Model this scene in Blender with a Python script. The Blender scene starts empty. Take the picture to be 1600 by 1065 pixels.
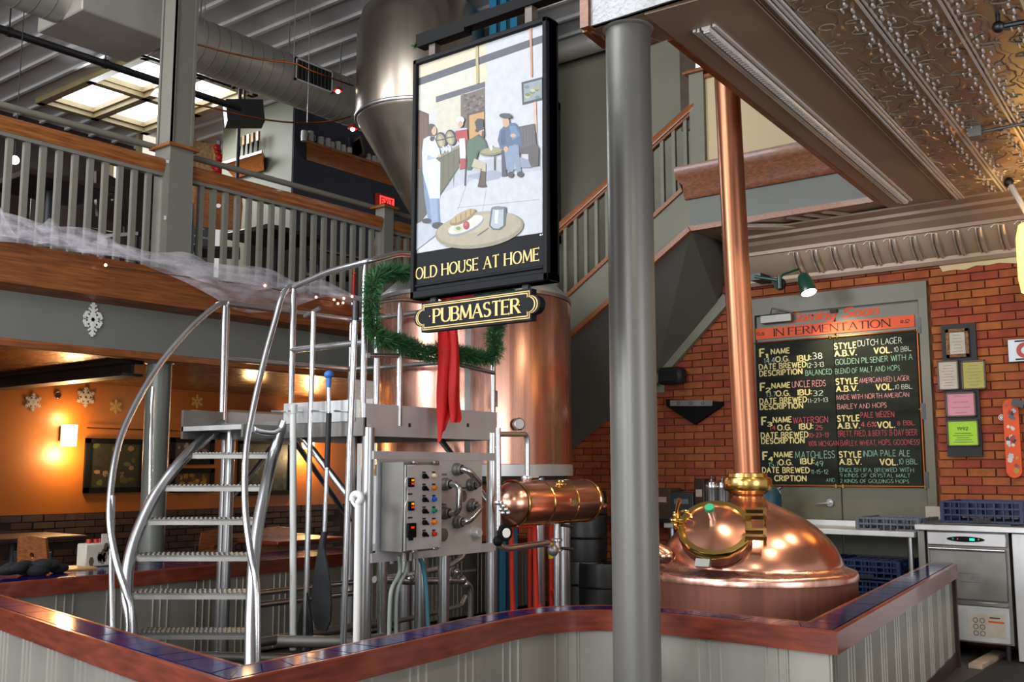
import bpy, bmesh, math, random
from math import sin, cos, tan, pi, radians, sqrt, atan2
from mathutils import Vector, Matrix
random.seed(7)
SC = bpy.context.scene
COL = SC.collection
# ------------------------------------------------------------------ camera
F_PX, CX, CY = 1600.0, 800.0, 532.5
PITCH, YAW, EYE = radians(7.14), radians(38.2), 1.35
cam_d = bpy.data.cameras.new('camera')
cam_d.sensor_fit = 'HORIZONTAL'; cam_d.sensor_width = 36.0
cam_d.lens = 36.0 * F_PX / 1600.0
cam_d.clip_end = 200
cam = bpy.data.objects.new('camera', cam_d); COL.objects.link(cam)
cam.location = (0, 0, EYE)
cam.rotation_euler = (radians(90) + PITCH, 0, YAW - radians(90))
SC.camera = cam
# ------------------------------------------------------------------ world, lights, exposure
SC.view_settings.view_transform = 'Standard'
SC.view_settings.look = 'None'
SC.view_settings.gamma = 1.0
SC.view_settings.use_curve_mapping = False
SC.view_settings.exposure = 0.2
SC.cycles.max_bounces = 6
SC.cycles.diffuse_bounces = 3
SC.cycles.glossy_bounces = 4
SC.cycles.transparent_max_bounces = 12
SC.cycles.sample_clamp_indirect = 6.0
SC.cycles.caustics_reflective = False
SC.cycles.caustics_refractive = False
SC.cycles.use_denoising = True
w = bpy.data.worlds.new('world'); SC.world = w; w.use_nodes = True
bg = w.node_tree.nodes['Background']
bg.inputs[0].default_value = (0.90, 0.88, 0.87, 1); bg.inputs[1].default_value = 0.55

def area(name, loc, target, sx, sy, power, color):
    d = bpy.data.lights.new(name, 'AREA'); d.shape = 'RECTANGLE'; d.size = sx; d.size_y = sy
    d.energy = power; d.color = color
    o = bpy.data.objects.new(name, d); COL.objects.link(o); o.location = loc
    o.rotation_euler = (Vector(target) - Vector(loc)).to_track_quat('-Z', 'Y').to_euler()
    return o
def point(name, loc, power, color, r=0.05, spot=None, target=None, blend=.5):
    d = bpy.data.lights.new(name, 'SPOT' if spot else 'POINT'); d.energy = power; d.color = color; d.shadow_soft_size = r
    o = bpy.data.objects.new(name, d); COL.objects.link(o); o.location = loc
    if spot:
        d.spot_size = radians(spot); d.spot_blend = blend
        o.rotation_euler = (Vector(target) - Vector(loc)).to_track_quat('-Z', 'Y').to_euler()
    return o
DAY = (0.92, 0.96, 1.0)
WARM = (1.0, 0.68, 0.32)
# daylight through the street windows behind and left of the viewer
area('window_light', (-3.6, 4.2, 2.6), (6, 3.4, 1.6), 2.4, 3.0, 210, DAY)
area('window_light', (-3.6, 0.6, 2.4), (6, 2.0, 1.4), 2.2, 3.0, 190, DAY)
area('window_light', (-3.4, 9.2, 4.6), (6, 6.5, 4.6), 2.6, 2.2, 430, DAY)
area('window_light', (2.6, -4.2, 2.0), (5.2, 2.5, 1.0), 2.8, 2.4, 130, DAY)
# daylight falling through the roof light and the high glazing over the pit
area('roof_light', (6.7, 11.0, 5.75), (6.2, 8.5, 1.0), 1.4, 1.8, 120, DAY)
area('roof_light', (0.6, 4.4, 5.8), (3.6, 4.8, 1.0), 2.6, 2.6, 190, DAY)
# ceiling spots of the dining room, shining down
point('ceiling_spot', (4.6, 0.9, 3.3), 60, (1.0, .84, .64), .06, spot=120, target=(4.9, 1.2, 0))
point('ceiling_spot', (2.0, 0.4, 3.3), 50, (1.0, .84, .64), .08, spot=130, target=(2.6, 1.4, 0))
point('ceiling_spot', (6.6, 1.2, 3.3), 45, (1.0, .78, .52), .08, spot=130, target=(7.6, 2.2, 1.0))

# ------------------------------------------------------------------ pixel -> place helpers (survey of the photograph)
_f = (cos(YAW)*cos(PITCH), sin(YAW)*cos(PITCH), sin(PITCH)); _r = (sin(YAW), -cos(YAW), 0.0)
_u = (-cos(YAW)*sin(PITCH), -sin(YAW)*sin(PITCH), cos(PITCH))
def _ray(px, py):
    a = (px-CX)/F_PX; b = (CY-py)/F_PX
    return [_f[i]+a*_r[i]+b*_u[i] for i in range(3)]
def PZ(px, py, z): d = _ray(px, py); t = (z-EYE)/d[2]; return Vector((d[0]*t, d[1]*t, z))
def PX(px, py, x): d = _ray(px, py); t = x/d[0]; return Vector((x, d[1]*t, EYE+d[2]*t))
def PY(px, py, y): d = _ray(px, py); t = y/d[1]; return Vector((d[0]*t, y, EYE+d[2]*t))
def PR(px, py, D):
    d = _ray(px, py); h = d[0]*cos(YAW)+d[1]*sin(YAW); t = D/h; return Vector((d[0]*t, d[1]*t, EYE+d[2]*t))
def PD(px, D, z):
    w_ = D*cos(PITCH)+(z-EYE)*sin(PITCH); l = (px-CX)/F_PX*w_
    return Vector((D*cos(YAW)+l*_r[0], D*sin(YAW)+l*_r[1], z))

# ------------------------------------------------------------------ materials
M = {}
def srgb(h):
    if isinstance(h, str):
        h = h.lstrip('#'); h = [int(h[i:i+2], 16)/255 for i in (0, 2, 4)]
    return tuple(((c/12.92) if c <= .04045 else ((c+.055)/1.055)**2.4) for c in h)
def mat(name, col, rough=.5, metal=0.0, var=0.0, scale=8.0, bump=0.0, bscale=60.0, stretch=None, rvar=0.0,
        spec=.5, emit=None, estr=0, alpha=1.0, trans=0.0, island=0.0, col2=None, coat=0.0, detail=4, object_rand=False):
    m = bpy.data.materials.new(name); m.use_nodes = True; nt = m.node_tree; N = nt.nodes; L = nt.links
    b = N['Principled BSDF']; c = srgb(col)
    b.inputs['Base Color'].default_value = (*c, 1); b.inputs['Roughness'].default_value = rough
    b.inputs['Metallic'].default_value = metal; b.inputs['Specular IOR Level'].default_value = spec
    b.inputs['Alpha'].default_value = alpha; b.inputs['Transmission Weight'].default_value = trans
    b.inputs['Coat Weight'].default_value = coat; b.inputs['Coat Roughness'].default_value = .08
    if emit: b.inputs['Emission Color'].default_value = (*srgb(emit), 1); b.inputs['Emission Strength'].default_value = estr
    tc = N.new('ShaderNodeTexCoord'); mp = N.new('ShaderNodeMapping'); L.new(tc.outputs['Object'], mp.inputs[0])
    if stretch: mp.inputs['Scale'].default_value = stretch
    nz = None
    if var > 0 or rvar > 0 or col2:
        nz = N.new('ShaderNodeTexNoise'); nz.inputs['Scale'].default_value = scale; nz.inputs['Detail'].default_value = detail
        L.new(mp.outputs[0], nz.inputs['Vector'])
    src = None
    if var > 0 or col2:
        c2 = srgb(col2) if col2 else tuple(max(0, x*(1-var)) for x in c)
        c1 = c if col2 else tuple(min(1, x*(1+var*.6)) for x in c)
        rp = N.new('ShaderNodeValToRGB'); rp.color_ramp.elements[0].position = .33; rp.color_ramp.elements[1].position = .67
        rp.color_ramp.elements[0].color = (*c2, 1); rp.color_ramp.elements[1].color = (*c1, 1)
        L.new(nz.outputs[0], rp.inputs[0]); src = rp.outputs[0]
    if island > 0:
        g = N.new('ShaderNodeNewGeometry'); oi = N.new('ShaderNodeObjectInfo')
        ad = N.new('ShaderNodeMath'); ad.operation = 'ADD'; fr = N.new('ShaderNodeMath'); fr.operation = 'FRACT'
        L.new(g.outputs['Random Per Island'], ad.inputs[0]); L.new(oi.outputs['Random'], ad.inputs[1]); L.new(ad.outputs[0], fr.inputs[0])
        hs = N.new('ShaderNodeHueSaturation')
        mr = N.new('ShaderNodeMapRange'); mr.inputs['To Min'].default_value = 1-island; mr.inputs['To Max'].default_value = 1+island*.7
        L.new(fr.outputs[0], mr.inputs[0]); L.new(mr.outputs[0], hs.inputs['Value'])
        mh = N.new('ShaderNodeMapRange'); mh.inputs['To Min'].default_value = .49; mh.inputs['To Max'].default_value = .515
        L.new(fr.outputs[0], mh.inputs[0]); L.new(mh.outputs[0], hs.inputs['Hue'])
        if src: L.new(src, hs.inputs['Color'])
        else: hs.inputs['Color'].default_value = (*c, 1)
        src = hs.outputs[0]
    if src: L.new(src, b.inputs['Base Color'])
    if rvar > 0:
        mr = N.new('ShaderNodeMapRange'); mr.inputs['To Min'].default_value = max(.02, rough-rvar); mr.inputs['To Max'].default_value = min(1, rough+rvar)
        L.new(nz.outputs[0], mr.inputs[0]); L.new(mr.outputs[0], b.inputs['Roughness'])
    if bump > 0:
        n2 = N.new('ShaderNodeTexNoise'); n2.inputs['Scale'].default_value = bscale; n2.inputs['Detail'].default_value = 3
        bp = N.new('ShaderNodeBump'); bp.inputs['Strength'].default_value = bump; bp.inputs['Distance'].default_value = .01
        L.new(mp.outputs[0], n2.inputs['Vector']); L.new(n2.outputs[0], bp.inputs['Height']); L.new(bp.outputs[0], b.inputs['Normal'])
    M[name] = m
    return m
mat('steel', '#b9b9bb', .30, .95, .05, 2, rvar=.03)
mat('steel_pipe', '#c4c4c6', .24, .95)
mat('steel_plate', '#d2d3d4', .38, .5, .10, 3.0, stretch=(2, 2, 1), rvar=.06)
mat('steel_dull', '#8a8782', .46, .7, .18, 4, rvar=.06)
mat('steel_dark', '#4b4c4e', .45, 1, .2, 5)
mat('tank_steel', '#a69b8e', .30, .95, .14, 1.6, stretch=(4, 4, .15), rvar=.06)
mat('copper', '#e2ad99', .25, .95, .22, 2.2, stretch=(11, 11, .12), rvar=.09)
mat('copper_polished', '#cf927a', .22, .95, .16, 2.0, rvar=.05)
mat('copper_dark', '#7d4f3e', .45, .6, .2, 2.4, stretch=(7, 7, .2), rvar=.06)
mat('copper_stack', '#a86d50', .32, .9, .2, 2.2, stretch=(9, 9, .12), rvar=.06)
mat('copper_thin', '#b4683c', .35, 1, .15, 9)
mat('brass', '#c9a45c', .22, 1, .16, 14, rvar=.08)
mat('brass_polished', '#e0bb70', .15, 1, .1, 12)
mat('galvanised', '#a6aaad', .34, .75, .16, 2.5, stretch=(3, 3, .5), rvar=.1)
mat('cladding', '#9a968c', .42, .45, .12, 2.0, stretch=(2, 2, .3), rvar=.06)
mat('duct_metal', '#b9b3aa', .42, .5, .10, 3, rvar=.05)
mat('tin', '#a8947f', .36, .55, .28, 2.6, bump=.2, bscale=8, rvar=.06)
mat('tin_smooth', '#a8937f', .5, .25, .12, 1.4, bump=.05, bscale=7)
mat('tin_glint', '#c9bbaa', .26, .6, .1, 12)
mat('tin_bright', '#efece8', .30, .25, .05, 12)  # near-white: daylight caught by the ceiling mouldings is put into the colour
mat('tin_hammered', '#9b9b9c', .42, .4, .12, 8, bump=.5, bscale=55)
mat('tin_lamplit', '#8a6a3a', .25, .95, .4, 6, bump=.6, bscale=16, rvar=.1)  # gold of the wall lamps' warm reflection put into the tin's colour
mat('grey_column', '#696763', .38, .25, .06, 3, stretch=(1, 1, .3), bump=.04, bscale=40)
mat('column_paint', '#686b64', .38, .15, .08, 3)
mat('brass_dark', '#5a4426', .3, .8, .2, 12)
mat('grey_post', '#757267', .5, 0, .08, 5)
mat('sage_paint', '#7b7968', .55, 0, .10, 1.6)
mat('grey_paint', '#6f706a', .5, 0, .10, 1.2)
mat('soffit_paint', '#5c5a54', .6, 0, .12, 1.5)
mat('room_sage', '#62614f', .6, 0, .08, 1.5)
mat('cream_paint', '#cdb98f', .55, 0, .05, 1.5)
mat('orange_paint', '#8f4f17', .45, 0, .14, .9, bump=.03, bscale=30)
mat('blue_paint', '#30333f', .6, 0, .10, 1.5)
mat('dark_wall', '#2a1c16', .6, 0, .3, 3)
mat('oak', '#92552a', .38, 0, .26, 9, stretch=(.5, 2.5, 8), col2='#683818', coat=.15)
mat('oak_rail', '#a0622f', .36, 0, .26, 10, stretch=(.7, 6, 8), col2='#7a431d', coat=.2)
mat('cherry', '#7a3420', .30, 0, .3, 7, stretch=(1, 1, 6), col2='#5a2212', coat=.45)
mat('pine', '#c79a5c', .5, 0, .2, 8, stretch=(.6, 3, 3))
mat('osb', '#cda878', .7, 0, .35, 24, bump=.2)
mat('dark_wood', '#33201a', .4, 0, .3, 8)
mat('tile_blue', '#150f4c', .12, 0, .4, 6, spec=.3, island=.25)
mat('tile_grout', '#8f8489', .7, 0, .2, 20)
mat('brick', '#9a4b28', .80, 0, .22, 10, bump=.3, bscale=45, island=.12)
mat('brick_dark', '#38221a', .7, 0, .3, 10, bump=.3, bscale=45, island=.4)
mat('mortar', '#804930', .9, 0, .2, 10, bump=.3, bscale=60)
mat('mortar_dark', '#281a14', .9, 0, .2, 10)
mat('door_paint', '#625f4d', .42, 0, .12, 1.6)
mat('black_gloss', '#0c0c0e', .6, 0, .2, 6, spec=.12)
mat('black_matte', '#16161a', .6, 0, .2, 6)
mat('black_cloth', '#0e0d10', .9, 0, .2, 12, bump=.4, bscale=60)
mat('sign_black', '#101115', .58, 0, .22, 4, bump=.06, bscale=20, spec=.15)
mat('gold_leaf', '#c9ab66', .45, .15, .10, 30)
mat('chalkboard', '#121510', .7, 0, .35, 2.6, stretch=(1, .5, 2.2), col2='#2a2e27', spec=.15)
mat('chalk_cream', '#d8c98a', .8)
mat('chalk_white', '#b9c4b4', .9, 0, .3, 60)
mat('chalk_green', '#86ad95', .9, 0, .3, 60)
mat('chalk_pink', '#c98d8c', .9, 0, .3, 60)
mat('chalk_red', '#b04f58', .9, 0, .3, 60)
mat('banner_orange', '#d8501d', .6, 0, .06, 5)
mat('print_dark', '#2c2220', .8)
mat('script_orange', '#d9532a', .7)
mat('ribbon_red', '#cf0d12', .5, 0, .10, 5, bump=.04)
mat('needle', '#2c6431', .55, 0, .0, 5, island=.5)
mat('twig', '#3a2a1a', .8)
mat('white_plastic', '#cfcfca', .4, 0, .05, 6)
mat('white_paint', '#dcdad6', .5)
mat('grey_plastic', '#6a6c70', .5, 0, .15, 12)
mat('dark_plastic', '#33343a', .45, 0, .1, 12)
mat('rack_blue', '#13234f', .45, 0, .15, 10)
mat('rack_grey', '#5e6470', .5, 0, .15, 10)
mat('blue_steel', '#2f7fa4', .38, .15, .10, 3)
mat('blue_steel_dark', '#164458', .45, .15, .10, 3)
mat('red_paint', '#b22a18', .35, 0, .12, 8)
mat('yellow_paint', '#c9b32a', .4)
mat('blue_rubber', '#2f6fb8', .5)
mat('green_enamel', '#1f4a3c', .3, 0, .12, 8, coat=.4)
mat('green_cap', '#2f9a6e', .5)
mat('hose_grey', '#8a928a', .45, 0, .1, 10)
mat('hose_blue', '#4a7f90', .45, 0, .1, 10)
mat('floor_concrete', '#3a3835', .5, 0, .3, 3, bump=.1, bscale=30)
mat('floor_mat', '#1c1c1e', .8, 0, .25, 20, bump=.3, bscale=90)
mat('threshold', '#b9a594', .5, 0, .2, 10)
mat('ceiling_paint', '#c6c2c1', .55, 0, .16, 1.4)
mat('batten', '#c9c6c4', .4, .3, .05, 3)
mat('window_frame', '#8a7c58', .5, 0, .12, 5)
mat('frame_brown', '#4c3c30', .4, 0, .2, 8)
mat('paper', '#b8b1a6', .7, 0, .10, 12)
mat('paper_yellow', '#a8a45a', .7, 0, .08, 12)
mat('paper_pink', '#c98a9a', .7, 0, .05, 12)
mat('paper_green', '#9fd03a', .7, 0, .04, 12)
mat('gilt', '#6a4a2a', .35, .5, .6, 50, bump=.6, bscale=80)
mat('glass', '#e8eef0', .03, 0, trans=1.0)
mat('lamp_glow', '#fff1d0', .4, emit='#ffd48a', estr=14)
mat('lamp_white', '#ffffff', .4, emit='#fff6e0', estr=9)
mat('lamp_yellow', '#ffe0a0', .5, emit='#ffd070', estr=1.6)
mat('bulb_pink', '#ffd0b0', .4, emit='#ffb890', estr=7)
mat('sky_pane', '#ffffff', .4, emit='#f4f6ff', estr=5.0)
mat('exit_red', '#ff4040', .4, emit='#ff3a38', estr=1.5)
mat('led_red', '#ff3020', .4, emit='#ff2a10', estr=1.8)
mat('led_amber', '#ffb020', .4, emit='#ffa010', estr=1.8)
mat('led_green', '#30ffd0', .4, emit='#20ffc8', estr=2.0)
mat('lens_cream', '#d8cfa6', .3); mat('lens_orange', '#e07a14', .3); mat('lens_blue', '#1c55b8', .3)
mat('lens_green', '#12805c', .3); mat('lens_red', '#c01e18', .3)
mat('ice_paper', '#9a8f90', .8, 0, .05, 8); mat('ice_paper_warm', '#b08c58', .8)
mat('snow_felt', '#e4e0ea', .9)
mat('candle_red', '#b01818', .5)
mat('stoneware', '#a8a4a0', .4, 0, .1, 20)
def mat_vc(name, rough):
    m = bpy.data.materials.new(name); m.use_nodes = True; N = m.node_tree.nodes; L = m.node_tree.links
    b = N['Principled BSDF']; b.inputs['Roughness'].default_value = rough
    a = N.new('ShaderNodeAttribute'); a.attribute_name = 'Col'
    nz = N.new('ShaderNodeTexNoise'); nz.inputs['Scale'].default_value = 28; nz.inputs['Detail'].default_value = 5
    tc = N.new('ShaderNodeTexCoord'); L.new(tc.outputs['Object'], nz.inputs['Vector'])
    mr = N.new('ShaderNodeMapRange'); mr.inputs['To Min'].default_value = .56; mr.inputs['To Max'].default_value = .80
    L.new(nz.outputs[0], mr.inputs[0])
    mx = N.new('ShaderNodeVectorMath'); mx.operation = 'SCALE'
    L.new(a.outputs['Color'], mx.inputs[0]); L.new(mr.outputs[0], mx.inputs['Scale']); L.new(mx.outputs[0], b.inputs['Base Color'])
    M[name] = m
mat_vc('painted_print', .5)
# fine white tulle: an open weave, so partly see-through
m = bpy.data.materials.new('tulle'); m.use_nodes = True; N = m.node_tree.nodes; L = m.node_tree.links
b = N['Principled BSDF']; b.inputs['Base Color'].default_value = (.78, .74, .80, 1); b.inputs['Roughness'].default_value = .9
nz = N.new('ShaderNodeTexNoise'); nz.inputs['Scale'].default_value = 5; nz.inputs['Detail'].default_value = 6
tc = N.new('ShaderNodeTexCoord'); mp = N.new('ShaderNodeMapping'); mp.inputs['Scale'].default_value = (1, 2, 4)
L.new(tc.outputs['Object'], mp.inputs[0]); L.new(mp.outputs[0], nz.inputs['Vector'])
mr = N.new('ShaderNodeMapRange'); mr.inputs['From Min'].default_value = .3; mr.inputs['From Max'].default_value = .7
mr.inputs['To Min'].default_value = .12; mr.inputs['To Max'].default_value = .52
L.new(nz.outputs[0], mr.inputs[0]); L.new(mr.outputs[0], b.inputs['Alpha']); M['tulle'] = m
# tin ceiling with pressed scrollwork (fine relief)
def tin_pressed():
    m = M['tin']; N = m.node_tree.nodes; L = m.node_tree.links; b = N['Principled BSDF']
    tc = N.new('ShaderNodeTexCoord')
    wv = N.new('ShaderNodeTexWave'); wv.wave_type = 'RINGS'; wv.inputs['Scale'].default_value = 2.3; wv.inputs['Distortion'].default_value = 9
    wv.inputs['Detail'].default_value = 1.5; wv.inputs['Detail Scale'].default_value = 1.6
    L.new(tc.outputs['Object'], wv.inputs['Vector'])
    rp = N.new('ShaderNodeValToRGB'); rp.color_ramp.elements[0].position = .72; rp.color_ramp.elements[1].position = .92
    L.new(wv.outputs['Fac'], rp.inputs[0])
    vo = N.new('ShaderNodeTexVoronoi'); vo.inputs['Scale'].default_value = 16; L.new(tc.outputs['Object'], vo.inputs['Vector'])
    r2 = N.new('ShaderNodeValToRGB'); r2.color_ramp.elements[0].color = (1, 1, 1, 1); r2.color_ramp.elements[1].color = (0, 0, 0, 1)
    r2.color_ramp.elements[0].position = .0; r2.color_ramp.elements[1].position = .16
    L.new(vo.outputs['Distance'], r2.inputs[0])
    ad = N.new('ShaderNodeMath'); ad.operation = 'ADD'; L.new(rp.outputs[0], ad.inputs[0]); L.new(r2.outputs[0], ad.inputs[1])
    bp = N.new('ShaderNodeBump'); bp.inputs['Strength'].default_value = .8; bp.inputs['Distance'].default_value = .014
    old = [n for n in N if n.type == 'BUMP' and n != bp][0]
    L.new(old.outputs[0], bp.inputs['Normal']); L.new(ad.outputs[0], bp.inputs['Height']); L.new(bp.outputs[0], b.inputs['Normal'])
tin_pressed()

# ------------------------------------------------------------------ mesh helpers
class MB:
    def __init__(s): s.v = []; s.f = []; s.c = []; s.m = []; s.col = None; s.mi = 0
    def add(s, vs, fs):
        n = len(s.v); s.v += [tuple(v) for v in vs]; s.f += [tuple(i+n for i in f) for f in fs]
        s.c += [s.col]*len(fs); s.m += [s.mi]*len(fs); return s
    def box(s, a, b, bev=0):
        x0, y0, z0 = (min(a[i], b[i]) for i in range(3)); x1, y1, z1 = (max(a[i], b[i]) for i in range(3))
        if bev <= 0:
            return s.add([(x0,y0,z0),(x1,y0,z0),(x1,y1,z0),(x0,y1,z0),(x0,y0,z1),(x1,y0,z1),(x1,y1,z1),(x0,y1,z1)],
                         [(0,3,2,1),(4,5,6,7),(0,1,5,4),(1,2,6,5),(2,3,7,6),(3,0,4,7)])
        bev = min(bev, (x1-x0)/2.1, (y1-y0)/2.1, (z1-z0)/2.1)
        bm = bmesh.new(); bmesh.ops.create_cube(bm, size=1)
        for v in bm.verts: v.co = Vector(((x0+x1)/2+v.co.x*(x1-x0), (y0+y1)/2+v.co.y*(y1-y0), (z0+z1)/2+v.co.z*(z1-z0)))
        bmesh.ops.bevel(bm, geom=bm.edges[:], offset=bev, segments=1, affect='EDGES')
        return s.bm(bm)
    def bm(s, bm):
        bm.verts.index_update(); s.add([v.co[:] for v in bm.verts], [[v.index for v in f.verts] for f in bm.faces]); bm.free(); return s
    def obox(s, c, ax, half):     # oriented box: centre, three unit axes, half sizes
        c = Vector(c); A = [Vector(a)*h for a, h in zip(ax, half)]
        vs = [c+i*A[0]+j*A[1]+k*A[2] for k in (-1, 1) for j in (-1, 1) for i in (-1, 1)]
        return s.add(vs, [(0,2,3,1),(4,5,7,6),(0,1,5,4),(1,3,7,5),(3,2,6,7),(2,0,4,6)])
    def bar(s, a, b, w, h, up=(0, 0, 1)):
        a = Vector(a); b = Vector(b); d = b-a; L = d.length; d.normalize(); u = Vector(up)
        sd = d.cross(u)
        if sd.length < 1e-5: sd = d.cross(Vector((1, 0, 0)))
        sd.normalize(); u = sd.cross(d)
        return s.obox((a+b)/2, (d, sd, u), (L/2, w/2, h/2))
    def tube(s, pts, r, seg=10, closed=False, caps=True):
        P = [Vector(p) for p in pts]; n = len(P)
        R = r if isinstance(r, (list, tuple)) else [r]*n
        T = []
        for i in range(n):
            a = P[(i-1) % n] if (closed or i > 0) else P[i]; b = P[(i+1) % n] if (closed or i < n-1) else P[i]
            t = (b-a); T.append(t.normalized() if t.length > 1e-9 else Vector((0, 0, 1)))
        nrm = T[0].orthogonal().normalized(); vs = []
        for i in range(n):
            if i > 0:
                nrm = nrm - T[i]*nrm.dot(T[i])
                nrm = nrm.normalized() if nrm.length > 1e-6 else T[i].orthogonal().normalized()
            bn = T[i].cross(nrm)
            for k in range(seg):
                a = 2*pi*k/seg; vs.append(P[i]+(nrm*cos(a)+bn*sin(a))*R[i])
        fs = []
        for i in range(n if closed else n-1):
            j = (i+1) % n
            for k in range(seg):
                l = (k+1) % seg; fs.append((i*seg+k, i*seg+l, j*seg+l, j*seg+k))
        if caps and not closed:
            fs.append(tuple(range(seg))[::-1]); fs.append(tuple((n-1)*seg+k for k in range(seg)))
        return s.add(vs, fs)
    def cyl(s, a, b, r, r2=None, seg=20):
        return s.tube([a, b], [r, r if r2 is None else r2], seg)
    def lathe(s, c, prof, seg=40, axis=(0, 0, 1), xref=None):
        ax = Vector(axis).normalized(); u = Vector(xref).normalized() if xref else ax.orthogonal().normalized(); w_ = ax.cross(u); c = Vector(c)
        vs = []; fs = []; idx = []
        for r, z in prof:
            if r < 1e-5: idx.append([len(vs)]); vs.append(c+ax*z)
            else:
                idx.append(list(range(len(vs), len(vs)+seg)))
                for k in range(seg):
                    a = 2*pi*k/seg; vs.append(c+ax*z+(u*cos(a)+w_*sin(a))*r)
        for A, B in zip(idx, idx[1:]):
            if len(A) == 1 and len(B) == 1: continue
            for k in range(seg):
                l = (k+1) % seg
                if len(A) == 1: fs.append((A[0], B[l], B[k]))
                elif len(B) == 1: fs.append((A[k], A[l], B[0]))
                else: fs.append((A[k], A[l], B[l], B[k]))
        return s.add(vs, fs)
    def sphere(s, c, r, seg=12, sc=(1, 1, 1)):
        bm = bmesh.new(); bmesh.ops.create_uvsphere(bm, u_segments=seg, v_segments=max(6, seg//2+2), radius=r)
        for v in bm.verts: v.co = Vector(c)+Vector((v.co.x*sc[0], v.co.y*sc[1], v.co.z*sc[2]))
        return s.bm(bm)
    def prism(s, pts, n, t):      # planar polygon extruded by t along n
        n = Vector(n).normalized()*t; P = [Vector(p) for p in pts]; k = len(P)
        return s.add(P+[p+n for p in P], [tuple(range(k))[::-1], tuple(range(k, 2*k))]+[(i, (i+1) % k, (i+1) % k+k, i+k) for i in range(k)])
    def sweep(s, path, prof, closed=False):
        """prof: list of (side, up) swept along a path lying mostly in plan; side is to the right of travel"""
        P = [Vector(p) for p in path]; n = len(P); k = len(prof); vs = []
        for i in range(n):
            d1 = (P[i]-P[i-1]) if i > 0 else (P[1]-P[0]); d2 = (P[i+1]-P[i]) if i < n-1 else (P[-1]-P[-2])
            d1 = Vector((d1.x, d1.y, 0)).normalized(); d2 = Vector((d2.x, d2.y, 0)).normalized()
            s1 = Vector((d1.y, -d1.x, 0)); s2 = Vector((d2.y, -d2.x, 0)); m = s1+s2
            m = m/(max(.2, m.dot(s1))) if m.length > 1e-6 else s1
            for a, b in prof: vs.append(P[i]+m*a+Vector((0, 0, b)))
        fs = [(i*k+j, i*k+(j+1) % k, (i+1)*k+(j+1) % k, (i+1)*k+j) for i in range(n-1) for j in range(k)]
        fs += [tuple(range(k))[::-1], tuple((n-1)*k+j for j in range(k))]
        return s.add(vs, fs)
    def build(s, name, m, parent=None, smooth=True, angle=38, origin=None, kind=None):
        mats = m if isinstance(m, (list, tuple)) else [m]
        if parent is not None: o0 = Vector(parent['_o'])
        elif origin is not None: o0 = Vector(origin)
        else:
            xs = [v[0] for v in s.v]; ys = [v[1] for v in s.v]; zs = [v[2] for v in s.v]
            o0 = Vector(((min(xs)+max(xs))/2, (min(ys)+max(ys))/2, min(zs)))
        me = bpy.data.meshes.new(name)
        me.from_pydata([(v[0]-o0.x, v[1]-o0.y, v[2]-o0.z) for v in s.v], [], s.f)
        bm = bmesh.new(); bm.from_mesh(me); bmesh.ops.recalc_face_normals(bm, faces=bm.faces[:]); bm.to_mesh(me); bm.free()
        for x in mats: me.materials.append(M[x])
        if len(mats) > 1: me.polygons.foreach_set('material_index', s.m)
        if any(c is not None for c in s.c):
            ca = me.color_attributes.new('Col', 'FLOAT_COLOR', 'CORNER'); k = 0
            for p, c in zip(me.polygons, s.c):
                cc = (*srgb(c), 1) if c else (1, 1, 1, 1)
                for li in p.loop_indices: ca.data[li].color = cc
        if smooth:
            me.polygons.foreach_set('use_smooth', [True]*len(me.polygons)); me.set_sharp_from_angle(angle=radians(angle))
        o = bpy.data.objects.new(name, me); COL.objects.link(o); o['_o'] = tuple(o0)
        if parent is not None: o.parent = parent
        else: o.location = o0
        if kind: o['kind'] = kind
        return o
def tag(o, label, cat, group=None, kind=None):
    o['label'] = label; o['category'] = cat
    if group: o['group'] = group
    if kind: o['kind'] = kind
    return o
def thing(name, label, cat, loc, group=None, kind=None):
    o = bpy.data.objects.new(name, None); o.empty_display_size = .1; COL.objects.link(o); o.location = loc; o['_o'] = tuple(loc)
    if label: tag(o, label, cat, group)
    if kind: o['kind'] = kind
    return o
def struct(mb, name, m, **k):
    return mb.build(name, m, kind='structure', **k)
def copy_tree(o, parent=None):
    c = o.copy(); COL.objects.link(c); c.parent = parent
    for ch in list(o.children): copy_tree(ch, c)
    return c
def cat_rom(pts, n=8):
    P = [Vector(p) for p in pts]; out = []
    Q = [P[0]*2-P[1]]+P+[P[-1]*2-P[-2]]
    for i in range(1, len(Q)-2):
        p0, p1, p2, p3 = Q[i-1], Q[i], Q[i+1], Q[i+2]
        for k in range(n):
            t = k/n
            out.append(.5*((2*p1)+(p2-p0)*t+(2*p0-5*p1+4*p2-p3)*t*t+(3*p1-p0-3*p2+p3)*t**3))
    out.append(P[-1]); return out
def fillet(pts, r, n=5):
    P = [Vector(p) for p in pts]; out = [P[0]]
    for i in range(1, len(P)-1):
        a = (P[i-1]-P[i]); b = (P[i+1]-P[i]); ra = min(r, a.length*.48, b.length*.48)
        A = P[i]+a.normalized()*ra; B = P[i]+b.normalized()*ra
        for k in range(n+1):
            t = k/n; out.append(A*(1-t)**2+P[i]*2*t*(1-t)+B*t*t)
    out.append(P[-1]); return out

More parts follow.
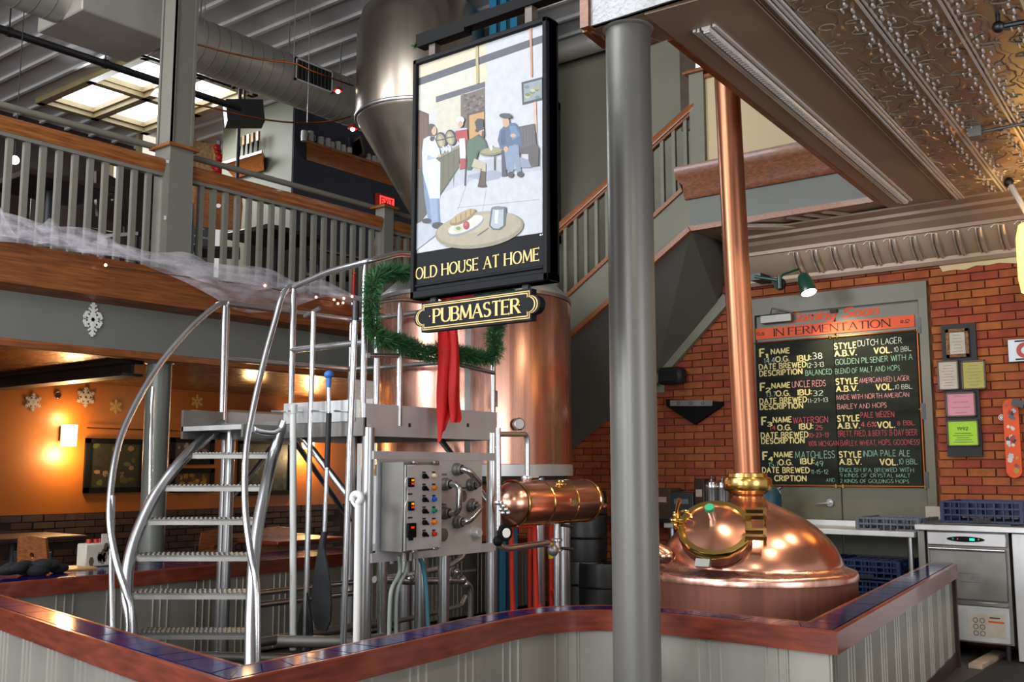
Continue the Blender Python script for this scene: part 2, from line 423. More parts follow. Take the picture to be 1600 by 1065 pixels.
# ------------------------------------------------------------------ stroke lettering
def _arc(cx, cy, rx, ry, a0, a1, n=10): return [(cx+rx*cos(radians(a0+(a1-a0)*i/n)), cy+ry*sin(radians(a0+(a1-a0)*i/n))) for i in range(n+1)]
G = {
 'A': (.72, [[(0,0),(.36,1)],[(.36,1),(.72,0)],[(.13,.36),(.59,.36)]]),
 'B': (.58, [[(0,0),(0,1)],[(0,1),(.28,1)]+_arc(.28,.76,.24,.24,90,-90)+[(0,.52)],[(.28,.52)]+_arc(.3,.26,.28,.26,90,-90)+[(0,0)]]),
 'C': (.66, [_arc(.4,.5,.4,.5,50,310,16)]),
 'D': (.68, [[(0,0),(0,1)],[(0,1),(.22,1)]+_arc(.22,.5,.46,.5,90,-90,14)+[(0,0)]]),
 'E': (.52, [[(0,0),(0,1)],[(0,1),(.52,1)],[(0,.52),(.42,.52)],[(0,0),(.52,0)]]),
 'F': (.5, [[(0,0),(0,1)],[(0,1),(.5,1)],[(0,.52),(.4,.52)]]),
 'G': (.7, [_arc(.4,.5,.4,.5,50,340,16)+[(.74,.44)],[(.48,.44),(.74,.44)]]),
 'H': (.66, [[(0,0),(0,1)],[(.66,0),(.66,1)],[(0,.52),(.66,.52)]]),
 'I': (.0, [[(0,0),(0,1)]]),
 'J': (.36, [[(.36,1),(.36,.2)]+_arc(.16,.2,.2,.2,0,-140,7)]),
 'K': (.6, [[(0,0),(0,1)],[(.56,1),(0,.42)],[(.16,.58),(.6,0)]]),
 'L': (.5, [[(0,0),(0,1)],[(0,0),(.5,0)]]),
 'M': (.82, [[(0,0),(.06,1)],[(.06,1),(.41,.1)],[(.41,.1),(.76,1)],[(.76,1),(.82,0)]]),
 'N': (.68, [[(0,0),(0,1)],[(0,1),(.68,0)],[(.68,0),(.68,1)]]),
 'O': (.8, [_arc(.4,.5,.4,.5,0,360,24)]),
 'P': (.54, [[(0,0),(0,1)],[(0,1),(.26,1)]+_arc(.26,.74,.26,.26,90,-90)+[(0,.48)]]),
 'Q': (.8, [_arc(.4,.5,.4,.5,0,360,24),[(.45,.25),(.8,-.1)]]),
 'R': (.6, [[(0,0),(0,1)],[(0,1),(.26,1)]+_arc(.26,.76,.25,.24,90,-90)+[(0,.52)],[(.24,.52),(.6,0)]]),
 'S': (.5, [_arc(.26,.76,.24,.24,40,250,10)+_arc(.24,.26,.26,.26,70,-140,10)]),
 'T': (.62, [[(.31,0),(.31,1)],[(0,1),(.62,1)]]),
 'U': (.64, [[(0,1),(0,.3)]+_arc(.32,.3,.32,.3,180,360,12)+[(.64,1)]]),
 'V': (.68, [[(0,1),(.34,0)],[(.34,0),(.68,1)]]),
 'W': (.95, [[(0,1),(.24,0)],[(.24,0),(.475,.9)],[(.475,.9),(.71,0)],[(.71,0),(.95,1)]]),
 'X': (.62, [[(0,0),(.62,1)],[(0,1),(.62,0)]]), 'Y': (.62, [[(0,1),(.31,.5)],[(.62,1),(.31,.5)],[(.31,.5),(.31,0)]]),
 'Z': (.58, [[(0,1),(.58,1)],[(.58,1),(0,0)],[(0,0),(.58,0)]]),
 '0': (.5, [_arc(.25,.5,.25,.5,0,360,16)]), '1': (.16, [[(0,.8),(.16,1)],[(.16,1),(.16,0)]]),
 '2': (.5, [_arc(.25,.74,.24,.26,160,-20,8)+[(0,0)],[(0,0),(.5,0)]]),
 '3': (.46, [_arc(.2,.75,.24,.25,130,-90,8),_arc(.2,.26,.27,.26,90,-130,8)]),
 '4': (.52, [[(.38,0),(.38,1)],[(.38,1),(0,.32)],[(0,.32),(.52,.32)]]),
 '5': (.46, [[(.42,1),(.06,1)],[(.06,1),(.04,.56)]+_arc(.2,.3,.26,.3,115,-130,9)]),
 '6': (.48, [_arc(.42,.45,.42,.55,100,180,6)+_arc(.24,.28,.24,.28,180,-180,12)]), '7': (.46, [[(0,1),(.46,1)],[(.46,1),(.14,0)]]),
 '8': (.48, [_arc(.24,.75,.2,.25,0,360,12),_arc(.24,.26,.24,.26,0,360,12)]),
 '9': (.48, [_arc(.24,.72,.24,.28,0,360,12),[(.48,.72),(.3,0)]]),
 '.': (.0, [[(0,0),(0,.07)]]), ',': (.05, [[(.05,.08),(0,-.14)]]), ':': (.0, [[(0,.12),(0,.2)],[(0,.66),(0,.74)]]), "'": (.0, [[(0,1),(0,.78)]]),
 '-': (.3, [[(0,.48),(.3,.48)]]), '!': (.0, [[(0,1),(0,.28)],[(0,0),(0,.08)]]), '%': (.6, [[(0,0),(.6,1)],_arc(.12,.8,.12,.16,0,360,8),_arc(.5,.2,.12,.16,0,360,8)]),
 '&': (.6, [[(.6,0),(.14,.78)]+_arc(.28,.82,.15,.16,195,-20,7)+[(.02,.3)]+_arc(.22,.22,.22,.22,170,330,6)+[(.6,.5)]]),
 'g': (.4, [_arc(.2,.32,.2,.3,0,360,12),[(.4,.6),(.4,-.1)]+_arc(.2,-.1,.2,.2,0,-150,6)]),
 'o': (.42, [_arc(.21,.32,.21,.32,0,360,12)]), 'm': (.62, [[(0,0),(0,.62)],[(0,.45)]+_arc(.15,.45,.16,.17,180,0,6)+[(.31,0)],[(.31,.45)]+_arc(.46,.45,.16,.17,180,0,6)+[(.62,0)]]),
 'i': (.0, [[(0,0),(0,.6)],[(0,.8),(0,.88)]]), 'n': (.36, [[(0,0),(0,.62)],[(0,.42)]+_arc(.18,.42,.18,.2,180,0,6)+[(.36,0)]]),
 'r': (.28, [[(0,0),(0,.62)],[(0,.4)]+_arc(.16,.4,.16,.2,180,50,4)]), 'w': (.6, [[(0,.62),(.15,0)],[(.15,0),(.3,.58)],[(.3,.58),(.45,0)],[(.45,0),(.6,.62)]]),
 'l': (.0, [[(0,0),(0,1)]]), 'e': (.4, [[(0,.34),(.4,.34)]+_arc(.2,.32,.2,.3,5,310,10)]), 's': (.3, [_arc(.16,.46,.14,.15,40,250,7)+_arc(.14,.16,.16,.16,70,-140,7)]),
}
def text_width(t, h, sp=.2, wf=1.0):
    x = 0
    for ch in t: x += (.42 if ch == ' ' else G.get(ch, G.get(ch.upper(), (0, [])))[0]*wf+sp)*h
    return x-sp*h
def lettering(mb, t, org, ux, uy, n, h, thick=.13, style='sans', sp=.22, wf=1.0, width=None, jit=0.0, slant=0.0, depth=.0012):
    """write t with its left foot at org, along ux, up uy, raised along n; returns the pen position"""
    ux = Vector(ux).normalized(); uy = Vector(uy).normalized(); n = Vector(n).normalized(); org = Vector(org)
    if width: wf = wf*width/max(1e-6, text_width(t, h, sp, wf)) if False else wf; sc = width/text_width(t, h, sp, wf)
    else: sc = 1.0
    x = 0.0; rnd = random.Random(sum(map(ord, t)))
    lay = 0
    def quad(p, q, wp, wq=None):
        nonlocal lay
        wq = wp if wq is None else wq
        d = Vector((q[0]-p[0], q[1]-p[1])); L = d.length
        if L < 1e-6: return
        d /= L; s_ = Vector((-d.y, d.x))
        lay += 1; e = depth*(1+.15*(lay % 4))
        c = [(p[0]-d.x*0+s_.x*wp/2, p[1]+s_.y*wp/2), (q[0]+s_.x*wq/2, q[1]+s_.y*wq/2), (q[0]-s_.x*wq/2, q[1]-s_.y*wq/2), (p[0]-s_.x*wp/2, p[1]-s_.y*wp/2)]
        mb.add([org+ux*(a*sc)+uy*b+n*e for a, b in c], [(0, 1, 2, 3)])
    for ch in t:
        if ch == ' ': x += .42*h; continue
        gw, st = G.get(ch) or G.get(ch.upper()) or (0, [])
        jx = rnd.uniform(-jit, jit)*h; jy = rnd.uniform(-jit, jit)*h; js = 1+rnd.uniform(-jit, jit)
        for pl in st:
            Q = [(x+jx+(a*wf+slant*b)*h*js, jy+b*h*js) for a, b in pl]
            for i in range(len(Q)-1):
                dx = abs(Q[i+1][0]-Q[i][0]); dy = abs(Q[i+1][1]-Q[i][1]); L = sqrt(dx*dx+dy*dy)+1e-9
                if style == 'roman':
                    vert = dy/L; tw = thick*h*(.38+.62*vert**1.2)
                    if len(Q) == 2 and Q[1][1] > Q[0][1]+.3*h and Q[1][0] > Q[0][0]+.1*h: tw *= .55
                    if ch == 'N' and len(Q) == 2 and dx < .01*h: tw *= .6
                    if ch == 'U' and i >= len(Q)-3: tw *= .6
                    if ch == 'M' and pl is st[0]: tw *= .6
                else: tw = thick*h
                e = tw*.35/L if style != 'roman' and len(Q) > 2 else (tw*.15/L if style != 'roman' else 0)
                p = (Q[i][0]-(Q[i+1][0]-Q[i][0])*e, Q[i][1]-(Q[i+1][1]-Q[i][1])*e); q = (Q[i+1][0]+(Q[i+1][0]-Q[i][0])*e, Q[i+1][1]+(Q[i+1][1]-Q[i][1])*e)
                quad(p, q, tw)
            if style == 'roman' and ch not in 'OQ.,':
                ends = [Q[0], Q[-1]]
                for ex, ey in ends:
                    rel = (ey-jy)/h
                    isH = len(pl) == 2 and abs(pl[0][1]-pl[1][1]) < .02
                    if isH:
                        if ch in 'ETFLZ' and abs(ex-x) > .25*h: quad((ex-.01*h, ey-.1*h), (ex-.01*h, ey+.1*h), .045*h)
                        if ch == 'T' and abs(ex-x) < .05*h: quad((ex+.01*h, ey-.14*h), (ex+.01*h, ey+.03*h), .045*h)
                        continue
                    if ch in 'CGS': quad((ex, ey-.1*h), (ex, ey+.1*h), .045*h); continue
                    if (abs(rel) < .03 or abs(rel-1) < .03) and not (ch in 'BDP' and len(pl) > 3) and not (ch == 'R' and len(pl) > 3) \
                       and not (ch == 'A' and rel > .9) and not (ch in 'MV' and .3 < (ex-x)/h < .5 and rel < .5) and not (ch == 'L' and isH):
                        k = .13 if ch != 'M' or rel < .5 else .06
                        quad((ex-k*h, ey), (ex+k*h, ey), .05*h)
        x += (gw*wf+sp)*h
    return x*sc
# ================================================================== THE SETTING
XW = 8.6            # brick wall with the service door
# floor
struct(MB().box((-4, -5, -.1), (9.2, 13, 0)), 'floor', 'floor_concrete')
# wall_right: mortar bed, bricks, upper painted wall
wall = struct(MB().box((XW+.012, -1.0, 0), (XW+.25, 2.44, 3.12)).box((XW+.012, 4.02, 0), (XW+.25, 7.6, 3.12)).box((XW+.012, 2.44, 2.88), (XW+.25, 4.02, 3.12)), 'wall_right', 'mortar')
def brick_box(mb, y, z, w_, h_, r):
    d = r.uniform(.0, .008); j = r.uniform(-.002, .002)
    mb.box((XW-.012-d, y+j, z), (XW+.02, y+w_+j, z+h_), 0.0)
rb = random.Random(3); cells = []
z = .02; row = 0
while z < 3.03:
    y = -.6 + (.104 if row % 2 else 0)
    while y < 6.9:
        a, b_ = y, y+.197
        if not (b_ > 2.42 and a < 4.04 and z < 2.87):
            cells.append((a, z, .197))
        elif a < 2.42 and z < 2.87 and 2.42-a > .04: cells.append((a, z, 2.42-a))
        elif b_ > 4.04 and z < 2.87 and b_-4.04 > .04: cells.append((4.045, z, b_-4.045))
        y += .208
    z += .0672; row += 1
near = [c for c in cells if 1.55 < c[0] < 2.5 and c[1] > .8 or (c[0] > 4.0 and c[0] < 5.3 and 1.2 < c[1] < 2.5)]
rest = [c for c in cells if c not in near]
near.sort(key=lambda c: c[0]); rest += near[300:]; near = near[:300]
protos = []
for k in range(6):
    mb = MB(); brick_box(mb, 0, 0, .197, .057, rb); protos.append(mb)
meshes = {}
for (y, z, w_) in near:
    key = (round(w_, 2), rb.randrange(4))
    if key not in meshes:
        mb = MB(); brick_box(mb, y, z, w_, .057, rb)
        o = mb.build('brick', 'brick', wall, smooth=False); meshes[key] = (o, y, z)
    else:
        s_, y0, z0 = meshes[key]; o = s_.copy(); COL.objects.link(o); o.parent = wall; o.location = (0, y-y0, z-z0)
mb = MB()
for (y, z, w_) in rest: brick_box(mb, y, z, w_, .057, rb)
o = mb.build('brick', 'brick', wall, smooth=False); o['kind'] = 'stuff'
# plaster patch left where the cornice meets the brick
mb = MB()
rp = random.Random(5); pts = [(XW-.028, 1.2, 3.02)]
for i in range(14): pts.append((XW-.028, 1.2+i*.085, 2.93+.03*rp.random()))
pts.append((XW-.028, 2.35, 3.02))
mb.prism([(p[0], p[1], p[2]) for p in pts], (1, 0, 0), .012); struct(mb, 'trim_1', 'cream_paint')
# upper wall beside the stairs, painted sage grey
struct(MB().box((XW, -1, 3.12), (XW+.25, 7.15, 6.0)), 'wall_right_upper', 'sage_paint')
struct(MB().box((XW-.09, 5.35, 2.1), (XW, 5.42, 5.9)), 'trim_2', 'sage_paint')
struct(MB().box((XW-.02, 4.9, 2.08), (XW+.0, 7.0, 3.14)), 'trim_3', 'sage_paint')
# tall window beside the stairs, brown frame and bricked reveal
wy0, wy1, wz0, wz1 = 6.19, 6.95, 3.78, 5.15
wn = thing('window_1', None, None, (XW-.05, wy0, wz0), kind='structure')
mb = MB()
for a, b_ in (((wy0-.08, wz0-.08), (wy0, wz1+.08)), ((wy1, wz0-.08), (wy1+.08, wz1+.08)), ((wy0-.08, wz1), (wy1+.08, wz1+.08)), ((wy0-.08, wz0-.08), (wy1+.08, wz0))):
    mb.box((XW-.05, a[0], a[1]), (XW-.0, b_[0], b_[1]))
mb.build('window_frame', 'frame_brown', wn)
MB().box((XW-.02, wy0, wz0), (XW-.01, wy1, wz1)).build('window_panel', 'brick_dark', wn)
# small bright window above the landing
wn = thing('window_2', None, None, (XW-.03, 4.0, 5.0), kind='structure')
p = PX(1108, 108, XW-.03)
MB().box((XW-.03, p.y-.35, 4.75), (XW-.015, p.y+.13, 5.35)).build('pane', 'sky_pane', wn)
mb = MB(); mb.box((XW-.06, p.y+.13, 4.6), (XW-.0, p.y+.30, 5.5)); mb.build('window_frame', 'frame_brown', wn)

# ---- mezzanine
YM = 7.0
struct(MB().box((1.2, YM, 2.62), (XW, 13, 2.86)).box((XW+.25, 7.15, 2.62), (11.4, 13, 2.86)), 'floor_mezzanine', 'dark_wood')
struct(MB().box((1.2, YM-.02, 2.23), (XW, YM+.10, 2.62)), 'trim_4', 'grey_paint')
prof = [(0, 2.56), (-.02, 2.56), (-.035, 2.60), (-.05, 2.66), (-.05, 2.72), (-.09, 2.74), (-.11, 2.80), (-.14, 2.83), (-.14, 2.88), (.1, 2.88), (.1, 2.60)]
mb = MB(); mb.sweep([(XW, YM-.02, 0), (1.2, YM-.02, 0)], [(-a, b_) for a, b_ in prof][::1]); struct(mb, 'trim_5', 'oak')
struct(MB().box((1.2, YM-.04, 2.175), (XW, YM+.06, 2.235), .01), 'trim_6', 'oak')
struct(MB().box((1.2, YM+.06, 2.19), (XW, 9.6, 2.24)), 'ceiling_under_mezzanine', 'tin_lamplit')
struct(MB().box((1.2, 9.5, .93), (XW+.2, 9.7, 2.3)), 'wall_left', 'orange_paint')
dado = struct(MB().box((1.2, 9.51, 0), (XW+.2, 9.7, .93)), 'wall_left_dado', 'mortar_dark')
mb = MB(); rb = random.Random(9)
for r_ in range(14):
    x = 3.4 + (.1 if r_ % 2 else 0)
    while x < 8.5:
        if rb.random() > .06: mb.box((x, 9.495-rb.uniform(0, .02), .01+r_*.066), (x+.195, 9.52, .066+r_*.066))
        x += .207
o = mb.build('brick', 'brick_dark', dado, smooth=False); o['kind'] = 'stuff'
# steel beam below the mezzanine
mb = MB()
for x0 in (4.42,):
    mb.box((x0-.09, 7.24, 2.165), (x0+.09, 9.5, 2.19)); mb.box((x0-.012, 7.24, 2.09), (x0+.012, 9.5, 2.17)); mb.box((x0-.09, 7.24, 2.07), (x0+.09, 9.5, 2.092))
struct(mb, 'trim_7', 'steel_dark')
struct(MB().box((2.9, 7.08, 2.11), (3.1, 9.5, 2.19)), 'trim_8', 'steel_dark')
# ---- upper rooms
struct(MB().box((11.4, 7.0, 2.86), (11.6, 11, 6)), 'wall_far', 'grey_paint')
struct(MB().box((7.86, 9.6, 2.86), (11.4, 11.0, 6.0)), 'wall_blue_room', 'room_sage')
struct(MB().box((7.87, 9.585, 2.86), (11.4, 9.6, 6.0)), 'wall_blue', 'blue_paint')
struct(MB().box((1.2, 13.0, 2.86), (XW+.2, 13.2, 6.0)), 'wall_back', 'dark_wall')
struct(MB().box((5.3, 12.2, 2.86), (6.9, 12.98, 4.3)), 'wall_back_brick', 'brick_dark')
# bright windows and the boarded panel in the back of the mezzanine
def win(n, a, b_, Y, m='sky_pane', fr='window_frame', name='window_%d'):
    A = PY(*a, Y); B = PY(*b_, Y); t = thing(name % n, None, None, (A.x, Y, B.z), kind='structure')
    MB().box((A.x, Y, B.z), (B.x, Y+.02, A.z)).build('pane', m, t)
    mb = MB(); f = .06
    mb.box((A.x-f, Y-.04, B.z-f), (A.x, Y+.03, A.z+f)).box((B.x, Y-.04, B.z-f), (B.x+f, Y+.03, A.z+f)).box((A.x, Y-.04, A.z), (B.x, Y+.03, A.z+f)).box((A.x, Y-.04, B.z-f), (B.x, Y+.03, B.z))
    mb.build('window_frame', fr, t); return t
mat('day_soft', '#d8d4c8', .5, emit='#f2ead8', estr=.75)
win(3, (222, 190), (242, 252), 12.4, 'day_soft'); win(4, (318, 160), (348, 262), 12.9, 'day_soft'); win(5, (176, 252), (182, 300), 12.4, 'day_soft')
win(6, (372, 320), (398, 380), 11.6, 'day_soft'); win(8, (293, 180), (300, 420), 12.9, 'day_soft')
# ---- roof: boarded ceiling with battens, roof light
ceil = struct(MB().box((-4, -5, 5.92), (6.0, 13.2, 6.05)).box((7.5, -5, 5.92), (11.6, 13.2, 6.05)).box((6.0, -5, 5.92), (7.5, 9.85, 6.05)).box((6.0, 12.2, 5.92), (7.5, 13.2, 6.05)), 'ceiling', 'ceiling_paint')
mb = None
for i in range(28):
    x = 1.6+i*.345
    y1 = 13.0
    segs = [(2.0, y1)] if not (5.95 < x < 7.55) else [(2.0, 9.8), (12.25, 13.0)]
    for a, b_ in segs:
        MB().box((x-.02, a, 5.885), (x+.02, b_, 5.925)).build('batten', 'batten', ceil, smooth=False)
sl = thing('window_7', None, None, (6.0, 9.85, 5.92), kind='structure')
mb = MB()
for x in (6.0, 6.72, 7.44): mb.box((x-.05, 9.82, 5.84), (x+.05, 12.2, 5.96))
for y in (9.87, 11.0, 12.15): mb.box((5.97, y-.05, 5.84), (7.5, y+.05, 5.96))
mb.build('window_frame', 'window_frame', sl)
for x in (6.05, 6.77):
    for y in (9.92, 11.05):
        MB().box((x, y, 5.97), (x+.62, y+1.05, 5.98)).build('pane', 'sky_pane', sl)
        m2 = MB(); m2.box((x, y, 5.9), (x+.035, y+1.05, 5.965)).box((x+.585, y, 5.9), (x+.62, y+1.05, 5.965)).box((x, y, 5.9), (x+.62, y+.035, 5.965)).box((x, y+1.015, 5.9), (x+.62, y+1.05, 5.965))
        m2.build('sash', 'window_frame', sl)
# ---- pressed tin slab above the bar (underside of the upper floor)
ZC = 3.4
A = PZ(915, 45, ZC); B = PZ(945, 70, ZC); Cc = PZ(1012, 70, ZC); Dd = PZ(1048, 60, ZC); E_ = PZ(1367, 312, ZC)
poly = [(A.x, -3.0), (A.x, A.y), (B.x, B.y), (Cc.x+.02, Cc.y), (Dd.x, Dd.y), (E_.x+.05, E_.y), (XW, E_.y), (XW, -3.0)]
slab = MB(); slab.prism([(x, y, ZC) for x, y in poly], (0, 0, 1), .02)
tin = struct(slab, 'ceiling_tin', 'tin', smooth=False)
mb = MB(); mb.prism([(x, y, ZC+.02) for x, y in [(A.x+.02, -3), (A.x+.02, A.y-.02), (B.x, B.y-.02), (Cc.x, Cc.y-.02), (Dd.x, Dd.y-.02), (E_.x, E_.y-.02), (XW, E_.y-.02), (XW, -3)]], (0, 0, 1), .5)
struct(mb, 'floor_upper', 'dark_wood', smooth=False)
# hammered tin face and oak corner board of the slab
struct(MB().box((A.x-.012, -3, ZC+.0), (A.x+.02, A.y-.035, 4.6)), 'trim_9', 'tin_hammered')
struct(MB().box((A.x-.03, A.y-.035, ZC-.005), (A.x+.03, A.y+.012, 4.6)), 'trim_10', 'oak')
d_ = Vector((E_.x-Dd.x, E_.y-Dd.y, 0)).normalized(); nrm_ = Vector((-d_.y, d_.x, 0))
mb = MB(); mb.bar((Dd.x, Dd.y, ZC+.02), (E_.x+.06, E_.y, ZC+.02), .035, .06); mb.bar((Dd.x, Dd.y, ZC+.25), (E_.x+.06, E_.y, ZC+.25), .02, .5)
struct(mb, 'trim_11', 'oak')
mb = MB(); mb.bar((A.x, A.y+.005, ZC+.01), (B.x+.01, B.y+.005, ZC+.01), .025, .05); mb.bar((A.x, A.y, ZC+.3), (B.x+.01, B.y, ZC+.3), .02, .55); struct(mb, 'trim_12', 'oak')
# smooth border of the tin and pressed mouldings
def along(off, x0, x1, z=ZC):      # line parallel to the slab edge, offset inward
    k = d_.y/d_.x
    y = lambda x: Dd.y+(x-Dd.x)*k-off
    return Vector((x0, y(x0), z)), Vector((x1, y(x1), z))
mb = MB(); a, b_ = along(.30, A.x+.05, 8.0, ZC-.003); mb.bar(a, b_, .56, .006); mb.build('border_sheet', 'tin_smooth', tin, smooth=False)
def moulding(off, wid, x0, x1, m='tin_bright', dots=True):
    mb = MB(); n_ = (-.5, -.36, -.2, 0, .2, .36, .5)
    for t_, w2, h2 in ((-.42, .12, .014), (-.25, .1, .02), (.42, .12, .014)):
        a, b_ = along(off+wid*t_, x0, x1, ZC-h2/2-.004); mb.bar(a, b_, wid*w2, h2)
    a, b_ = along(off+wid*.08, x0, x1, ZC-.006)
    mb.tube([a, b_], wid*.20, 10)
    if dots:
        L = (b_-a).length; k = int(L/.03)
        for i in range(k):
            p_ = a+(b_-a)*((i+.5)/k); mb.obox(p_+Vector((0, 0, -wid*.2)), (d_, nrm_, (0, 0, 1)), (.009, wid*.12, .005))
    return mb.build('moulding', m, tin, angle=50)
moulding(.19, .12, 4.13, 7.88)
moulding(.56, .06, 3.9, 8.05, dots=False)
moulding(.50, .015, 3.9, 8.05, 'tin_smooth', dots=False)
rt = random.Random(21)
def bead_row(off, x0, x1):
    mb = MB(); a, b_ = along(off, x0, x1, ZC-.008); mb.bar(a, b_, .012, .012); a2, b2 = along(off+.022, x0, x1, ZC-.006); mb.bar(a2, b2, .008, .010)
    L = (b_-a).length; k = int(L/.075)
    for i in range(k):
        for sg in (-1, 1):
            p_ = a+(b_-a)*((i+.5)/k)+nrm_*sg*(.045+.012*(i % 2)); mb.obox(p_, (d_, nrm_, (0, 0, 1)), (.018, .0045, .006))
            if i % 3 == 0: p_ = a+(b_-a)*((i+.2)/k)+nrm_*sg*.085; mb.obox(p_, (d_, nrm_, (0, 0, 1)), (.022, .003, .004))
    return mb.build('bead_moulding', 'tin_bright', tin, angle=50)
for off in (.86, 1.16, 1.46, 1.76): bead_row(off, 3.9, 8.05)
# pressed scrolls, one panel after another
def scroll(px_, py_, s_, fl):
    pts = []
    for i in range(15):
        t = i/14; a = t*pi*1.6; r_ = .06*(1-t*.55)
        pts.append(Vector((px_, py_, ZC-.002))+(d_*(cos(a)*r_*fl+.02*t)+nrm_*(sin(a)*r_)*1.2)*s_)
    return pts
mb = MB()
for bay in range(4):
    off0 = .58+.30*bay
    for i in range(11):
        x = 4.0+i*.38; a, _b = along(off0+.15, x, x+1)
        for fl in (1, -1):
            for sy in (-.06, .07):
                mb.tube(scroll(a.x+.08*fl+rt.uniform(-.05, .05), a.y+sy+rt.uniform(-.02, .02), rt.uniform(.5, 1.1), fl*rt.choice((1, 1, .6))), .0030, 5, caps=False)
mb.build('scrollwork', 'tin_glint', tin, angle=60, kind='stuff')
# stepped cove where the tin meets the brick wall, with egg-and-dart cornice
corn = thing('trim_13', None, None, (8.3, -1, 3.0), kind='structure')
prof = [(XW, 2.99), (XW-.06, 2.99), (XW-.08, 3.02), (XW-.08, 3.05), (XW-.13, 3.08), (XW-.21, 3.17), (XW-.235, 3.23), (XW-.26, 3.23), (XW-.26, 3.26), (XW-.34, 3.30), (XW-.36, 3.33), (XW-.44, 3.345), (XW-.44, 3.37), (XW-.55, 3.385), (XW-.55, 3.40), (XW, 3.40)]
mb = MB(); mb.add([(x, -1, z) for x, z in prof]+[(x, 4.0, z) for x, z in prof], [tuple(range(16)), tuple(range(16, 32))]+[(i, (i+1) % 16, (i+1) % 16+16, i+16) for i in range(16)])
mb.build('cornice', 'tin_smooth', corn, angle=20)
mb = MB(); y = .8; first = None
while y < 3.5:
    if first is None:
        pts = [Vector((XW-.085, y, 3.045)), Vector((XW-.135, y, 3.075)), Vector((XW-.19, y, 3.12)), Vector((XW-.225, y, 3.17)), Vector((XW-.235, y, 3.215))]
        m3 = MB(); m3.tube(pts, [.012, .018, .02, .018, .014], 8)
        p2 = [q+Vector((0, .035, 0)) for q in pts]; m3.tube(p2, .008, 6)
        m3.tube([pts[-1]+Vector((0, .0, 0)), pts[-1]+Vector((.005, .06, .012)), pts[-1]+Vector((.01, .09, -.01))], .008, 6)
        first = m3.build('ornament', 'tin_glint', corn); y0 = y
    else:
        o = first.copy(); COL.objects.link(o); o.parent = corn; o.location = (0, y-y0, 0)
    y += .165
# ---- landing and stairs against the wall (plane X = 7.8)
XS = 7.8
struct(MB().box((XS, E_.y+.0, 3.44), (XW, 4.17, 3.72)), 'trim_14', 'grey_paint')
struct(MB().box((XS-.012, E_.y+.02, 3.40), (XS+.03, 4.18, 3.445)), 'trim_15', 'oak_rail')
mb = MB(); pr = [(XS, 3.68), (XS-.03, 3.68), (XS-.05, 3.72), (XS-.06, 3.80), (XS-.10, 3.86), (XS-.12, 3.93), (XS-.12, 3.96), (XS+.1, 3.96), (XS+.1, 3.68)]
mb.add([(x, 2.3, z) for x, z in pr]+[(x, 4.20+(.05 if z > 3.85 else 0), z) for x, z in pr], [tuple(range(9)), tuple(range(9, 18))]+[(i, (i+1) % 9, (i+1) % 9+9, i+9) for i in range(9)])
struct(mb, 'trim_16', 'oak')
struct(MB().box((XS+.02, 2.3, 3.95), (XS+.12, 4.08, 4.74)), 'wall_landing', 'cream_paint')
struct(MB().box((XS-.01, 2.3, 4.74), (XS+.15, 4.08, 4.78), .008), 'trim_17', 'oak_rail')
struct(MB().box((XS, E_.y, 3.415), (XW, 4.17, 3.44)), 'ceiling_landing', 'tin_smooth')
mb = MB()
for yy in (2.75, 2.9, 3.05): mb.bar((XS+.04, yy+.25, 3.40), (XW-.3, yy, 3.40), .03, .02)
mb.bar((XS+.06, 3.75, 3.39), (XS+.5, 3.2, 3.39), .10, .03)
struct(mb, 'trim_18', 'tin_glint')
st = thing('stair_flight', None, None, (XS, 4.2, 2.0), kind='structure')
y0, z0, sl_ = 4.17, 3.42, .655
def zl(y, o=0): return z0-(y-y0)*sl_+o
yb = 6.9
# stringer panel between the two oak lines
top0 = PX(1072, 290, XS); 
up = .40
mb = MB(); mb.prism([(XS, y0, zl(y0)), (XS, yb, zl(yb)), (XS, yb, zl(yb)+up), (XS, y0, zl(y0)+up)], (1, 0, 0), .04); mb.build('stringer', 'sage_paint', st, smooth=False)
mb = MB(); mb.bar((XS-.0, y0, zl(y0)), (XS, yb, zl(yb)), .05, .045); mb.build('edge_moulding', 'oak_rail', st)
mb = MB(); mb.bar((XS-.0, y0, zl(y0)+up), (XS, yb, zl(yb)+up), .05, .035); mb.build('edge_moulding', 'oak_rail', st)
# sloping soffit down to the brick wall, and treads above it
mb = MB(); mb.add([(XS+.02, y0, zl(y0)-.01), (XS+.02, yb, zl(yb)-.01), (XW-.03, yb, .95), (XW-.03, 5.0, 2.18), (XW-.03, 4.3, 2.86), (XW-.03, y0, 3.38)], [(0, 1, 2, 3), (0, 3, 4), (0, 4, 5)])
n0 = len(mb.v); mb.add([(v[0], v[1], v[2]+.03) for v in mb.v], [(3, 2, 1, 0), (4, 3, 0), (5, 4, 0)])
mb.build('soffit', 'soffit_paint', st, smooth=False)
for i in range(10):
    y = 4.25+i*.26; z = zl(y)+.3
    MB().box((XS+.04, y, z-.04), (XW-.03, y+.27, z)).build('tread', 'oak', st, smooth=False)
# soffit edge on the wall
mb = MB(); mb.bar((XW-.045, 4.2, 2.92), (XW-.045, 5.05, 2.14), .05, .10); struct(mb, 'trim_19', 'sage_paint')
struct(MB().box((XW-.10, 5.05, 1.98), (XW-.0, 7.0, 2.10)), 'trim_20', 'frame_brown')

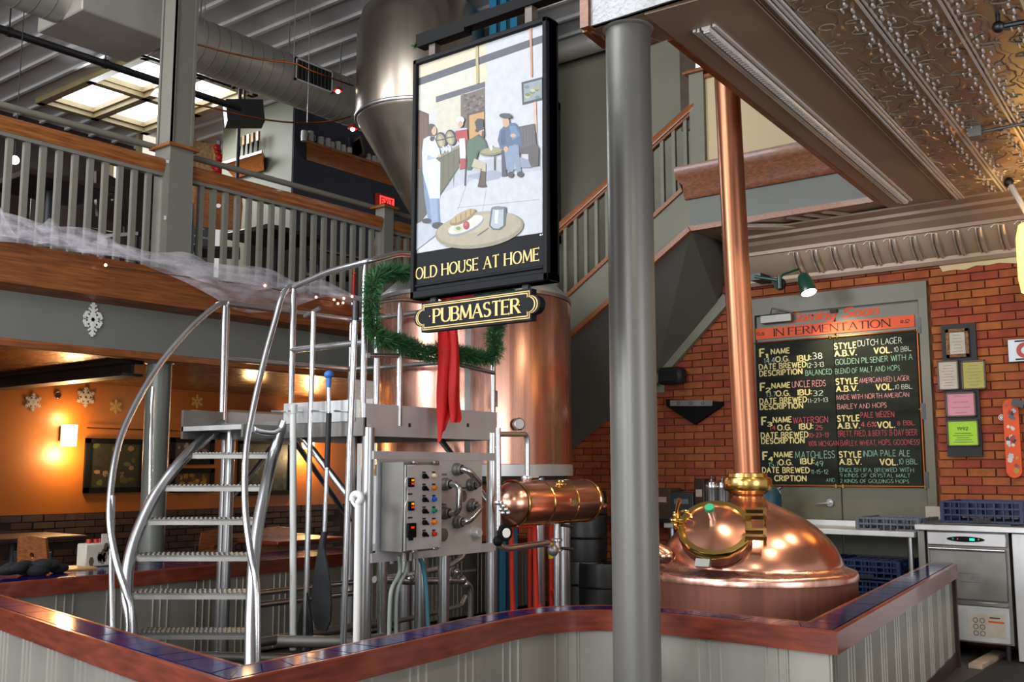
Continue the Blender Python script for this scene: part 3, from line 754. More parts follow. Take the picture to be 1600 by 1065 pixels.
# stair railing: handrail, balusters, newel
sr = thing('stair_railing', 'oak handrail on sage balusters climbing the stair against the grey wall', 'railing', (XS, 4.1, 2.5))
rz = lambda y: 4.50-(y-4.16)*.60
mb = MB(); mb.sweep([Vector((XS+.02, 4.10, rz(4.10))), Vector((XS+.02, 6.9, rz(6.9)))], [(-.04, -.045), (.04, -.045), (.045, -.01), (.03, .03), (-.03, .03), (-.045, -.01)])
mb.build('handrail', 'oak_rail', sr)
mb = MB(); mb.bar((XS+.02, 4.10, rz(4.1)-.055), (XS+.02, 6.9, rz(6.9)-.055), .05, .03); mb.build('fillet_rail', 'oak', sr)
y = 4.20
while y < 6.8:
    zb = max(zl(y)+up, 1.2); MB().box((XS, y-.017, zb), (XS+.034, y+.017, rz(y)-.06)).build('baluster', 'sage_paint', sr, smooth=False); y += .118
mb = MB(); mb.box((XS-.02, 4.0, 3.96), (XS+.12, 4.14, 4.80)); mb.build('newel_post', 'sage_paint', sr)
mb = MB(); mb.box((XS-.06, 3.96, 4.80), (XS+.16, 4.18, 4.82)); mb.add([(XS-.06, 3.96, 4.82), (XS+.16, 3.96, 4.82), (XS+.16, 4.18, 4.82), (XS-.06, 4.18, 4.82), (XS+.05, 4.07, 4.88)], [(0, 1, 4), (1, 2, 4), (2, 3, 4), (3, 0, 4)]); mb.build('newel_cap', 'oak_rail', sr, smooth=False)

# ---- service door in the brick wall with transom head
dr = thing('door_1', None, None, (XW, 2.44, 0), kind='structure')
DY0, DY1, DZ = 2.44, 4.02, 2.88
mb = MB(); mb.box((XW-.03, DY0, 0), (XW+.1, DY0+.07, DZ)).box((XW-.03, DY1-.07, 0), (XW+.1, DY1, DZ)).box((XW-.03, DY0+.07, 2.73), (XW+.1, DY1-.07, DZ))
mb.build('door_frame', 'door_paint', dr)
for a, b_ in ((DY0+.075, 3.215), (3.225, DY1-.075)):
    MB().box((XW-.005, a, .01), (XW+.05, b_, 2.72), .004).build('door_leaf', 'door_paint', dr)
for z in (.35, 1.2, 1.75, 2.45):
    MB().box((XW-.035, DY0+.055, z), (XW-.005, DY0+.085, z+.13)).build('hinge', 'steel_dark', dr)
h = PX(1297, 785, XW-.02)
mb = MB(); mb.cyl((XW-.005, h.y, h.z), (XW-.03, h.y, h.z), .032, seg=20); mb.cyl((XW-.03, h.y, h.z), (XW-.06, h.y, h.z), .012); mb.tube([(XW-.06, h.y, h.z), (XW-.065, h.y+.05, h.z-.004), (XW-.062, h.y+.12, h.z-.01)], [.011, .010, .007], 8)
mb.build('door_handle', 'steel_pipe', dr)
c0 = PX(1188, 497, XW-.06); c1 = PX(1236, 486, XW-.06)
mb = MB(); mb.box((XW-.065, c1.y, c0.z-.05), (XW-.006, c0.y, c0.z+.02), .004); mb.tube([(XW-.06, c0.y-.1, c0.z+.03), (XW-.12, c0.y-.14, c0.z+.07), (XW-.04, c0.y-.3, c0.z+.03)], .008, 6)
mb.build('door_closer', 'steel_dull', dr)
mb = MB(); MB().box((XW-.0065, 3.9-.0, .02), (XW-.004, 3.9, .02))
MB().box((XW-.03, 3.19, 2.69), (XW-.006, 3.25, 2.72)).build('catch', 'black_matte', dr)
# orange banner and lettering fixed to the door
bn = thing('door_banner', 'orange banner across the double doors reading IN FERMENTATION', 'banner', (XW-.02, 2.55, 2.5))
NX = (-1, 0, 0); UX = (0, -1, 0); UZ = (0, 0, 1)
MB().box((XW-.014, 2.55, 2.512), (XW-.008, 3.98, 2.612)).build('band', 'banner_orange', bn, smooth=False)
mb = MB(); lettering(mb, 'IN FERMENTATION', (XW-.0145, 3.77, 2.531), UX, UZ, NX, .064, .17, 'roman', sp=.24, wf=1.25, width=1.02); mb.build('lettering', 'print_dark', bn, smooth=False)
for sg, yy in ((1, 3.90), (-1, 2.63)):
    mb = MB()
    for k, r0 in enumerate((.018, .013)):
        pts = [Vector((XW-.0150, yy+sg*(.022*(1-2*k)+cos(t*.5)*r0*(1-t/22)), 2.562+sin(t*.5)*r0*(1-t/22))) for t in range(14)]
        mb.tube(pts, .0026, 5)
    mb.bar((XW-.0145, yy-.035, 2.548), (XW-.0145, yy+.035, 2.553), .004, .002, NX); mb.build('flourish', 'print_dark', bn)
mb = MB(); lettering(mb, 'Coming Soon', (XW-.0065, 3.66, 2.645), UX, UZ, NX, .078, .17, 'sans', sp=.14, slant=.25, width=.80)
tag(mb.build('script_lettering', 'script_orange'), 'orange script Coming Soon painted on the doors above the banner', 'lettering')
# chalkboards
cb = thing('chalkboard', 'large framed chalkboard listing four beers in fermentation on the double doors', 'chalkboard', (XW-.03, 2.53, 1.21))
BY0, BY1, BZ0, BZ1 = 2.53, 3.98, 1.21, 2.478
for a, b_ in ((BY0+.015, 3.228), (3.235, BY1-.015)): MB().box((XW-.022, a, BZ0+.012), (XW-.008, b_, BZ1-.012)).build('board', 'chalkboard', cb, smooth=False)
def rail(a, b_): 
    mb = MB(); mb.tube([(XW-.024, a[0], a[1]), (XW-.024, b_[0], b_[1])], .0085, 8); mb.build('copper_frame_tube', 'copper_thin', cb)
rail((BY0, BZ0), (BY0, BZ1)); rail((BY1, BZ0), (BY1, BZ1)); rail((BY0, BZ1), (BY1, BZ1)); rail((BY0, BZ0), (BY1, BZ0))
mb = MB()
for (y, z) in ((BY0, BZ0), (BY0, BZ1), (BY1, BZ0), (BY1, BZ1), (BY0, 1.83), (3.2, BZ1), (3.26, BZ1), (3.2, BZ0), (3.26, BZ0)):
    mb.tube([(XW-.024, y-.014, z), (XW-.024, y+.014, z)], .0115, 8); mb.tube([(XW-.024, y, z-.014), (XW-.024, y, z+.014)], .0115, 8)
mb.build('elbow_fitting', 'brass', cb)
def T(lines, m, st='sans', th=.16, jit=0, sp=.2, wf=.95):
    mb = MB()
    for (t, zx, zy, wpx, hpx) in lines:      # zoomed-view foot position, width and cap height
        a = PX(1150+zx*.3098, 450+zy*.3098, XW-.0225); b_ = PX(1150+(zx+wpx)*.3098, 450+zy*.3098, XW-.0225)
        lettering(mb, t, (XW-.0225, a.y, a.z), UX, (0, -.0, 1), NX, hpx*.3098*8.3/1600, th, st, sp=sp, wf=wf, width=abs(a.y-b_.y), jit=jit, depth=.001)
    return mb.build('lettering', m, cb, smooth=False)
L1 = []
for i, dy in enumerate((0, 172, 344, 519)):
    dx = (0, 3, 10, 16)[i]
    L1 += [('F', 122+dx, 346+dy, 22, 42), (str(i+1), 150+dx, 352+dy, (8, 20, 20, 20)[i], 22), ('NAME', 178+dx, 333+dy, 92, 28), ('O.G.', 201+dx, 372+dy, 66, 28), ('IBU:', 311+dx, 367+dy, 66, 28),
           ('DATE BREWED', 118+dx, 411+dy, 236, 28), ('DESCRIPTION', 120+dx, 444+dy-(4 if i else 0), 214, 28)]
L1[-1] = ('CRIPTION', 196, 971, 158, 28)
for i, (y1, x1) in enumerate(((308, 497), (486, 505), (672, 513), (853, 522))):
    L1 += [('STYLE', x1, y1, 110, 30), ('A.B.V.', x1+2, y1+36, 108, 28), ('VOL.', (698, 708, 715, 728)[i], y1+(22, 28, 32, 38)[i], 86, 30)]
T(L1, 'chalk_cream', th=.20, sp=.26)
T([('38', 388, 358, 46, 32), ('32', 390, 542, 46, 26), ('12-3-13', 358, 400, 86, 25), ('11-21-13', 362, 577, 102, 22), ('DUTCH LAGER', 614, 292, 222, 30), ('10 BBL.', 798, 322, 88, 24), ('10 BBL.', 802, 510, 88, 22), ('14.4', 143, 378, 52, 28), ('13.7', 155, 547, 46, 26)], 'chalk_white', th=.10, jit=.06)
T([('BALANCED', 352, 440, 132, 28), ('GOLDEN PILSENER WITH A', 502, 386, 388, 28), ('BLEND OF MALT AND HOPS', 502, 432, 326, 26), ('MATCHLESS', 302, 858, 196, 36), ('49', 402, 898, 38, 26), ('INDIA PALE ALE', 642, 848, 236, 30), ('10 BBL.', 822, 888, 96, 26),
   ('ENGLISH IPA BREWED WITH', 524, 926, 372, 20), ('9 KINDS OF CRYSTAL MALT', 526, 952, 354, 18), ('AND', 456, 976, 42, 18), ('2 KINDS OF GOLDINGS HOPS', 526, 980, 346, 18), ('11-15-12', 380, 936, 84, 22), ('15.1', 165, 898, 44, 24)], 'chalk_green', th=.10, jit=.06)
T([('UNCLE REDS', 284, 500, 170, 32), ('AMERICAN RED LAGER', 622, 478, 252, 24), ('MADE WITH NORTH AMERICAN', 508, 563, 366, 24), ('BARLEY AND HOPS', 512, 610, 248, 24)], 'chalk_pink', th=.11, jit=.06)
T([('WATERSIGN', 288, 682, 176, 32), ('25', 400, 714, 36, 24), ('10-23-13', 368, 752, 100, 24), ('14', 170, 716, 28, 24), ('PALE WEIZEN', 630, 654, 168, 28), ('4.6%', 632, 700, 76, 26), ('8 BBL.', 816, 692, 90, 22), ("BRETT, FRED, & BERTS' B-DAY BEER", 516, 748, 398, 28),
   ('100% MICHIGAN BARLEY, WHEAT, HOPS, GOODNESS!', 366, 796, 560, 26)], 'chalk_red', th=.11, jit=.05)

# ---- brewhouse enclosure: low wall with cladding, cherry cap and blue tiles
def low_wall(name, label, outer, zt, width, inside, clad=('o', 'i'), tile=True, kerb=True, end_tiles=True, tl=.15, cols=1):
    """outer: outer edge of the cap in plan; inside: +1 when the cap lies left of travel"""
    t = thing(name, label, 'counter', (outer[0][0], outer[0][1], 0), 'low walls around the brewing pit')
    z = zt if callable(zt) else (lambda p: zt)
    P = [Vector((p[0], p[1], 0)) for p in outer]; P3 = [Vector((p.x, p.y, z(p))) for p in P]
    s = -inside                                   # sweep side is to the right of travel
    def S(prof, nm, m): mb = MB(); mb.sweep(P3, [(s*a, b_) for a, b_ in prof]); return mb.build(nm, m, t, angle=30)
    S([(0.045, -.09), (0.045, -.14), (0.045, -.66), (width-.05, -.66), (width-.05, -.09)], 'wall_core', 'grey_paint')
    S([(0, -.098), (.026, -.098), (.026, -.004), (.021, 0), (.005, 0), (0, -.005)], 'edge_board', 'cherry')
    S([(width-.026, -.098), (width, -.098), (width, -.005), (width-.005, 0), (width-.021, 0), (width-.026, -.004)], 'edge_board', 'cherry')
    S([(.03, -.09), (width-.03, -.09), (width-.03, -.010), (.03, -.010)], 'tile_bed', 'tile_grout')
    # tiles along the path
    seg = [(P3[i], P3[i+1]) for i in range(len(P3)-1)]; lens = [(b_-a).length for a, b_ in seg]; tot = sum(lens)
    def at(d, off):
        i = 0
        while i < len(lens)-1 and d > lens[i]: d -= lens[i]; i += 1
        a, b_ = seg[i]; f = (b_-a).normalized(); p = a+f*d
        # blend the side direction near the joints as the sweep does
        f0 = Vector((f.x, f.y, 0)).normalized(); sd = Vector((f0.y, -f0.x, 0))
        def mit(j):
            if j <= 0 or j >= len(P3)-1: return sd
            g = P3[j]-P3[j-1]; h_ = P3[j+1]-P3[j]; g = Vector((g.y, -g.x, 0)).normalized(); h_ = Vector((h_.y, -h_.x, 0)).normalized(); m_ = g+h_
            return m_/max(.2, m_.dot(g))
        u = d/max(1e-6, lens[i]); m_ = mit(i)*(1-u)+mit(i+1)*u
        if lens[i] > .5:
            e = .25
            m_ = mit(i)*max(0, 1-d/e)+sd*(1-max(0, 1-d/e)-max(0, 1-(lens[i]-d)/e))+mit(i+1)*max(0, 1-(lens[i]-d)/e)
        return p+m_*(s*off)
    if tile:
        g = .0034; cuts = [0.0]; acc = 0.0
        for i in range(1, len(P3)-1):
            acc += lens[i-1]; u_ = (P3[i]-P3[i-1]).normalized(); v_ = (P3[i+1]-P3[i]).normalized()
            if u_.dot(v_) < .76: cuts.append(acc)
        cuts.append(tot); runs = []
        for c0_, c1_ in zip(cuts, cuts[1:]):
            k_ = max(1, int((c1_-c0_)/tl)); runs += [(c0_+(c1_-c0_)*i/k_, c0_+(c1_-c0_)*(i+1)/k_) for i in range(k_)]
        for ra, rb_ in runs:
            for c in range(cols):
                w0 = .026+(width-.052)*c/cols+g; w1 = .026+(width-.052)*(c+1)/cols-g
                d0, d1 = ra+g, rb_-g
                q = [at(d0, w0), at(d1, w0), at(d1, w1), at(d0, w1)]
                if (q[0]-q[1]).length < .01 or (q[2]-q[3]).length < .01: continue
                rr = random.uniform(0, .0012)
                mb = MB(); mb.prism([v+Vector((0, 0, -.010)) for v in q], (0, 0, 1), .0095+rr); mb.build('tile', 'tile_blue', t, smooth=False)
    # ribbed metal cladding
    for side in clad:
        off = .040 if side == 'o' else width-.045; sg = -1 if side == 'o' else 1
        d = 0.0; mb = MB(); top = []; ribs = []
        while d < tot:
            ribs += [(d+.0, 0), (d+.18, 0)]
            for k in range(3):
                b0 = d+.19+k*.055; ribs += [(b0, 0), (b0+.004, .006), (b0+.012, .006), (b0+.016, 0)]
            d += .34
        ribs = [r_ for r_ in ribs if r_[0] <= tot]+[(tot, 0)]
        vs = []
        for dd, hh in ribs:
            p = at(min(dd, tot), off+sg*hh); vs.append(p)
        n = len(vs); mb.add([(v.x, v.y, 0.03) for v in vs]+[(v.x, v.y, v.z-.09) for v in vs], [(i, i+1, n+i+1, n+i) for i in range(n-1)])
        mb.build('ribbed_cladding', 'cladding', t, angle=20)
        if kerb and side == 'o':
            mb = MB(); mb.sweep([Vector((p.x, p.y, 0)) for p in P], [(s*(.03), 0), (s*.05, 0), (s*.05, .10), (s*.03, .10)]); mb.build('kick_board', 'dark_wood', t)
    return t
out = [(2.46, 5.09), (2.27, 3.96), (2.08, 2.79)]
front = [(2.08, 2.79), (2.55, 2.825), (3.0, 2.865), (3.38, 2.91), (3.60, 2.935), (3.77, 2.945), (3.92, 2.94), (4.04, 2.915), (4.14, 2.87), (4.22, 2.80), (4.28, 2.70), (4.315, 2.58), (4.32, 2.45), (4.315, 2.24), (4.30, 1.95), (4.29, 1.65)]
rz_ = lambda p: .68+max(0, (p.x-4.33))*.007
low_wall('low_wall', 'long tiled low wall in front of the brewing pit, bending around the grey column', [(2.62, 6.05)]+out+front[1:]+[(7.62, 2.055)], rz_, .185, +1, clad=('o',))
low_wall('low_wall', 'rear run of tiled low wall below the mezzanine', [(8.45, 6.235), (2.55, 6.235)], .68, .60, -1, clad=('o',), tile=True, cols=4, kerb=False)
mb = MB(); mb.box((7.605, 2.07, 0), (7.635, 2.235, .60)); struct(mb, 'trim_21', 'dark_wood')
# dark mat and threshold at the gap
struct(MB().box((7.63, 1.93, .0), (8.3, 2.02, .03)), 'trim_22', 'threshold')
struct(MB().box((5.5, -1.5, .0), (8.55, 1.90, .012)), 'floor_mat', 'floor_mat')

# ---- columns
def column(px, D, r, z0, z1, label, name='steel_column', m='grey_column', at_=None):
    p = at_ if at_ else PD(px, D, (z0+z1)/2)
    t = thing(name, label, 'column', (p[0], p[1], z0), 'round columns')
    MB().lathe((p[0], p[1], z0), [(0, 0), (r*1.02, 0), (r, .1), (r, z1-z0)], 40).build('shaft', m, t)
    MB().lathe((p[0], p[1], z1), [(r, -.012), (r*1.12, -.006), (r*1.15, 0), (0, 0)], 40).build('collar', 'steel_dull', t)
    MB().lathe((p[0], p[1], z0), [(0, 0), (r*1.5, 0), (r*1.5, .02), (r*1.05, .03)], 32).build('base_plate', m, t); return t
pc = PR(984, 60, 4.62)
column(0, 0, .105, 0, ZC, 'large round grey column standing in front of the curved low wall', at_=(3.95, 2.415))
pc = PY(250, 600, 7.1)
column(0, 0, .095, 0, 2.175, 'round grey column carrying the mezzanine behind the stairs', at_=(pc.x, 7.12), m='column_paint')
pc = PY(612, 600, 6.98); 
# blue steel stanchion behind the mash tun
p = PR(786, 500, 9.5)
t = thing('steel_stanchion', 'blue grooved steel column rising behind the hanging sign', 'column', (p.x, p.y, 0))
ax = Vector((cos(YAW), sin(YAW), 0)); ay = Vector((-ax.y, ax.x, 0))
mb = MB(); mb.obox((p.x, p.y, 2.95), (ax, ay, (0, 0, 1)), (.10, .10, 2.95)); mb.build('core', 'blue_steel_dark', t, smooth=False)
for k in (-1, 1):
    mb = MB(); mb.obox((p.x, p.y, 2.95)+0*ax if False else Vector((p.x, p.y, 2.95))+ay*k*.10, (ax, ay, (0, 0, 1)), (.13, .034, 2.95)); mb.build('flange', 'blue_steel', t, smooth=False)
mb = MB(); mb.obox(Vector((p.x, p.y, 2.95))-ax*.11, (ax, ay, (0, 0, 1)), (.012, .028, 2.95)); mb.build('web', 'blue_steel', t, smooth=False)
# ================================================================== THINGS
# ---- mezzanine railing
mr_ = thing('mezzanine_railing', 'long oak-topped railing with grey balusters along the mezzanine edge', 'railing', (1.4, YM, 2.88))
posts = [PY(270, 300, YM).x, PY(600, 400, YM).x]
prof = [(-.035, 3.66), (.035, 3.66), (.045, 3.68), (.045, 3.70), (.055, 3.72), (.055, 3.745), (.03, 3.77), (-.03, 3.77), (-.055, 3.745), (-.055, 3.72), (-.045, 3.70), (-.045, 3.68)]
for a, b_ in ((1.4, posts[0]-.10), (posts[0]+.10, posts[1]-.07), (posts[1]+.07, XW)):
    mb = MB(); mb.sweep([(a, YM, 0), (b_, YM, 0)], prof); mb.build('handrail', 'oak_rail', mr_, angle=25)
    MB().box((a, YM-.03, 3.63), (b_, YM+.03, 3.662)).build('sub_rail', 'grey_post', mr_, smooth=False)
x = 1.46; first = None
while x < XW-.05:
    if all(abs(x-p) > .12 for p in posts):
        if first is None: first = MB().box((x-.02, YM-.02, 2.88), (x+.02, YM+.02, 3.64)).build('baluster', 'grey_post', mr_, smooth=False); x0 = x
        else: o = first.copy(); COL.objects.link(o); o.parent = mr_; o.location = (x-x0, 0, 0)
    x += .1195
x = posts[1]
MB().box((x-.062, YM-.062, 2.88), (x+.062, YM+.062, 3.86)).build('newel_post', 'grey_post', mr_, smooth=False)
def cap(mb, x, y, z, a, h=.05):
    mb.box((x-a, y-a, z), (x+a, y+a, z+.022)); mb.add([(x-a, y-a, z+.022), (x+a, y-a, z+.022), (x+a, y+a, z+.022), (x-a, y+a, z+.022), (x, y, z+.022+h)], [(0, 1, 4), (1, 2, 4), (2, 3, 4), (3, 0, 4)])
mb = MB(); cap(mb, x, YM, 3.86, .10); mb.build('newel_cap', 'oak_rail', mr_, smooth=False)
# structural post rising through the railing
x = posts[0]
t = thing('timber_post', 'square grey-green post with an oak collar rising from the mezzanine railing', 'post', (x, YM, 2.87))
MB().box((x-.105, YM-.105, 2.87), (x+.105, YM+.105, 3.86)).build('lower_casing', 'grey_post', t, smooth=False)
MB().box((x-.09, YM-.09, 3.86), (x+.09, YM+.09, 5.92)).build('shaft', 'grey_post', t, smooth=False)
mb = MB()
for sx in (-1, 1):
    mb.box((x+sx*.09-.012, YM-.102, 3.9), (x+sx*.09+.012, YM-.088, 5.92)); mb.box((x-.102, YM+sx*.09-.012, 3.9), (x-.088, YM+sx*.09+.012, 5.92))
mb.build('corner_bead', 'grey_post', t, smooth=False)
mb = MB(); cap(mb, x, YM, 3.86, .14, .04); mb.build('collar', 'oak_rail', t, smooth=False)
mb = MB(); p = PY(262, 252, YM-.107); mb.box((p.x-.012, YM-.108, p.z-.012), (p.x+.012, YM-.105, p.z+.012)); p = PY(258, 340, YM-.107); mb.box((p.x-.01, YM-.108, p.z-.015), (p.x+.01, YM-.105, p.z+.015)); mb.build('tape_scrap', 'white_paint', t)
# steel guard pipe above the handrail
a = PY(0, 163, YM+.12); 
t = MB().tube([(1.4, YM+.12, a.z), (XW-.02, YM+.12, a.z)], .026, 12).build('guard_pipe', 'grey_post')
tag(t, 'long grey guard pipe running just above the mezzanine handrail', 'pipe')

# tulle draped along the mezzanine edge
rt = random.Random(4)
def tulle(x0, x1, h0, h1, drop, ph):
    vs = []; fs = []; nx = 200; nv = 12
    for i in range(nx+1):
        u = i/nx; x = x0+(x1-x0)*u
        hh = (h0*(1-u)+h1*u)*(1+.45*sin(u*19+ph)+.25*sin(u*43+ph*2)); dd = drop*max(0, sin(u*pi*2.2+ph))**2
        for j in range(nv+1):
            v = j/nv; ang = v*pi
            y = YM-.15-.05*sin(ang)-.012*sin(u*60+v*5+ph); z = 2.885-dd*(1-v)**1.5+hh*v+.006*sin(u*50+v*6)
            y -= max(0, .35-v)*.12*(1+sin(u*30))
            vs.append((x, y, z))
    for i in range(nx):
        for j in range(nv): a = i*(nv+1)+j; fs.append((a, a+1, a+nv+2, a+nv+1))
    mb = MB(); mb.add(vs, fs); return mb
x1 = PY(575, 470, YM).x
t = thing('tulle_garland', 'sheer white tulle draped along the mezzanine edge', 'drapery', (2, YM-.15, 2.88))
tulle(1.6, x1, .17, .06, .20, 0.6).build('tulle_layer', 'tulle', t, angle=180)
tulle(1.6, x1-.4, .12, .07, .26, 2.6).build('tulle_layer', 'tulle', t, angle=180)
tulle(3.1, x1-.1, .08, .05, .10, 4.2).build('tulle_layer', 'tulle', t, angle=180)
tulle(2.6, 3.9, .19, .10, .02, 1.2).build('tulle_layer', 'tulle', t, angle=180)
# string of warm lights at the far end of the tulle
t = thing('light_string', 'short string of warm fairy lights at the far end of the tulle', 'lights', PY(545, 470, YM-.2))
pl = [(522, 472), (528, 478), (537, 470), (550, 467), (536, 477), (551, 478), (494, 468), (414, 450), (165, 418)]
for (a, b_) in pl:
    p = PY(a, b_-4, YM-.20); MB().sphere(p, .011, 8).build('bulb', 'bulb_pink', t)
mb = MB(); mb.tube([PY(a, b_-2, YM-.195) for a, b_ in sorted(pl)], .003, 5); mb.build('wire', 'twig', t)
p = PY(552, 470, YM-.12)
t = thing('candle_lamp', 'slim red ornament candle standing at the mezzanine edge', 'ornament', (p.x, YM-.12, 2.88))
p0 = PY(551, 424, YM-.12); MB().cyl((p.x, YM-.12, 2.88), (p.x, YM-.12, p0.z), .017).build('stick', 'candle_red', t)
mb = MB(); mb.cyl((p.x, YM-.12, p0.z-.02), (p.x, YM-.12, p0.z+.03), .02, .008); mb.build('tip', 'brass', t)

# ---- paper snowflakes
def snowflake(p, R, label, m, nrm=(0, -1, 0), kind=0, hang=0.0):
    n = Vector(nrm); ux = Vector((1, 0, 0)) if abs(n.y) > .5 else Vector((0, 1, 0)); uz = Vector((0, 0, 1)); mb = MB(); p = Vector(p)
    for k in range(6):
        a = pi/2+k*pi/3; d = ux*cos(a)+uz*sin(a); s_ = n.cross(d)
        L = R*(1 if kind != 2 or k % 3 == 0 else .62)
        mb.bar(p, p+d*L, .16*R, .006, n)
        for q, l in ((.45, .34), (.72, .24)):
            for sg in (-1, 1): mb.bar(p+d*L*q, p+d*L*q+(d*.6+s_*sg*.8).normalized()*R*l, .12*R, .004, n)
        b_ = a+pi/6; e = ux*cos(b_)+uz*sin(b_); mb.bar(p, p+e*R*.42, .3*R, .004, n)
    t = mb.build('paper_snowflake', m, origin=p); tag(t, label, 'snowflake', 'paper snowflakes')
YO = 9.49
snowflake(PY(145, 499, YM-.03), .125, 'white paper snowflake on the grey mezzanine fascia', 'white_paint', kind=2)
snowflake(PY(52, 628, YO), .085, 'pale paper snowflake furthest left on the orange wall', 'ice_paper')
snowflake(PY(134, 620, YO), .10, 'largest pale paper snowflake, right above the wall lamp', 'ice_paper')
snowflake(PY(181, 635, YO), .07, 'small tan paper snowflake left of the grey column', 'ice_paper_warm')
snowflake(PY(308, 627, YO), .075, 'tan paper snowflake above the emergency light', 'ice_paper_warm')
p = PY(91, 617, YO); t = MB().sphere(p, .035, 12, (1, .4, 1)).build('wall_fitting', 'glass'); tag(t, 'small round glass fitting high on the orange wall', 'fitting')
# ---- wall sconces (light inside)
def sconce(px, py, label):
    p = PY(px, py, 9.40)
    t = thing('wall_lamp', label, 'lamp', (p.x, 9.5, p.z-.1), 'wall lamps on the orange wall')
    MB().box((p.x-.05, 9.47, p.z-.05), (p.x+.05, 9.5, p.z+.09)).build('back_plate', 'steel_dark', t)
    MB().lathe((p.x, p.y, p.z-.1), [(.062, 0), (.068, 0), (.072, .2), (.066, .2)], 24).build('shade', 'lamp_glow', t)
    MB().sphere((p.x, p.y, p.z-.02), .03, 10).build('bulb', 'lamp_glow', t)
    point('sconce_bulb', (p.x, 9.32, p.z-.18), 22, WARM, .05)
    point('sconce_bulb', (p.x, 9.36, p.z+.16), 7, WARM, .04)
sconce(108, 680, 'glowing wall lamp to the left of the dark framed picture'); sconce(482, 688, 'glowing wall lamp seen beneath the steel platform')
point('dining_lamp', (6.4, 8.3, 1.95), 10, WARM, .1)
# picture hanging rail + pictures
p0 = PY(135, 668, YO-.01); p1 = PY(330, 672, YO-.01)
t = MB().tube([(p0.x, YO-.02, p0.z), (p1.x+.2, YO-.02, p0.z)], .006, 6).build('picture_rail', 'brass'); tag(t, 'thin brass picture rail on the orange wall', 'rail')
def picture(x0, y0, x1, y1, label, art, inner=.05, m='black_gloss'):
    a = PY(x0, y0, YO); b_ = PY(x1, y1, YO); t = thing('framed_picture', label, 'picture', (a.x, YO, b_.z), 'framed pictures on the orange wall')
    f = inner; mb = MB()
    mb.box((a.x, YO-.03, b_.z), (a.x+f, YO, a.z)).box((b_.x-f, YO-.03, b_.z), (b_.x, YO, a.z)).box((a.x, YO-.03, a.z-f), (b_.x, YO, a.z)).box((a.x, YO-.03, b_.z), (b_.x, YO, b_.z+f))
    mb.build('frame', m, t, smooth=False)
    mb = MB(); r_ = random.Random(x0); X0, X1, Z0, Z1 = a.x+f, b_.x-f, b_.z+f, a.z-f
    mb.col = art[0]; mb.add([(X0, YO-.01, Z0), (X1, YO-.01, Z0), (X1, YO-.01, Z1), (X0, YO-.01, Z1)], [(0, 1, 2, 3)])
    for i in range(26):
        mb.col = art[1+i % (len(art)-1)]; cx = r_.uniform(X0+.05, X1-.05); cz = Z0+(Z1-Z0)*r_.uniform(.05, .95); w_ = r_.uniform(.02, .05); h_ = r_.uniform(.015, .04); k = 7
        mb.add([(min(X1, max(X0, cx+w_*cos(j*2*pi/k)*r_.uniform(.6, 1.2))), YO-.011-i*.00005, min(Z1, max(Z0, cz+h_*sin(j*2*pi/k)*r_.uniform(.6, 1.2)))) for j in range(k)], [tuple(range(k))])
    mb.build('print', 'painted_print', t, smooth=False); return t
picture(133, 684, 222, 768, 'black framed landscape picture nearest the wall lamp', ['#2a2818', '#4a4a22', '#3a3020', '#7a5a3a', '#1c1a12', '#8a6a50', '#565a2a'])
picture(266, 683, 332, 725, 'upper wide picture of pale prints right of the grey column', ['#4a3a38', '#8a7a78', '#5a4a44', '#9a8a88', '#3a2c28'])
picture(266, 731, 332, 768, 'lower picture with a yellow print right of the grey column', ['#5a3c12', '#8a6418', '#3a2410', '#a87a20'])
picture(372, 686, 455, 772, 'black framed picture of green plants seen through the stair', ['#1a201a', '#2c4030', '#101410', '#56685a', '#33483a'])
# emergency light
a = PY(296, 640, YO-.02); b_ = PY(336, 659, YO-.02)
t = thing('emergency_light', 'tan emergency light box with round lamps on the orange wall', 'lamp', (a.x, YO, b_.z))
MB().box((a.x, YO-.08, b_.z), (b_.x, YO, a.z), .01).build('housing', 'paper', t)
for k in (.06, .3): mb = MB(); mb.lathe((a.x+k*.75, YO-.08, (a.z+b_.z)/2), [(0, .05), (.03, .045), (.045, .02), (.04, 0)], 16, axis=(0, -1, 0)); mb.build('lamp_head', 'glass' if k < .1 else 'steel_dull', t)
a = PY(350, 640, YO); b_ = PY(440, 662, YO)
t = MB().box((a.x, YO-.12, b_.z), (b_.x, YO, a.z), .01).build('wall_unit', 'stoneware'); tag(t, 'pale wall unit on the orange wall behind the stair handrails', 'unit')

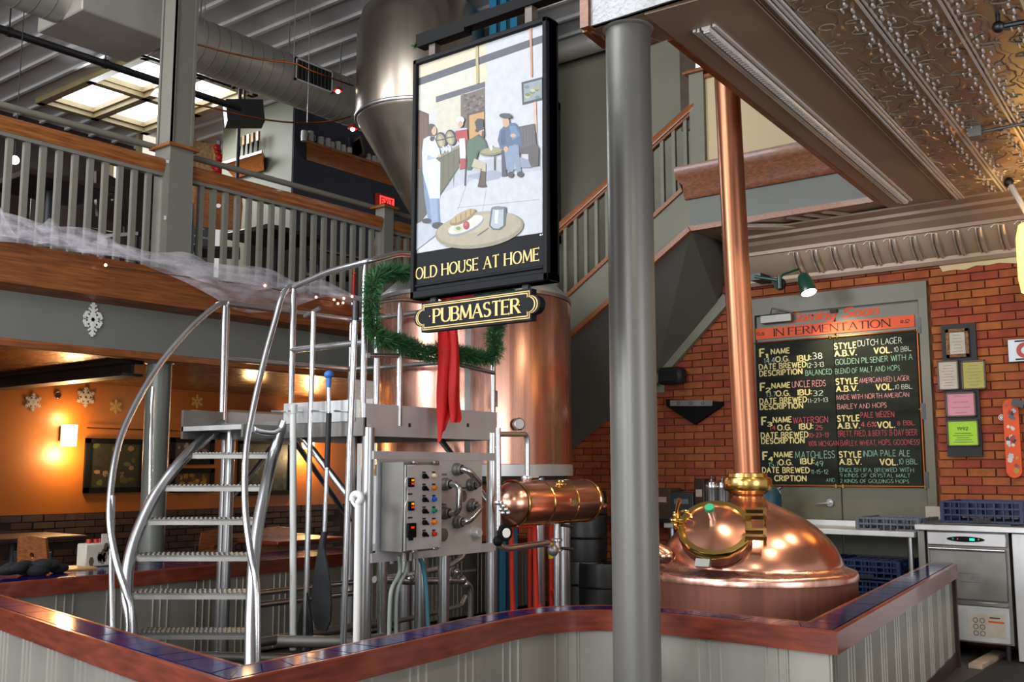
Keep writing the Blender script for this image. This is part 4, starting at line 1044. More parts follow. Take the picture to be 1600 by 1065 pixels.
# ---- dining furniture seen past the rear low wall
def table(x, y, z, sx, sy, label, m='dark_wood', name='dining_table'):
    t = thing(name, label, 'table', (x, y, 0), 'tables around the pit')
    MB().box((x-sx/2, y-sy/2, z-.035), (x+sx/2, y+sy/2, z), .008).build('tabletop', m, t)
    MB().cyl((x, y, .02), (x, y, z-.035), .035).build('pedestal', 'black_matte', t)
    mb = MB(); mb.bar((x-.28, y, .02), (x+.28, y, .02), .06, .04); mb.bar((x, y-.28, .02), (x, y+.28, .02), .06, .04); mb.build('foot', 'black_matte', t); return t
def chair(x, y, rz, label, m='oak', zs=.46, z0=0.0, hole=True, group='chairs around the pit', back_h=.27, wd=.14, gap=.10):
    t = thing('dining_chair', label, 'chair', (x, y, z0), group); t.rotation_euler = (0, 0, 0); c, s_ = cos(rz), sin(rz)
    def R(p): return (x+p[0]*c-p[1]*s_, y+p[0]*s_+p[1]*c, z0+p[2])
    mb = MB(); mb.prism([R(p) for p in ((-.2, -.2, zs-.03), (.2, -.2, zs-.03), (.2, .2, zs-.03), (-.2, .2, zs-.03))], (0, 0, 1), .03); mb.build('seat', 'dark_wood', t)
    for a, b_ in ((-.18, -.18), (.18, -.18), (-.18, .18), (.18, .18)):
        mb = MB(); mb.tube([R((a, b_, 0)), R((a*.95, b_*.95, zs-.03))], .016, 8); mb.build('leg', 'black_matte', t)
    W_ = wd/.2; zb = zs+gap; mb = MB(); ring = []
    hx, hz, n = 0, zb+back_h*.5, 20
    outer = [(-.2, zb), (-.21, zb+back_h*.5), (-.19, zb+back_h), (0, zb+back_h+.015), (.19, zb+back_h), (.21, zb+back_h*.5), (.2, zb), (0, zb-.01)]
    outer = [(a_*W_, b_) for a_, b_ in outer]; k = 24; O = []; I = []
    for i in range(k):
        u = i/k*8; j = int(u); f = u-j; A_ = outer[j]; B_ = outer[(j+1) % 8]; ox, oz = A_[0]*(1-f)+B_[0]*f, A_[1]*(1-f)+B_[1]*f
        an = atan2(oz-hz, ox); O.append((ox, oz)); I.append((cos(an)*.022, hz+sin(an)*.022))
    vs = [R((o_[0], .20+(o_[1]-zb)*.12, o_[1])) for o_ in O]+[R((o_[0], .20+(o_[1]-zb)*.12, o_[1])) for o_ in I]
    vs += [R((o_[0], .225+(o_[1]-zb)*.12, o_[1])) for o_ in O]+[R((o_[0], .225+(o_[1]-zb)*.12, o_[1])) for o_ in I]
    fs = []
    for i in range(k):
        j = (i+1) % k; fs += [(i, j, k+j, k+i), (2*k+j, 2*k+i, 3*k+i, 3*k+j), (j, i, 2*k+i, 2*k+j), (k+i, k+j, 3*k+j, 3*k+i)]
    mb.add(vs, fs); mb.build('backrest', m, t)
    for a in (-.17, .17): mb = MB(); mb.tube([R((a, .19, zs-.03)), R((a, .235, zb+back_h*.6))], .014, 8); mb.build('back_post', 'black_matte', t)
    return t
p = PD(30, 8.6, .72); table(p.x, p.y+.1, .80, .9, .7, 'dark table at the far left under the wall lamp')
p = PD(84, 8.2, 0); chair(p.x, p.y+.05, 1.9, 'tan chair with a round hole at the table left of the caddy')
p = PD(316, 9.0, 0); chair(p.x, p.y, 2.9, 'tan chair with a round hole seen through the stair treads')
p = PD(430, 9.6, 0); chair(p.x, p.y-.1, 2.2, 'tan chair tucked behind the stair handrails')
p = PD(350, 9.2, 0); table(p.x+.55, p.y+.3, .74, .8, .6, 'dark table behind the stair treads')
p = PD(478, 9.0, 0); table(p.x+.05, p.y+.25, .75, .8, .55, 'polished table under the wall lamp behind the platform', 'cherry')
# things on the rear wall cap
c = PZ(150, 884, .68)
t = thing('condiment_caddy', 'white condiment caddy with dried-flower print on the rear wall', 'caddy', (c.x, c.y, .68))
mb = MB(); mb.box((c.x-.115, c.y-.06, .681), (c.x+.115, c.y+.06, .84), .008); mb.build('box', 'paper', t)
mb = MB(); r_ = random.Random(2)
for i in range(10):
    cx, cz = c.x+r_.uniform(-.08, .08), r_.uniform(.71, .81); mb.col = ['#8a7a60', '#6a5a4a', '#9a8a70'][i % 3]
    mb.add([(cx+.02*cos(j*pi/3), c.y-.0605, cz+.035*sin(j*pi/3)) for j in range(6)], [tuple(range(6))])
mb.build('flower_print', 'painted_print', t, smooth=False)
mb = MB(); mb.box((c.x+.03, c.y-.01, .80), (c.x+.12, c.y, .90)); mb.build('card', 'paper', t)
for dx in (-.05, 0, .03): MB().cyl((c.x+dx, c.y+.02, .70), (c.x+dx, c.y+.02, .865), .022, .018).build('bottle', 'candle_red', t)
a = PZ(92, 890, .68); mb = MB(); mb.prism([Vector((a.x+dx, a.y+dy, .681)) for dx, dy in ((-.10, -.13), (.20, -.13), (.24, .12), (-.04, .14))], (0, 0, 1), .01); t = mb.build('menu_board', 'pine', smooth=False); tag(t, 'flat tan menu lying on the rear wall beside the caddy', 'menu')
a = PZ(60, 893, .70); mb = MB(); r_ = random.Random(6)
for i in range(16): mb.sphere(a+Vector((r_.uniform(-.18, .16), r_.uniform(-.05, .07), .0+r_.uniform(0, .05))), r_.uniform(.03, .055), 8, (1.6, 1, .7))
t = mb.build('black_gloves', 'black_cloth', angle=180); tag(t, 'crumpled black gloves lying on the rear wall', 'gloves')

# ---- mezzanine furniture and signs (behind the balusters)
def mez_table(x_, y_, label):
    p = Vector((x_, y_, 2.86)); t = thing('bar_table', label, 'table', (p.x, p.y, 2.86), 'tables on the mezzanine')
    MB().box((p.x-.36, p.y-.35, 3.56), (p.x+.36, p.y+.35, 3.61), .006).build('tabletop', 'dark_wood', t); MB().cyl((p.x, p.y, 2.87), (p.x, p.y, 3.56), .04).build('pedestal', 'black_matte', t)
    mb = MB(); mb.bar((p.x-.3, p.y, 2.88), (p.x+.3, p.y, 2.88), .06, .04); mb.bar((p.x, p.y-.3, 2.88), (p.x, p.y+.3, 2.88), .06, .04); mb.build('foot', 'black_matte', t)
for i, (x_, y_) in enumerate(((4.0, 7.85), (6.25, 7.85), (5.1, 9.3), (3.2, 9.3))):
    mez_table(x_, y_, 'dark table behind the mezzanine balusters, ' + ('just left of the square post', 'under the tap-handle shelf', 'in the second row beside the chalkboard', 'in the second row at the far left')[i])
for i, (x_, y_, rz, m, lab) in enumerate(((3.28, 7.8, 2.6, 'dark_wood', 'dark chair at the far left behind the mezzanine balusters'), (4.76, 7.9, .4, 'dark_wood', 'dark chair between the square post and the left mezzanine table'),
        (5.52, 7.75, 2.5, 'oak_rail', 'orange-tan chair just right of the square post on the mezzanine'), (6.98, 7.85, .5, 'dark_wood', 'dark chair in the middle of the right railing bay'), (7.7, 7.8, 2.7, 'oak', 'tan chair near the far newel post of the mezzanine railing'), (4.15, 9.3, .4, 'dark_wood', 'dark chair in the second row left of the square post'), (6.1, 9.3, 3.3, 'dark_wood', 'dark chair in the second row right of the chalkboard'))):
    chair(x_, y_, rz, lab, m, zs=.46, z0=2.86, group='chairs on the mezzanine', back_h=.40, wd=.2, gap=.16)
for (xa, xb_, y_, h_, lab) in ((6.75, 8.5, 8.95, 1.0, 'long dark wooden booth back behind the right bay of the railing'), (3.5, 4.95, 10.1, 1.25, 'dark wooden booth back deep in the left part of the mezzanine')):
    t = thing('booth', lab, 'booth', (xa, y_, 2.86), 'booths on the mezzanine'); MB().box((xa, y_, 2.86), (xb_, y_+.06, 2.86+h_), .01).build('backrest', 'dark_wood', t)
    MB().box((xa, y_-.45, 3.25), (xb_, y_, 3.33), .01).build('seat', 'dark_wood', t); MB().box((xa, y_-.40, 2.86), (xb_, y_-.02, 3.25)).build('base', 'dark_wall', t); MB().box((xa-.02, y_-.02, 2.86+h_), (xb_+.02, y_+.09, 2.89+h_), .006).build('top_rail', 'cherry', t)
# chalk board sign for jugs
a = PY(301, 318, 8.9); b_ = PY(333, 430, 8.9)
t = thing('menu_chalkboard', 'tall grey chalkboard headed Growlers behind the mezzanine balusters', 'chalkboard', (a.x, 8.9, 2.87))
MB().box((a.x, 8.9, 2.88), (b_.x, 8.93, a.z)).build('board', 'grey_plastic', t); mb = MB(); lettering(mb, 'GROWLERS', (a.x+.02, 8.898, a.z-.16), (1, 0, 0), (0, 0, 1), (0, -1, 0), .09, .12, 'roman', width=(b_.x-a.x-.04), depth=.001)
for i in range(7): mb.bar((a.x+.03, 8.897, a.z-.24-i*.09), (a.x+.03+(b_.x-a.x)*(.45+.06*(i*3 % 5)), 8.897, a.z-.24-i*.09), .002, .018)
mb.build('lettering', 'chalk_white', t, smooth=False)
# boarded (osb) panel with red ornament
a = PY(301, 170, 12.0); b_ = PY(333, 268, 12.0)
t = thing('osb_panel', 'tan strand-board panel in a pine frame beside the square post', 'panel', (a.x, 12, 2.86))
MB().box((a.x, 12.0, 2.87), (b_.x, 12.03, a.z)).build('board', 'osb', t, smooth=False)
mb = MB(); mb.box((a.x-.05, 11.97, 2.87), (a.x, 12.03, a.z+.05)).box((b_.x, 11.97, 2.87), (b_.x+.05, 12.03, a.z+.05)).box((a.x, 11.97, a.z), (b_.x, 12.03, a.z+.05)); mb.build('frame', 'pine', t, smooth=False)
a = PY(341, 245, 11.8); t = thing('hanging_ornament', 'red ball ornament hanging beside the strand-board panel', 'ornament', (a.x, 11.8, a.z-.3))
mb = MB(); r_ = random.Random(8)
for i in range(14): mb.sphere(a+Vector((r_.uniform(-.06, .06), r_.uniform(-.05, .05), r_.uniform(-.3, .12))), .05, 8)
mb.build('ball_cluster', 'candle_red', t); MB().cyl(a+Vector((0, 0, .1)), a+Vector((0, 0, .5)), .03).build('bow', 'ice_paper', t)
# fairy bulb / small pendant seen through left railing
p = PY(23, 250, 8.0); t = thing('small_pendant', 'tiny white pendant lamp glowing behind the far left balusters', 'lamp', p)
MB().sphere(p, .035, 10).build('bulb', 'lamp_white', t); MB().cyl(p+Vector((0, 0, .03)), (p.x, p.y, 5.9), .004, seg=6).build('cord', 'black_matte', t)
# exit sign on the blue wall
p = PY(600, 318, 9.57); t = thing('exit_sign', 'red EXIT sign on the dark blue wall', 'sign', (p.x, 9.58, p.z-.1))
MB().box((p.x-.16, 9.53, p.z-.09), (p.x+.16, 9.583, p.z+.11), .006).build('housing', 'red_paint', t)
MB().box((p.x-.12, 9.528, p.z-.06), (p.x+.15, 9.531, p.z+.085)).build('face', 'exit_red', t)
mb = MB(); lettering(mb, 'EXIT', (p.x-.09, 9.5275, p.z-.03), (1, 0, 0), (0, 0, 1), (0, -1, 0), .085, .16, 'sans', width=.21, depth=.001); mb.build('lettering', 'candle_red', t, smooth=False)
# ---- wall shelves with tap handles and mugs
def crown_shelf(a, b_, nrm, label):
    """a, b: ends of the top front edge at the wall plane"""
    a = Vector(a); b_ = Vector(b_); n = Vector(nrm); t = thing('wall_shelf', label, 'shelf', (a+b_)/2, 'oak crown shelves')
    d = (b_-a).normalized(); prof = [(0, -.19), (.03, -.19), (.04, -.17), (.08, -.11), (.12, -.07), (.16, -.035), (.18, -.035), (.18, 0), (0, 0)]
    mb = MB(); k = len(prof)
    va = [a-d*(o_*.9)+n*o_+Vector((0, 0, z)) for o_, z in prof]; vb = [b_+d*(o_*.9)+n*o_+Vector((0, 0, z)) for o_, z in prof]
    mb.add(va+vb, [(i, (i+1) % k, (i+1) % k+k, i+k) for i in range(k)]+[tuple(range(k)), tuple(range(k, 2*k))]); mb.build('crown', 'oak_rail', t, angle=20)
    return t
XB = 7.845
a = PX(368, 262, XB); b_ = PX(424, 236, XB)
zt = (a.z+b_.z)/2; crown_shelf((XB, a.y-.05, zt), (XB, b_.y+.12, zt), (-1, 0, 0), 'oak shelf holding beer tap handles on the sage wall')
for i, (px, py) in enumerate(((374, 240), (381, 238), (388, 233), (395, 229), (403, 224))):
    p = PX(px, py, XB-.10); t = thing('tap_handle', 'black and gold beer tap handle, ' + ('first', 'second', 'third', 'fourth', 'fifth')[i] + ' from the left on the oak shelf', 'tap handle', (XB-.10, p.y, zt), 'tap handles')
    MB().lathe((XB-.10, p.y, zt), [(0, 0), (.022, 0), (.018, .03), (.010, .05), (.014, .12), (.018, .17)], 12).build('stem', 'black_gloss', t)
    MB().box((XB-.115, p.y-.024, zt+.17), (XB-.085, p.y+.024, zt+.30), .006).build('badge', ('paper_yellow', 'gilt', 'brass', 'gilt', 'oak')[i], t)
a = PY(482, 228, 9.58); b_ = PY(640, 285, 9.58); zt = a.z-.0
crown_shelf((a.x-.02, 9.583, zt), (b_.x+.5, 9.583, zt), (0, -1, 0), 'long oak shelf of mugs on the dark blue wall')
xs = [475, 485, 501, 512, 518, 528, 536, 575, 584, 590, 597]
for i, px in enumerate(xs):
    p = PY(px, 225, 9.48); h_ = (.13, .15, .12, .13, .10, .13, .11, .10, .10, .09, .08)[i]; x = p.x
    t = thing('stoneware_mug', ('pale stoneware mug, number %s from the left on the blue wall shelf' % ('one', 'two', 'three', 'four', 'five', 'six', 'seven', 'eight', 'nine', 'ten', 'eleven')[i]), 'mug', (x, 9.48, zt), 'mugs on the blue wall shelf')
    MB().lathe((x, 9.48, zt), [(0, 0), (.04, 0), (.042, h_*.5), (.038, h_), (.034, h_), (.034, .02), (0, .02)], 16).build('body', 'stoneware', t)
    mb = MB(); mb.tube([(x+.04, 9.48, zt+h_*.8), (x+.07, 9.48, zt+h_*.75), (x+.075, 9.48, zt+h_*.4), (x+.04, 9.48, zt+h_*.25)], .007, 6); mb.build('handle', 'stoneware', t)
p = PY(545, 240, 9.48); t = thing('dark_bottle', 'dark bottle standing among the mugs', 'bottle', (p.x, 9.48, zt)); MB().lathe((p.x, 9.48, zt), [(0, 0), (.04, 0), (.04, .12), (.015, .18), (.014, .24), (0, .24)], 16).build('body', 'dark_plastic', t); MB().lathe((p.x, 9.48, zt), [(.041, .03), (.041, .10)], 16).build('label', 'paper', t)
p = PY(556, 238, 9.55); t = thing('leaning_picture', 'small wooden picture leaning on the blue wall shelf', 'frame', (p.x, 9.5, zt)); mb = MB(); mb.bar((p.x, 9.50, zt), (p.x, 9.57, zt+.28), .26, .02, (1, 0, 0)); mb.build('frame', 'frame_brown', t); mb = MB(); mb.bar((p.x, 9.495, zt+.05), (p.x, 9.55, zt+.25), .16, .02, (1, 0, 0)); mb.build('glass_pane', 'grey_plastic', t)
# black speaker hanging at upper left
p = PR(381, 178, 10.9); t = thing('loudspeaker', 'black loudspeaker hanging from the ceiling beside the sage wall', 'speaker', p)
ax = Vector((.85, -.5, .12)).normalized(); ay = ax.cross(Vector((0, 0, 1))).normalized(); az = ax.cross(ay)
MB().obox(p, (ax, ay, az), (.20, .14, .12)).build('cabinet', 'black_matte', t, smooth=False); MB().obox(p+ay*-.145, (ax, ay, az), (.18, .01, .10)).build('grille', 'black_cloth', t, smooth=False)
mb = MB(); mb.cyl(p, (p.x, p.y, 5.92), .012, seg=8); mb.build('hanger_rod', 'black_matte', t)
mb = MB(); q = PR(375, 145, 11.2); mb.cyl((q.x, q.y, 2.87), (q.x, q.y, 5.9), .02, seg=8); t = mb.build('conduit', 'black_matte'); tag(t, 'thin black conduit rising up the sage wall past the loudspeaker', 'pipe')

# ---- spiral duct with plenum box and grille
YD = 7.95; c0 = PY(320, 75, YD); RD = .245; zc = c0.z
t = thing('spiral_duct', 'large round spiral duct under the roof with a rectangular plenum box', 'duct', (4, YD, zc-RD))
xb0 = PY(92, 30, YD).x; xb1 = PY(235, 50, YD).x
def spiral(x0, x1):
    mb = MB(); mb.tube([(x0, YD, zc), (x1, YD, zc)], RD, 36); mb.build('duct_run', 'duct_metal', t)
    mb = MB(); x = x0+.06
    while x < x1: mb.tube([(x+.02*sin(a), YD+RD*cos(a)*1.0, zc+RD*sin(a)) for a in [k*2*pi/30 for k in range(30)]], .0035, 4, closed=True); x += .125
    mb.build('spiral_seam', 'steel_dull', t)
spiral(1.5, xb0); spiral(xb1, 8.6)
MB().box((xb0, YD-.36, zc-.24), (xb1, YD+.36, zc+.32), .01).build('plenum_box', 'duct_metal', t, smooth=False)
g0 = PY(461, 118, YD-RD); g1 = PY(519, 130, YD-RD); mb = MB(); zg = zc+.02
for a in ((g0.x, zg+.10, g1.x, zg+.115), (g0.x, zg-.115, g1.x, zg-.10)): mb.box((a[0], YD-RD-.012, a[1]), (a[2], YD-RD+.06, a[3]))
for x in (g0.x, g1.x-.015): mb.box((x, YD-RD-.012, zg-.115), (x+.015, YD-RD+.06, zg+.115))
mb.build('grille_frame', 'tin_bright', t, smooth=False); MB().box((g0.x, YD-RD-.006, zg-.1), (g1.x, YD-RD+.08, zg+.1)).build('grille_shade_plate', 'black_matte', t, smooth=False)  # solid black plate stands in for the shade inside the grille
x = g0.x+.03
while x < g1.x-.02: MB().box((x, YD-RD-.010, zg-.1), (x+.004, YD-RD+.02, zg+.1)).build('grille_blade', 'steel_dull', t, smooth=False); x += .05
mb = MB()
for px in (322, 462, 543): q = PY(px, 60, YD-.1); mb.cyl((q.x, YD, zc+RD), (q.x, YD, 5.92), .008, seg=6)
mb.build('hanger_rod', 'steel', t)
# sprinkler pipes below the roof
for (a0, a1, Y_, r_, lab) in (((0, 45), (375, 165), 8.5, .035, 'long dark sprinkler pipe running beneath the roof light'), ((205, 78), (360, 127), 9.1, .03, 'black pipe above the roof light beside the duct')):
    A_ = PY(*a0, Y_); B_ = PY(*a1, Y_); x0 = A_.x-(1.5 if a0[0] == 0 else 0); t = thing('sprinkler_pipe', lab, 'pipe', (x0, Y_, A_.z), 'sprinkler pipes')
    MB().tube([(x0, Y_, A_.z), (B_.x, Y_, A_.z)], r_, 12).build('pipe_run', 'steel_dark' if r_ > .032 else 'black_matte', t)
    mb = MB()
    for k in range(4): x = x0+.7+k*(B_.x-x0)/4.5; mb.cyl((x, Y_, A_.z), (x, Y_, 5.92), .007, seg=6); mb.tube([(x-.02, Y_, A_.z), (x+.02, Y_, A_.z)], r_*1.25, 12)
    mb.build('hanger', 'steel_dark', t)
# copper cable track with little lamps
t = thing('cable_track', 'thin copper lighting track swinging past the spiral duct', 'lighting track', PY(400, 90, 7.4))
ptsA = [PY(a, b_, 7.4) for a, b_ in ((300, 68), (318, 72), (360, 83), (410, 93), (459, 99), (490, 112), (552, 134))]
ptsB = [PY(a, b_, 7.45) for a, b_ in ((300, 163), (330, 168), (380, 180), (430, 189), (480, 192), (520, 189), (548, 182))]
for P_ in (ptsA, ptsB): mb = MB(); mb.tube(cat_rom(P_, 5), .008, 6); mb.build('copper_tube', 'copper_thin', t)
for (px, py, Y_) in ((528, 141, 7.4), (551, 200, 7.45)):
    p = PY(px, py, Y_); MB().lathe(p+Vector((0, 0, -.0)), [(.045, -.01), (.05, .0), (.02, .035), (0, .04)], 14).build('lamp_shade', 'candle_red', t); MB().sphere(p+Vector((0, 0, -.012)), .022, 8).build('lamp', 'lamp_white', t)
mb = MB()
for px, P_ in ((318, ptsA[1]), (459, ptsA[4]), (480, ptsB[4])): mb.cyl(P_, (P_.x, P_.y, 5.9), .004, seg=5)
mb.build('suspension_wire', 'steel', t)
# small round duct along the sage wall
p0 = PX(862, 82, XW-.25); p1 = PX(935, 52, XW-.25); t = MB().tube([(XW-.2, 9.0, p0.z), (XW-.2, 3.8, p0.z)], .11, 20).build('wall_duct', 'duct_metal'); tag(t, 'small round duct along the top of the sage wall right of the sign', 'duct')

# ---- overhead conical fermenter
pc = PR(658, 100, 9.6); RF = .627; zj = PR(658, 185, 9.6).z-.02; zt = 6.0
t = thing('fermenter', 'tall stainless cone-bottomed tank looming behind the pub sign', 'tank', (pc.x, pc.y, 4.0))
ztop = 5.9
MB().lathe((pc.x, pc.y, 0), [(.04, zj-1.02), (.05, zj-1.0), (RF-.02, zj-.04), (RF, zj), (RF, ztop-.33), (RF*.93, ztop-.14), (RF*.6, ztop-.03), (0, ztop+.02)], 64).build('cylinder_and_cone', 'tank_steel', t, angle=30)
MB().lathe((pc.x, pc.y, 0), [(RF+.002, zj-.018), (RF+.012, zj-.005), (RF+.012, zj+.008), (RF+.002, zj+.018)], 64).build('weld_band', 'steel', t)
MB().cyl((pc.x, pc.y, zj-1.25), (pc.x, pc.y, zj-.98), .05, seg=16).build('outlet_pipe', 'steel_pipe', t)
MB().lathe((pc.x, pc.y, zj-1.25), [(.05, -.03), (.07, -.02), (.07, .02), (.05, .03)], 20).build('outlet_clamp', 'steel_dull', t)

# ---- mash tun
pm = PD(741, 8.42, 2.0); RM = .796
t = thing('mash_tun', 'tall copper-clad mash tun with a steel top behind the platform', 'vessel', (pm.x, pm.y, 0))
MB().lathe((pm.x, pm.y, 0), [(RM, 1.38), (RM, 2.69), (RM-.01, 2.72)], 72).build('copper_shell', 'copper', t)
MB().lathe((pm.x, pm.y, 0), [(RM+.012, 1.30), (RM+.012, 1.385), (RM, 1.39), (RM, 1.30)], 72).build('base_band', 'steel_plate', t)
MB().lathe((pm.x, pm.y, 0), [(0, 1.22), (RM-.06, 1.26), (RM-.01, 1.31)], 72).build('bottom', 'steel_dull', t)
MB().lathe((pm.x, pm.y, 0), [(RM+.004, 2.70), (RM+.006, 2.73), (RM-.03, 2.77), (RM-.14, 2.87), (RM-.2, 2.89), (.32, 2.96), (.3, 3.03), (0, 3.05)], 72).build('steel_top', 'steel', t)
mb = MB()
for k in range(4):
    a = YAW+pi+.80+k*pi/2; MB().cyl((pm.x+cos(a)*(RM-.08), pm.y+sin(a)*(RM-.08), 0), (pm.x+cos(a)*(RM-.08), pm.y+sin(a)*(RM-.08), 1.30), .05, seg=16).build('leg', 'steel', t)
v = Vector((-cos(YAW), -sin(YAW), 0)); rgt = Vector((sin(YAW), -cos(YAW), 0))
def on_tun(px):  # point on the shell seen at pixel column px
    off = (px-741)/1600*7.8; off = max(-RM*.98, min(RM*.98, off)); return Vector((pm.x, pm.y, 0))+rgt*off+v*sqrt(RM*RM-off*off)
q = on_tun(737); mb = MB(); mb.bar(q+Vector((0, 0, 1.4))+v*.003, q+Vector((0, 0, 2.66))+v*.003, .045, .008, v); mb.build('seam_strip', 'steel_dull', t)
q = on_tun(812); z = PR(812, 663, 7.75).z; nd = (q-Vector((pm.x, pm.y, 0))).normalized()
mb = MB(); mb.lathe(q+Vector((0, 0, z)), [(.0, .05), (.038, .05), (.048, .045), (.048, .02), (.015, .02), (.015, -.01)], 24, axis=nd); mb.build('thermometer', 'steel_pipe', t)
mb = MB(); mb.lathe(q+Vector((0, 0, z))+nd*.0505, [(0, .001), (.036, .001), (.037, 0)], 24, axis=nd); mb.build('dial', 'white_paint', t)
q = on_tun(780); z = PR(780, 625, 7.75).z; mb = MB(); mb.tube(fillet([q+Vector((0, 0, z+.05)), q+Vector((0, 0, z+.05))+v*.08, q+Vector((0, 0, z-.06))+v*.10], .04), .016, 8); mb.build('bracket', 'steel_pipe', t)

# ---- steel brewing platform
X0, X1, Y0, Y1 = 4.30, 5.56, 4.52, 5.96
t = thing('brew_platform', 'stainless steel brewing platform with guard rails around it', 'platform', (X0, Y0, 0))
MB().box((X0+.01, Y0+.01, 1.60), (X1-.01, Y1-.01, 1.625)).build('deck', 'steel_dull', t, smooth=False)
MB().box((X0, Y0-.012, 1.55), (X1, Y0+.012, 1.745)).build('front_fascia', 'steel_plate', t, smooth=False)
MB().box((X0-.012, Y0-.012, 1.55), (X0+.012, Y1, 1.66)).build('side_fascia', 'steel_dull', t, smooth=False)
MB().box((X0-.02, Y0+.06, 1.64), (X0-.006, 5.24, 1.77)).build('toe_board', 'steel_plate', t, smooth=False)
MB().box((X0, Y1-.012, 1.55), (X1, Y1+.012, 1.745)).build('rear_fascia', 'steel_plate', t, smooth=False)
MB().box((X1-.012, Y0, 1.55), (X1+.012, Y1, 1.66)).build('end_fascia', 'steel_dull', t, smooth=False)
for px in (640, 731):
    q = PY(px, 664, Y0-.013); MB().box((q.x-.01, Y0-.0145, q.z-.012), (q.x+.01, Y0-.012, q.z+.012)).build('slot', 'black_matte', t, smooth=False)
legs = [(X0+.04, Y0+.0, 0), (X1-.04, Y0, 0), (X0+.04, Y1-.05, 0), (X1-.05, Y1-.05, 0)]
for (x, y, z) in legs: MB().cyl((x, y, 0), (x, y, 1.60), .038, seg=18).build('leg', 'steel', t)
for (x, y, z) in legs: MB().cyl((x, y, 0), (x, y, .015), .08, seg=18).build('foot_plate', 'steel_dull', t)
def brace(a, b_, r_=.022): mb = MB(); mb.tube([a, b_], r_, 10); mb.build('brace', 'steel_pipe', t)
brace((X0+.04, 5.15, 1.58), (X0+.04, Y0+.0, 1.05)); brace((X0+.04, 5.25, 1.58), (X1-.05, Y1-.05, .95), .02)
brace((X0+.5, Y1-.05, 1.58), (X0+.04, Y1-.05, 1.1)); brace((X1-.04, Y0+.5, 1.58), (X1-.04, Y0, 1.1))
for z in (.42, .5): brace((X0+.3, Y1-.1, z), (X1, Y1-.1, z))
def rail(pts, r_=.02, fil=.06, nm='guard_rail'): mb = MB(); mb.tube(fillet(pts, fil), r_, 12); mb.build(nm, 'steel_pipe', t)
# posts
zR = 2.60
for (x, y, zt_) in ((X0+.02, 5.22, 2.53), (X0+.02, Y0+.03, 2.60), (X0+.12, Y0+.02, 2.33), (4.60, Y0+.0, 2.40), (X1-.02, Y0+.01, 2.62), (X0+.03, Y1-.02, 2.50), (X1-.06, Y1-.02, 2.52)):
    mb = MB(); mb.tube([(x, y, 1.62), (x, y, zt_-.06), (x, y, zt_)], [.02, .02, .012], 12); mb.build('rail_post', 'steel_pipe', t)
rail([(X0+.02, 5.22, 2.54), (X0+.02, Y0+.35, 2.60), (X0+.02, Y0+.02, 2.62), (4.60, Y0, 2.72), (5.0, Y0, 2.74), (X1-.02, Y0, 2.62)])
rail([(X0+.02, 5.22, 2.12), (X0+.02, Y0+.04, 2.12)], .02)
rail([(X0+.04, Y0+.01, 2.36), (4.60, Y0-.0, 2.42), (5.0, Y0, 2.44), (X1-.02, Y0, 2.40)], .016)
rail([(X0+.04, Y0+.01, 2.04), (4.60, Y0-.0, 2.06), (5.0, Y0, 2.06), (X1-.02, Y0, 2.02)], .016)
rail([(X0+.03, Y1-.02, 2.50), (X1-.06, Y1-.02, 2.52), (X1-.0, Y1-.35, 2.52), (X1-.02, Y0+.1, 2.52)])
rail([(X0+.03, Y1-.02, 2.11), (X1-.06, Y1-.02, 2.13), (X1-.0, Y1-.35, 2.13), (X1-.02, Y0+.1, 2.13)])
# tool pegs on the toe board
for px in (446, 472, 508, 543): q = PX(px, 643, X0-.02); mb = MB(); mb.tube([(X0-.02, q.y, q.z), (X0-.13, q.y, q.z+.0)], .006, 6); mb.build('tool_peg', 'steel_pipe', t)
# exchanger panel between the front legs
XP0, XP1 = 4.38, 5.42
for z0_, z1_ in ((1.41, 1.46),): MB().box((X0+.04, Y0-.05, z0_), (X1-.06, Y0-.02, z1_)).build('panel_beam', 'steel_plate', t, smooth=False)
MB().box((XP0, Y0-.045, .85), (5.36, Y0-.035, 1.42)).build('pipe_panel', 'steel_plate', t, smooth=False)
MB().box((X0+.04, Y0-.05, .80), (5.50, Y0-.02, .855)).build('panel_beam', 'steel_plate', t, smooth=False)
YPn = Y0-.045
def swing(a, b_, out_, r_=.021):
    a = PY(*a, YPn); b_ = PY(*b_, YPn); o_ = Vector((0, -out_, 0)); mb = MB(); mb.tube(fillet([a, a+o_, b_+o_, b_], .055, 6), r_, 12); mb.build('swing_pipe', 'steel_pipe', t)
    for q in (a, b_): MB().lathe(q, [(0, 0), (.042, 0), (.042, .02), (.034, .03), (.034, .05), (.026, .055)], 18, axis=(0, -1, 0)).build('union_nut', 'steel_dull', t)
swing((712, 733), (734, 757), .10); swing((694, 756), (693, 801), .13); swing((735, 790), (713, 815), .10)
for (px, py, r_, d) in ((742, 832, .034, .045), (692, 835, .042, .01), (723, 775, .038, .004)):
    q = PY(px, py, YPn); MB().lathe(q, [(0, d), (r_*.8, d), (r_, d*.8), (r_, 0)], 20, axis=(0, -1, 0)).build('blank_cap', 'steel_plate' if d > .02 else 'steel_dull', t)
for (px, py) in ((713, 716), (694, 741), (724, 762), (738, 780), (712, 803), (693, 788)):
    q = PY(px, py, YPn-.001); MB().box((q.x-.025, YPn-.003, q.z-.006), (q.x+.025, YPn-.001, q.z+.006)).build('port_label', 'grey_plastic', t, smooth=False)
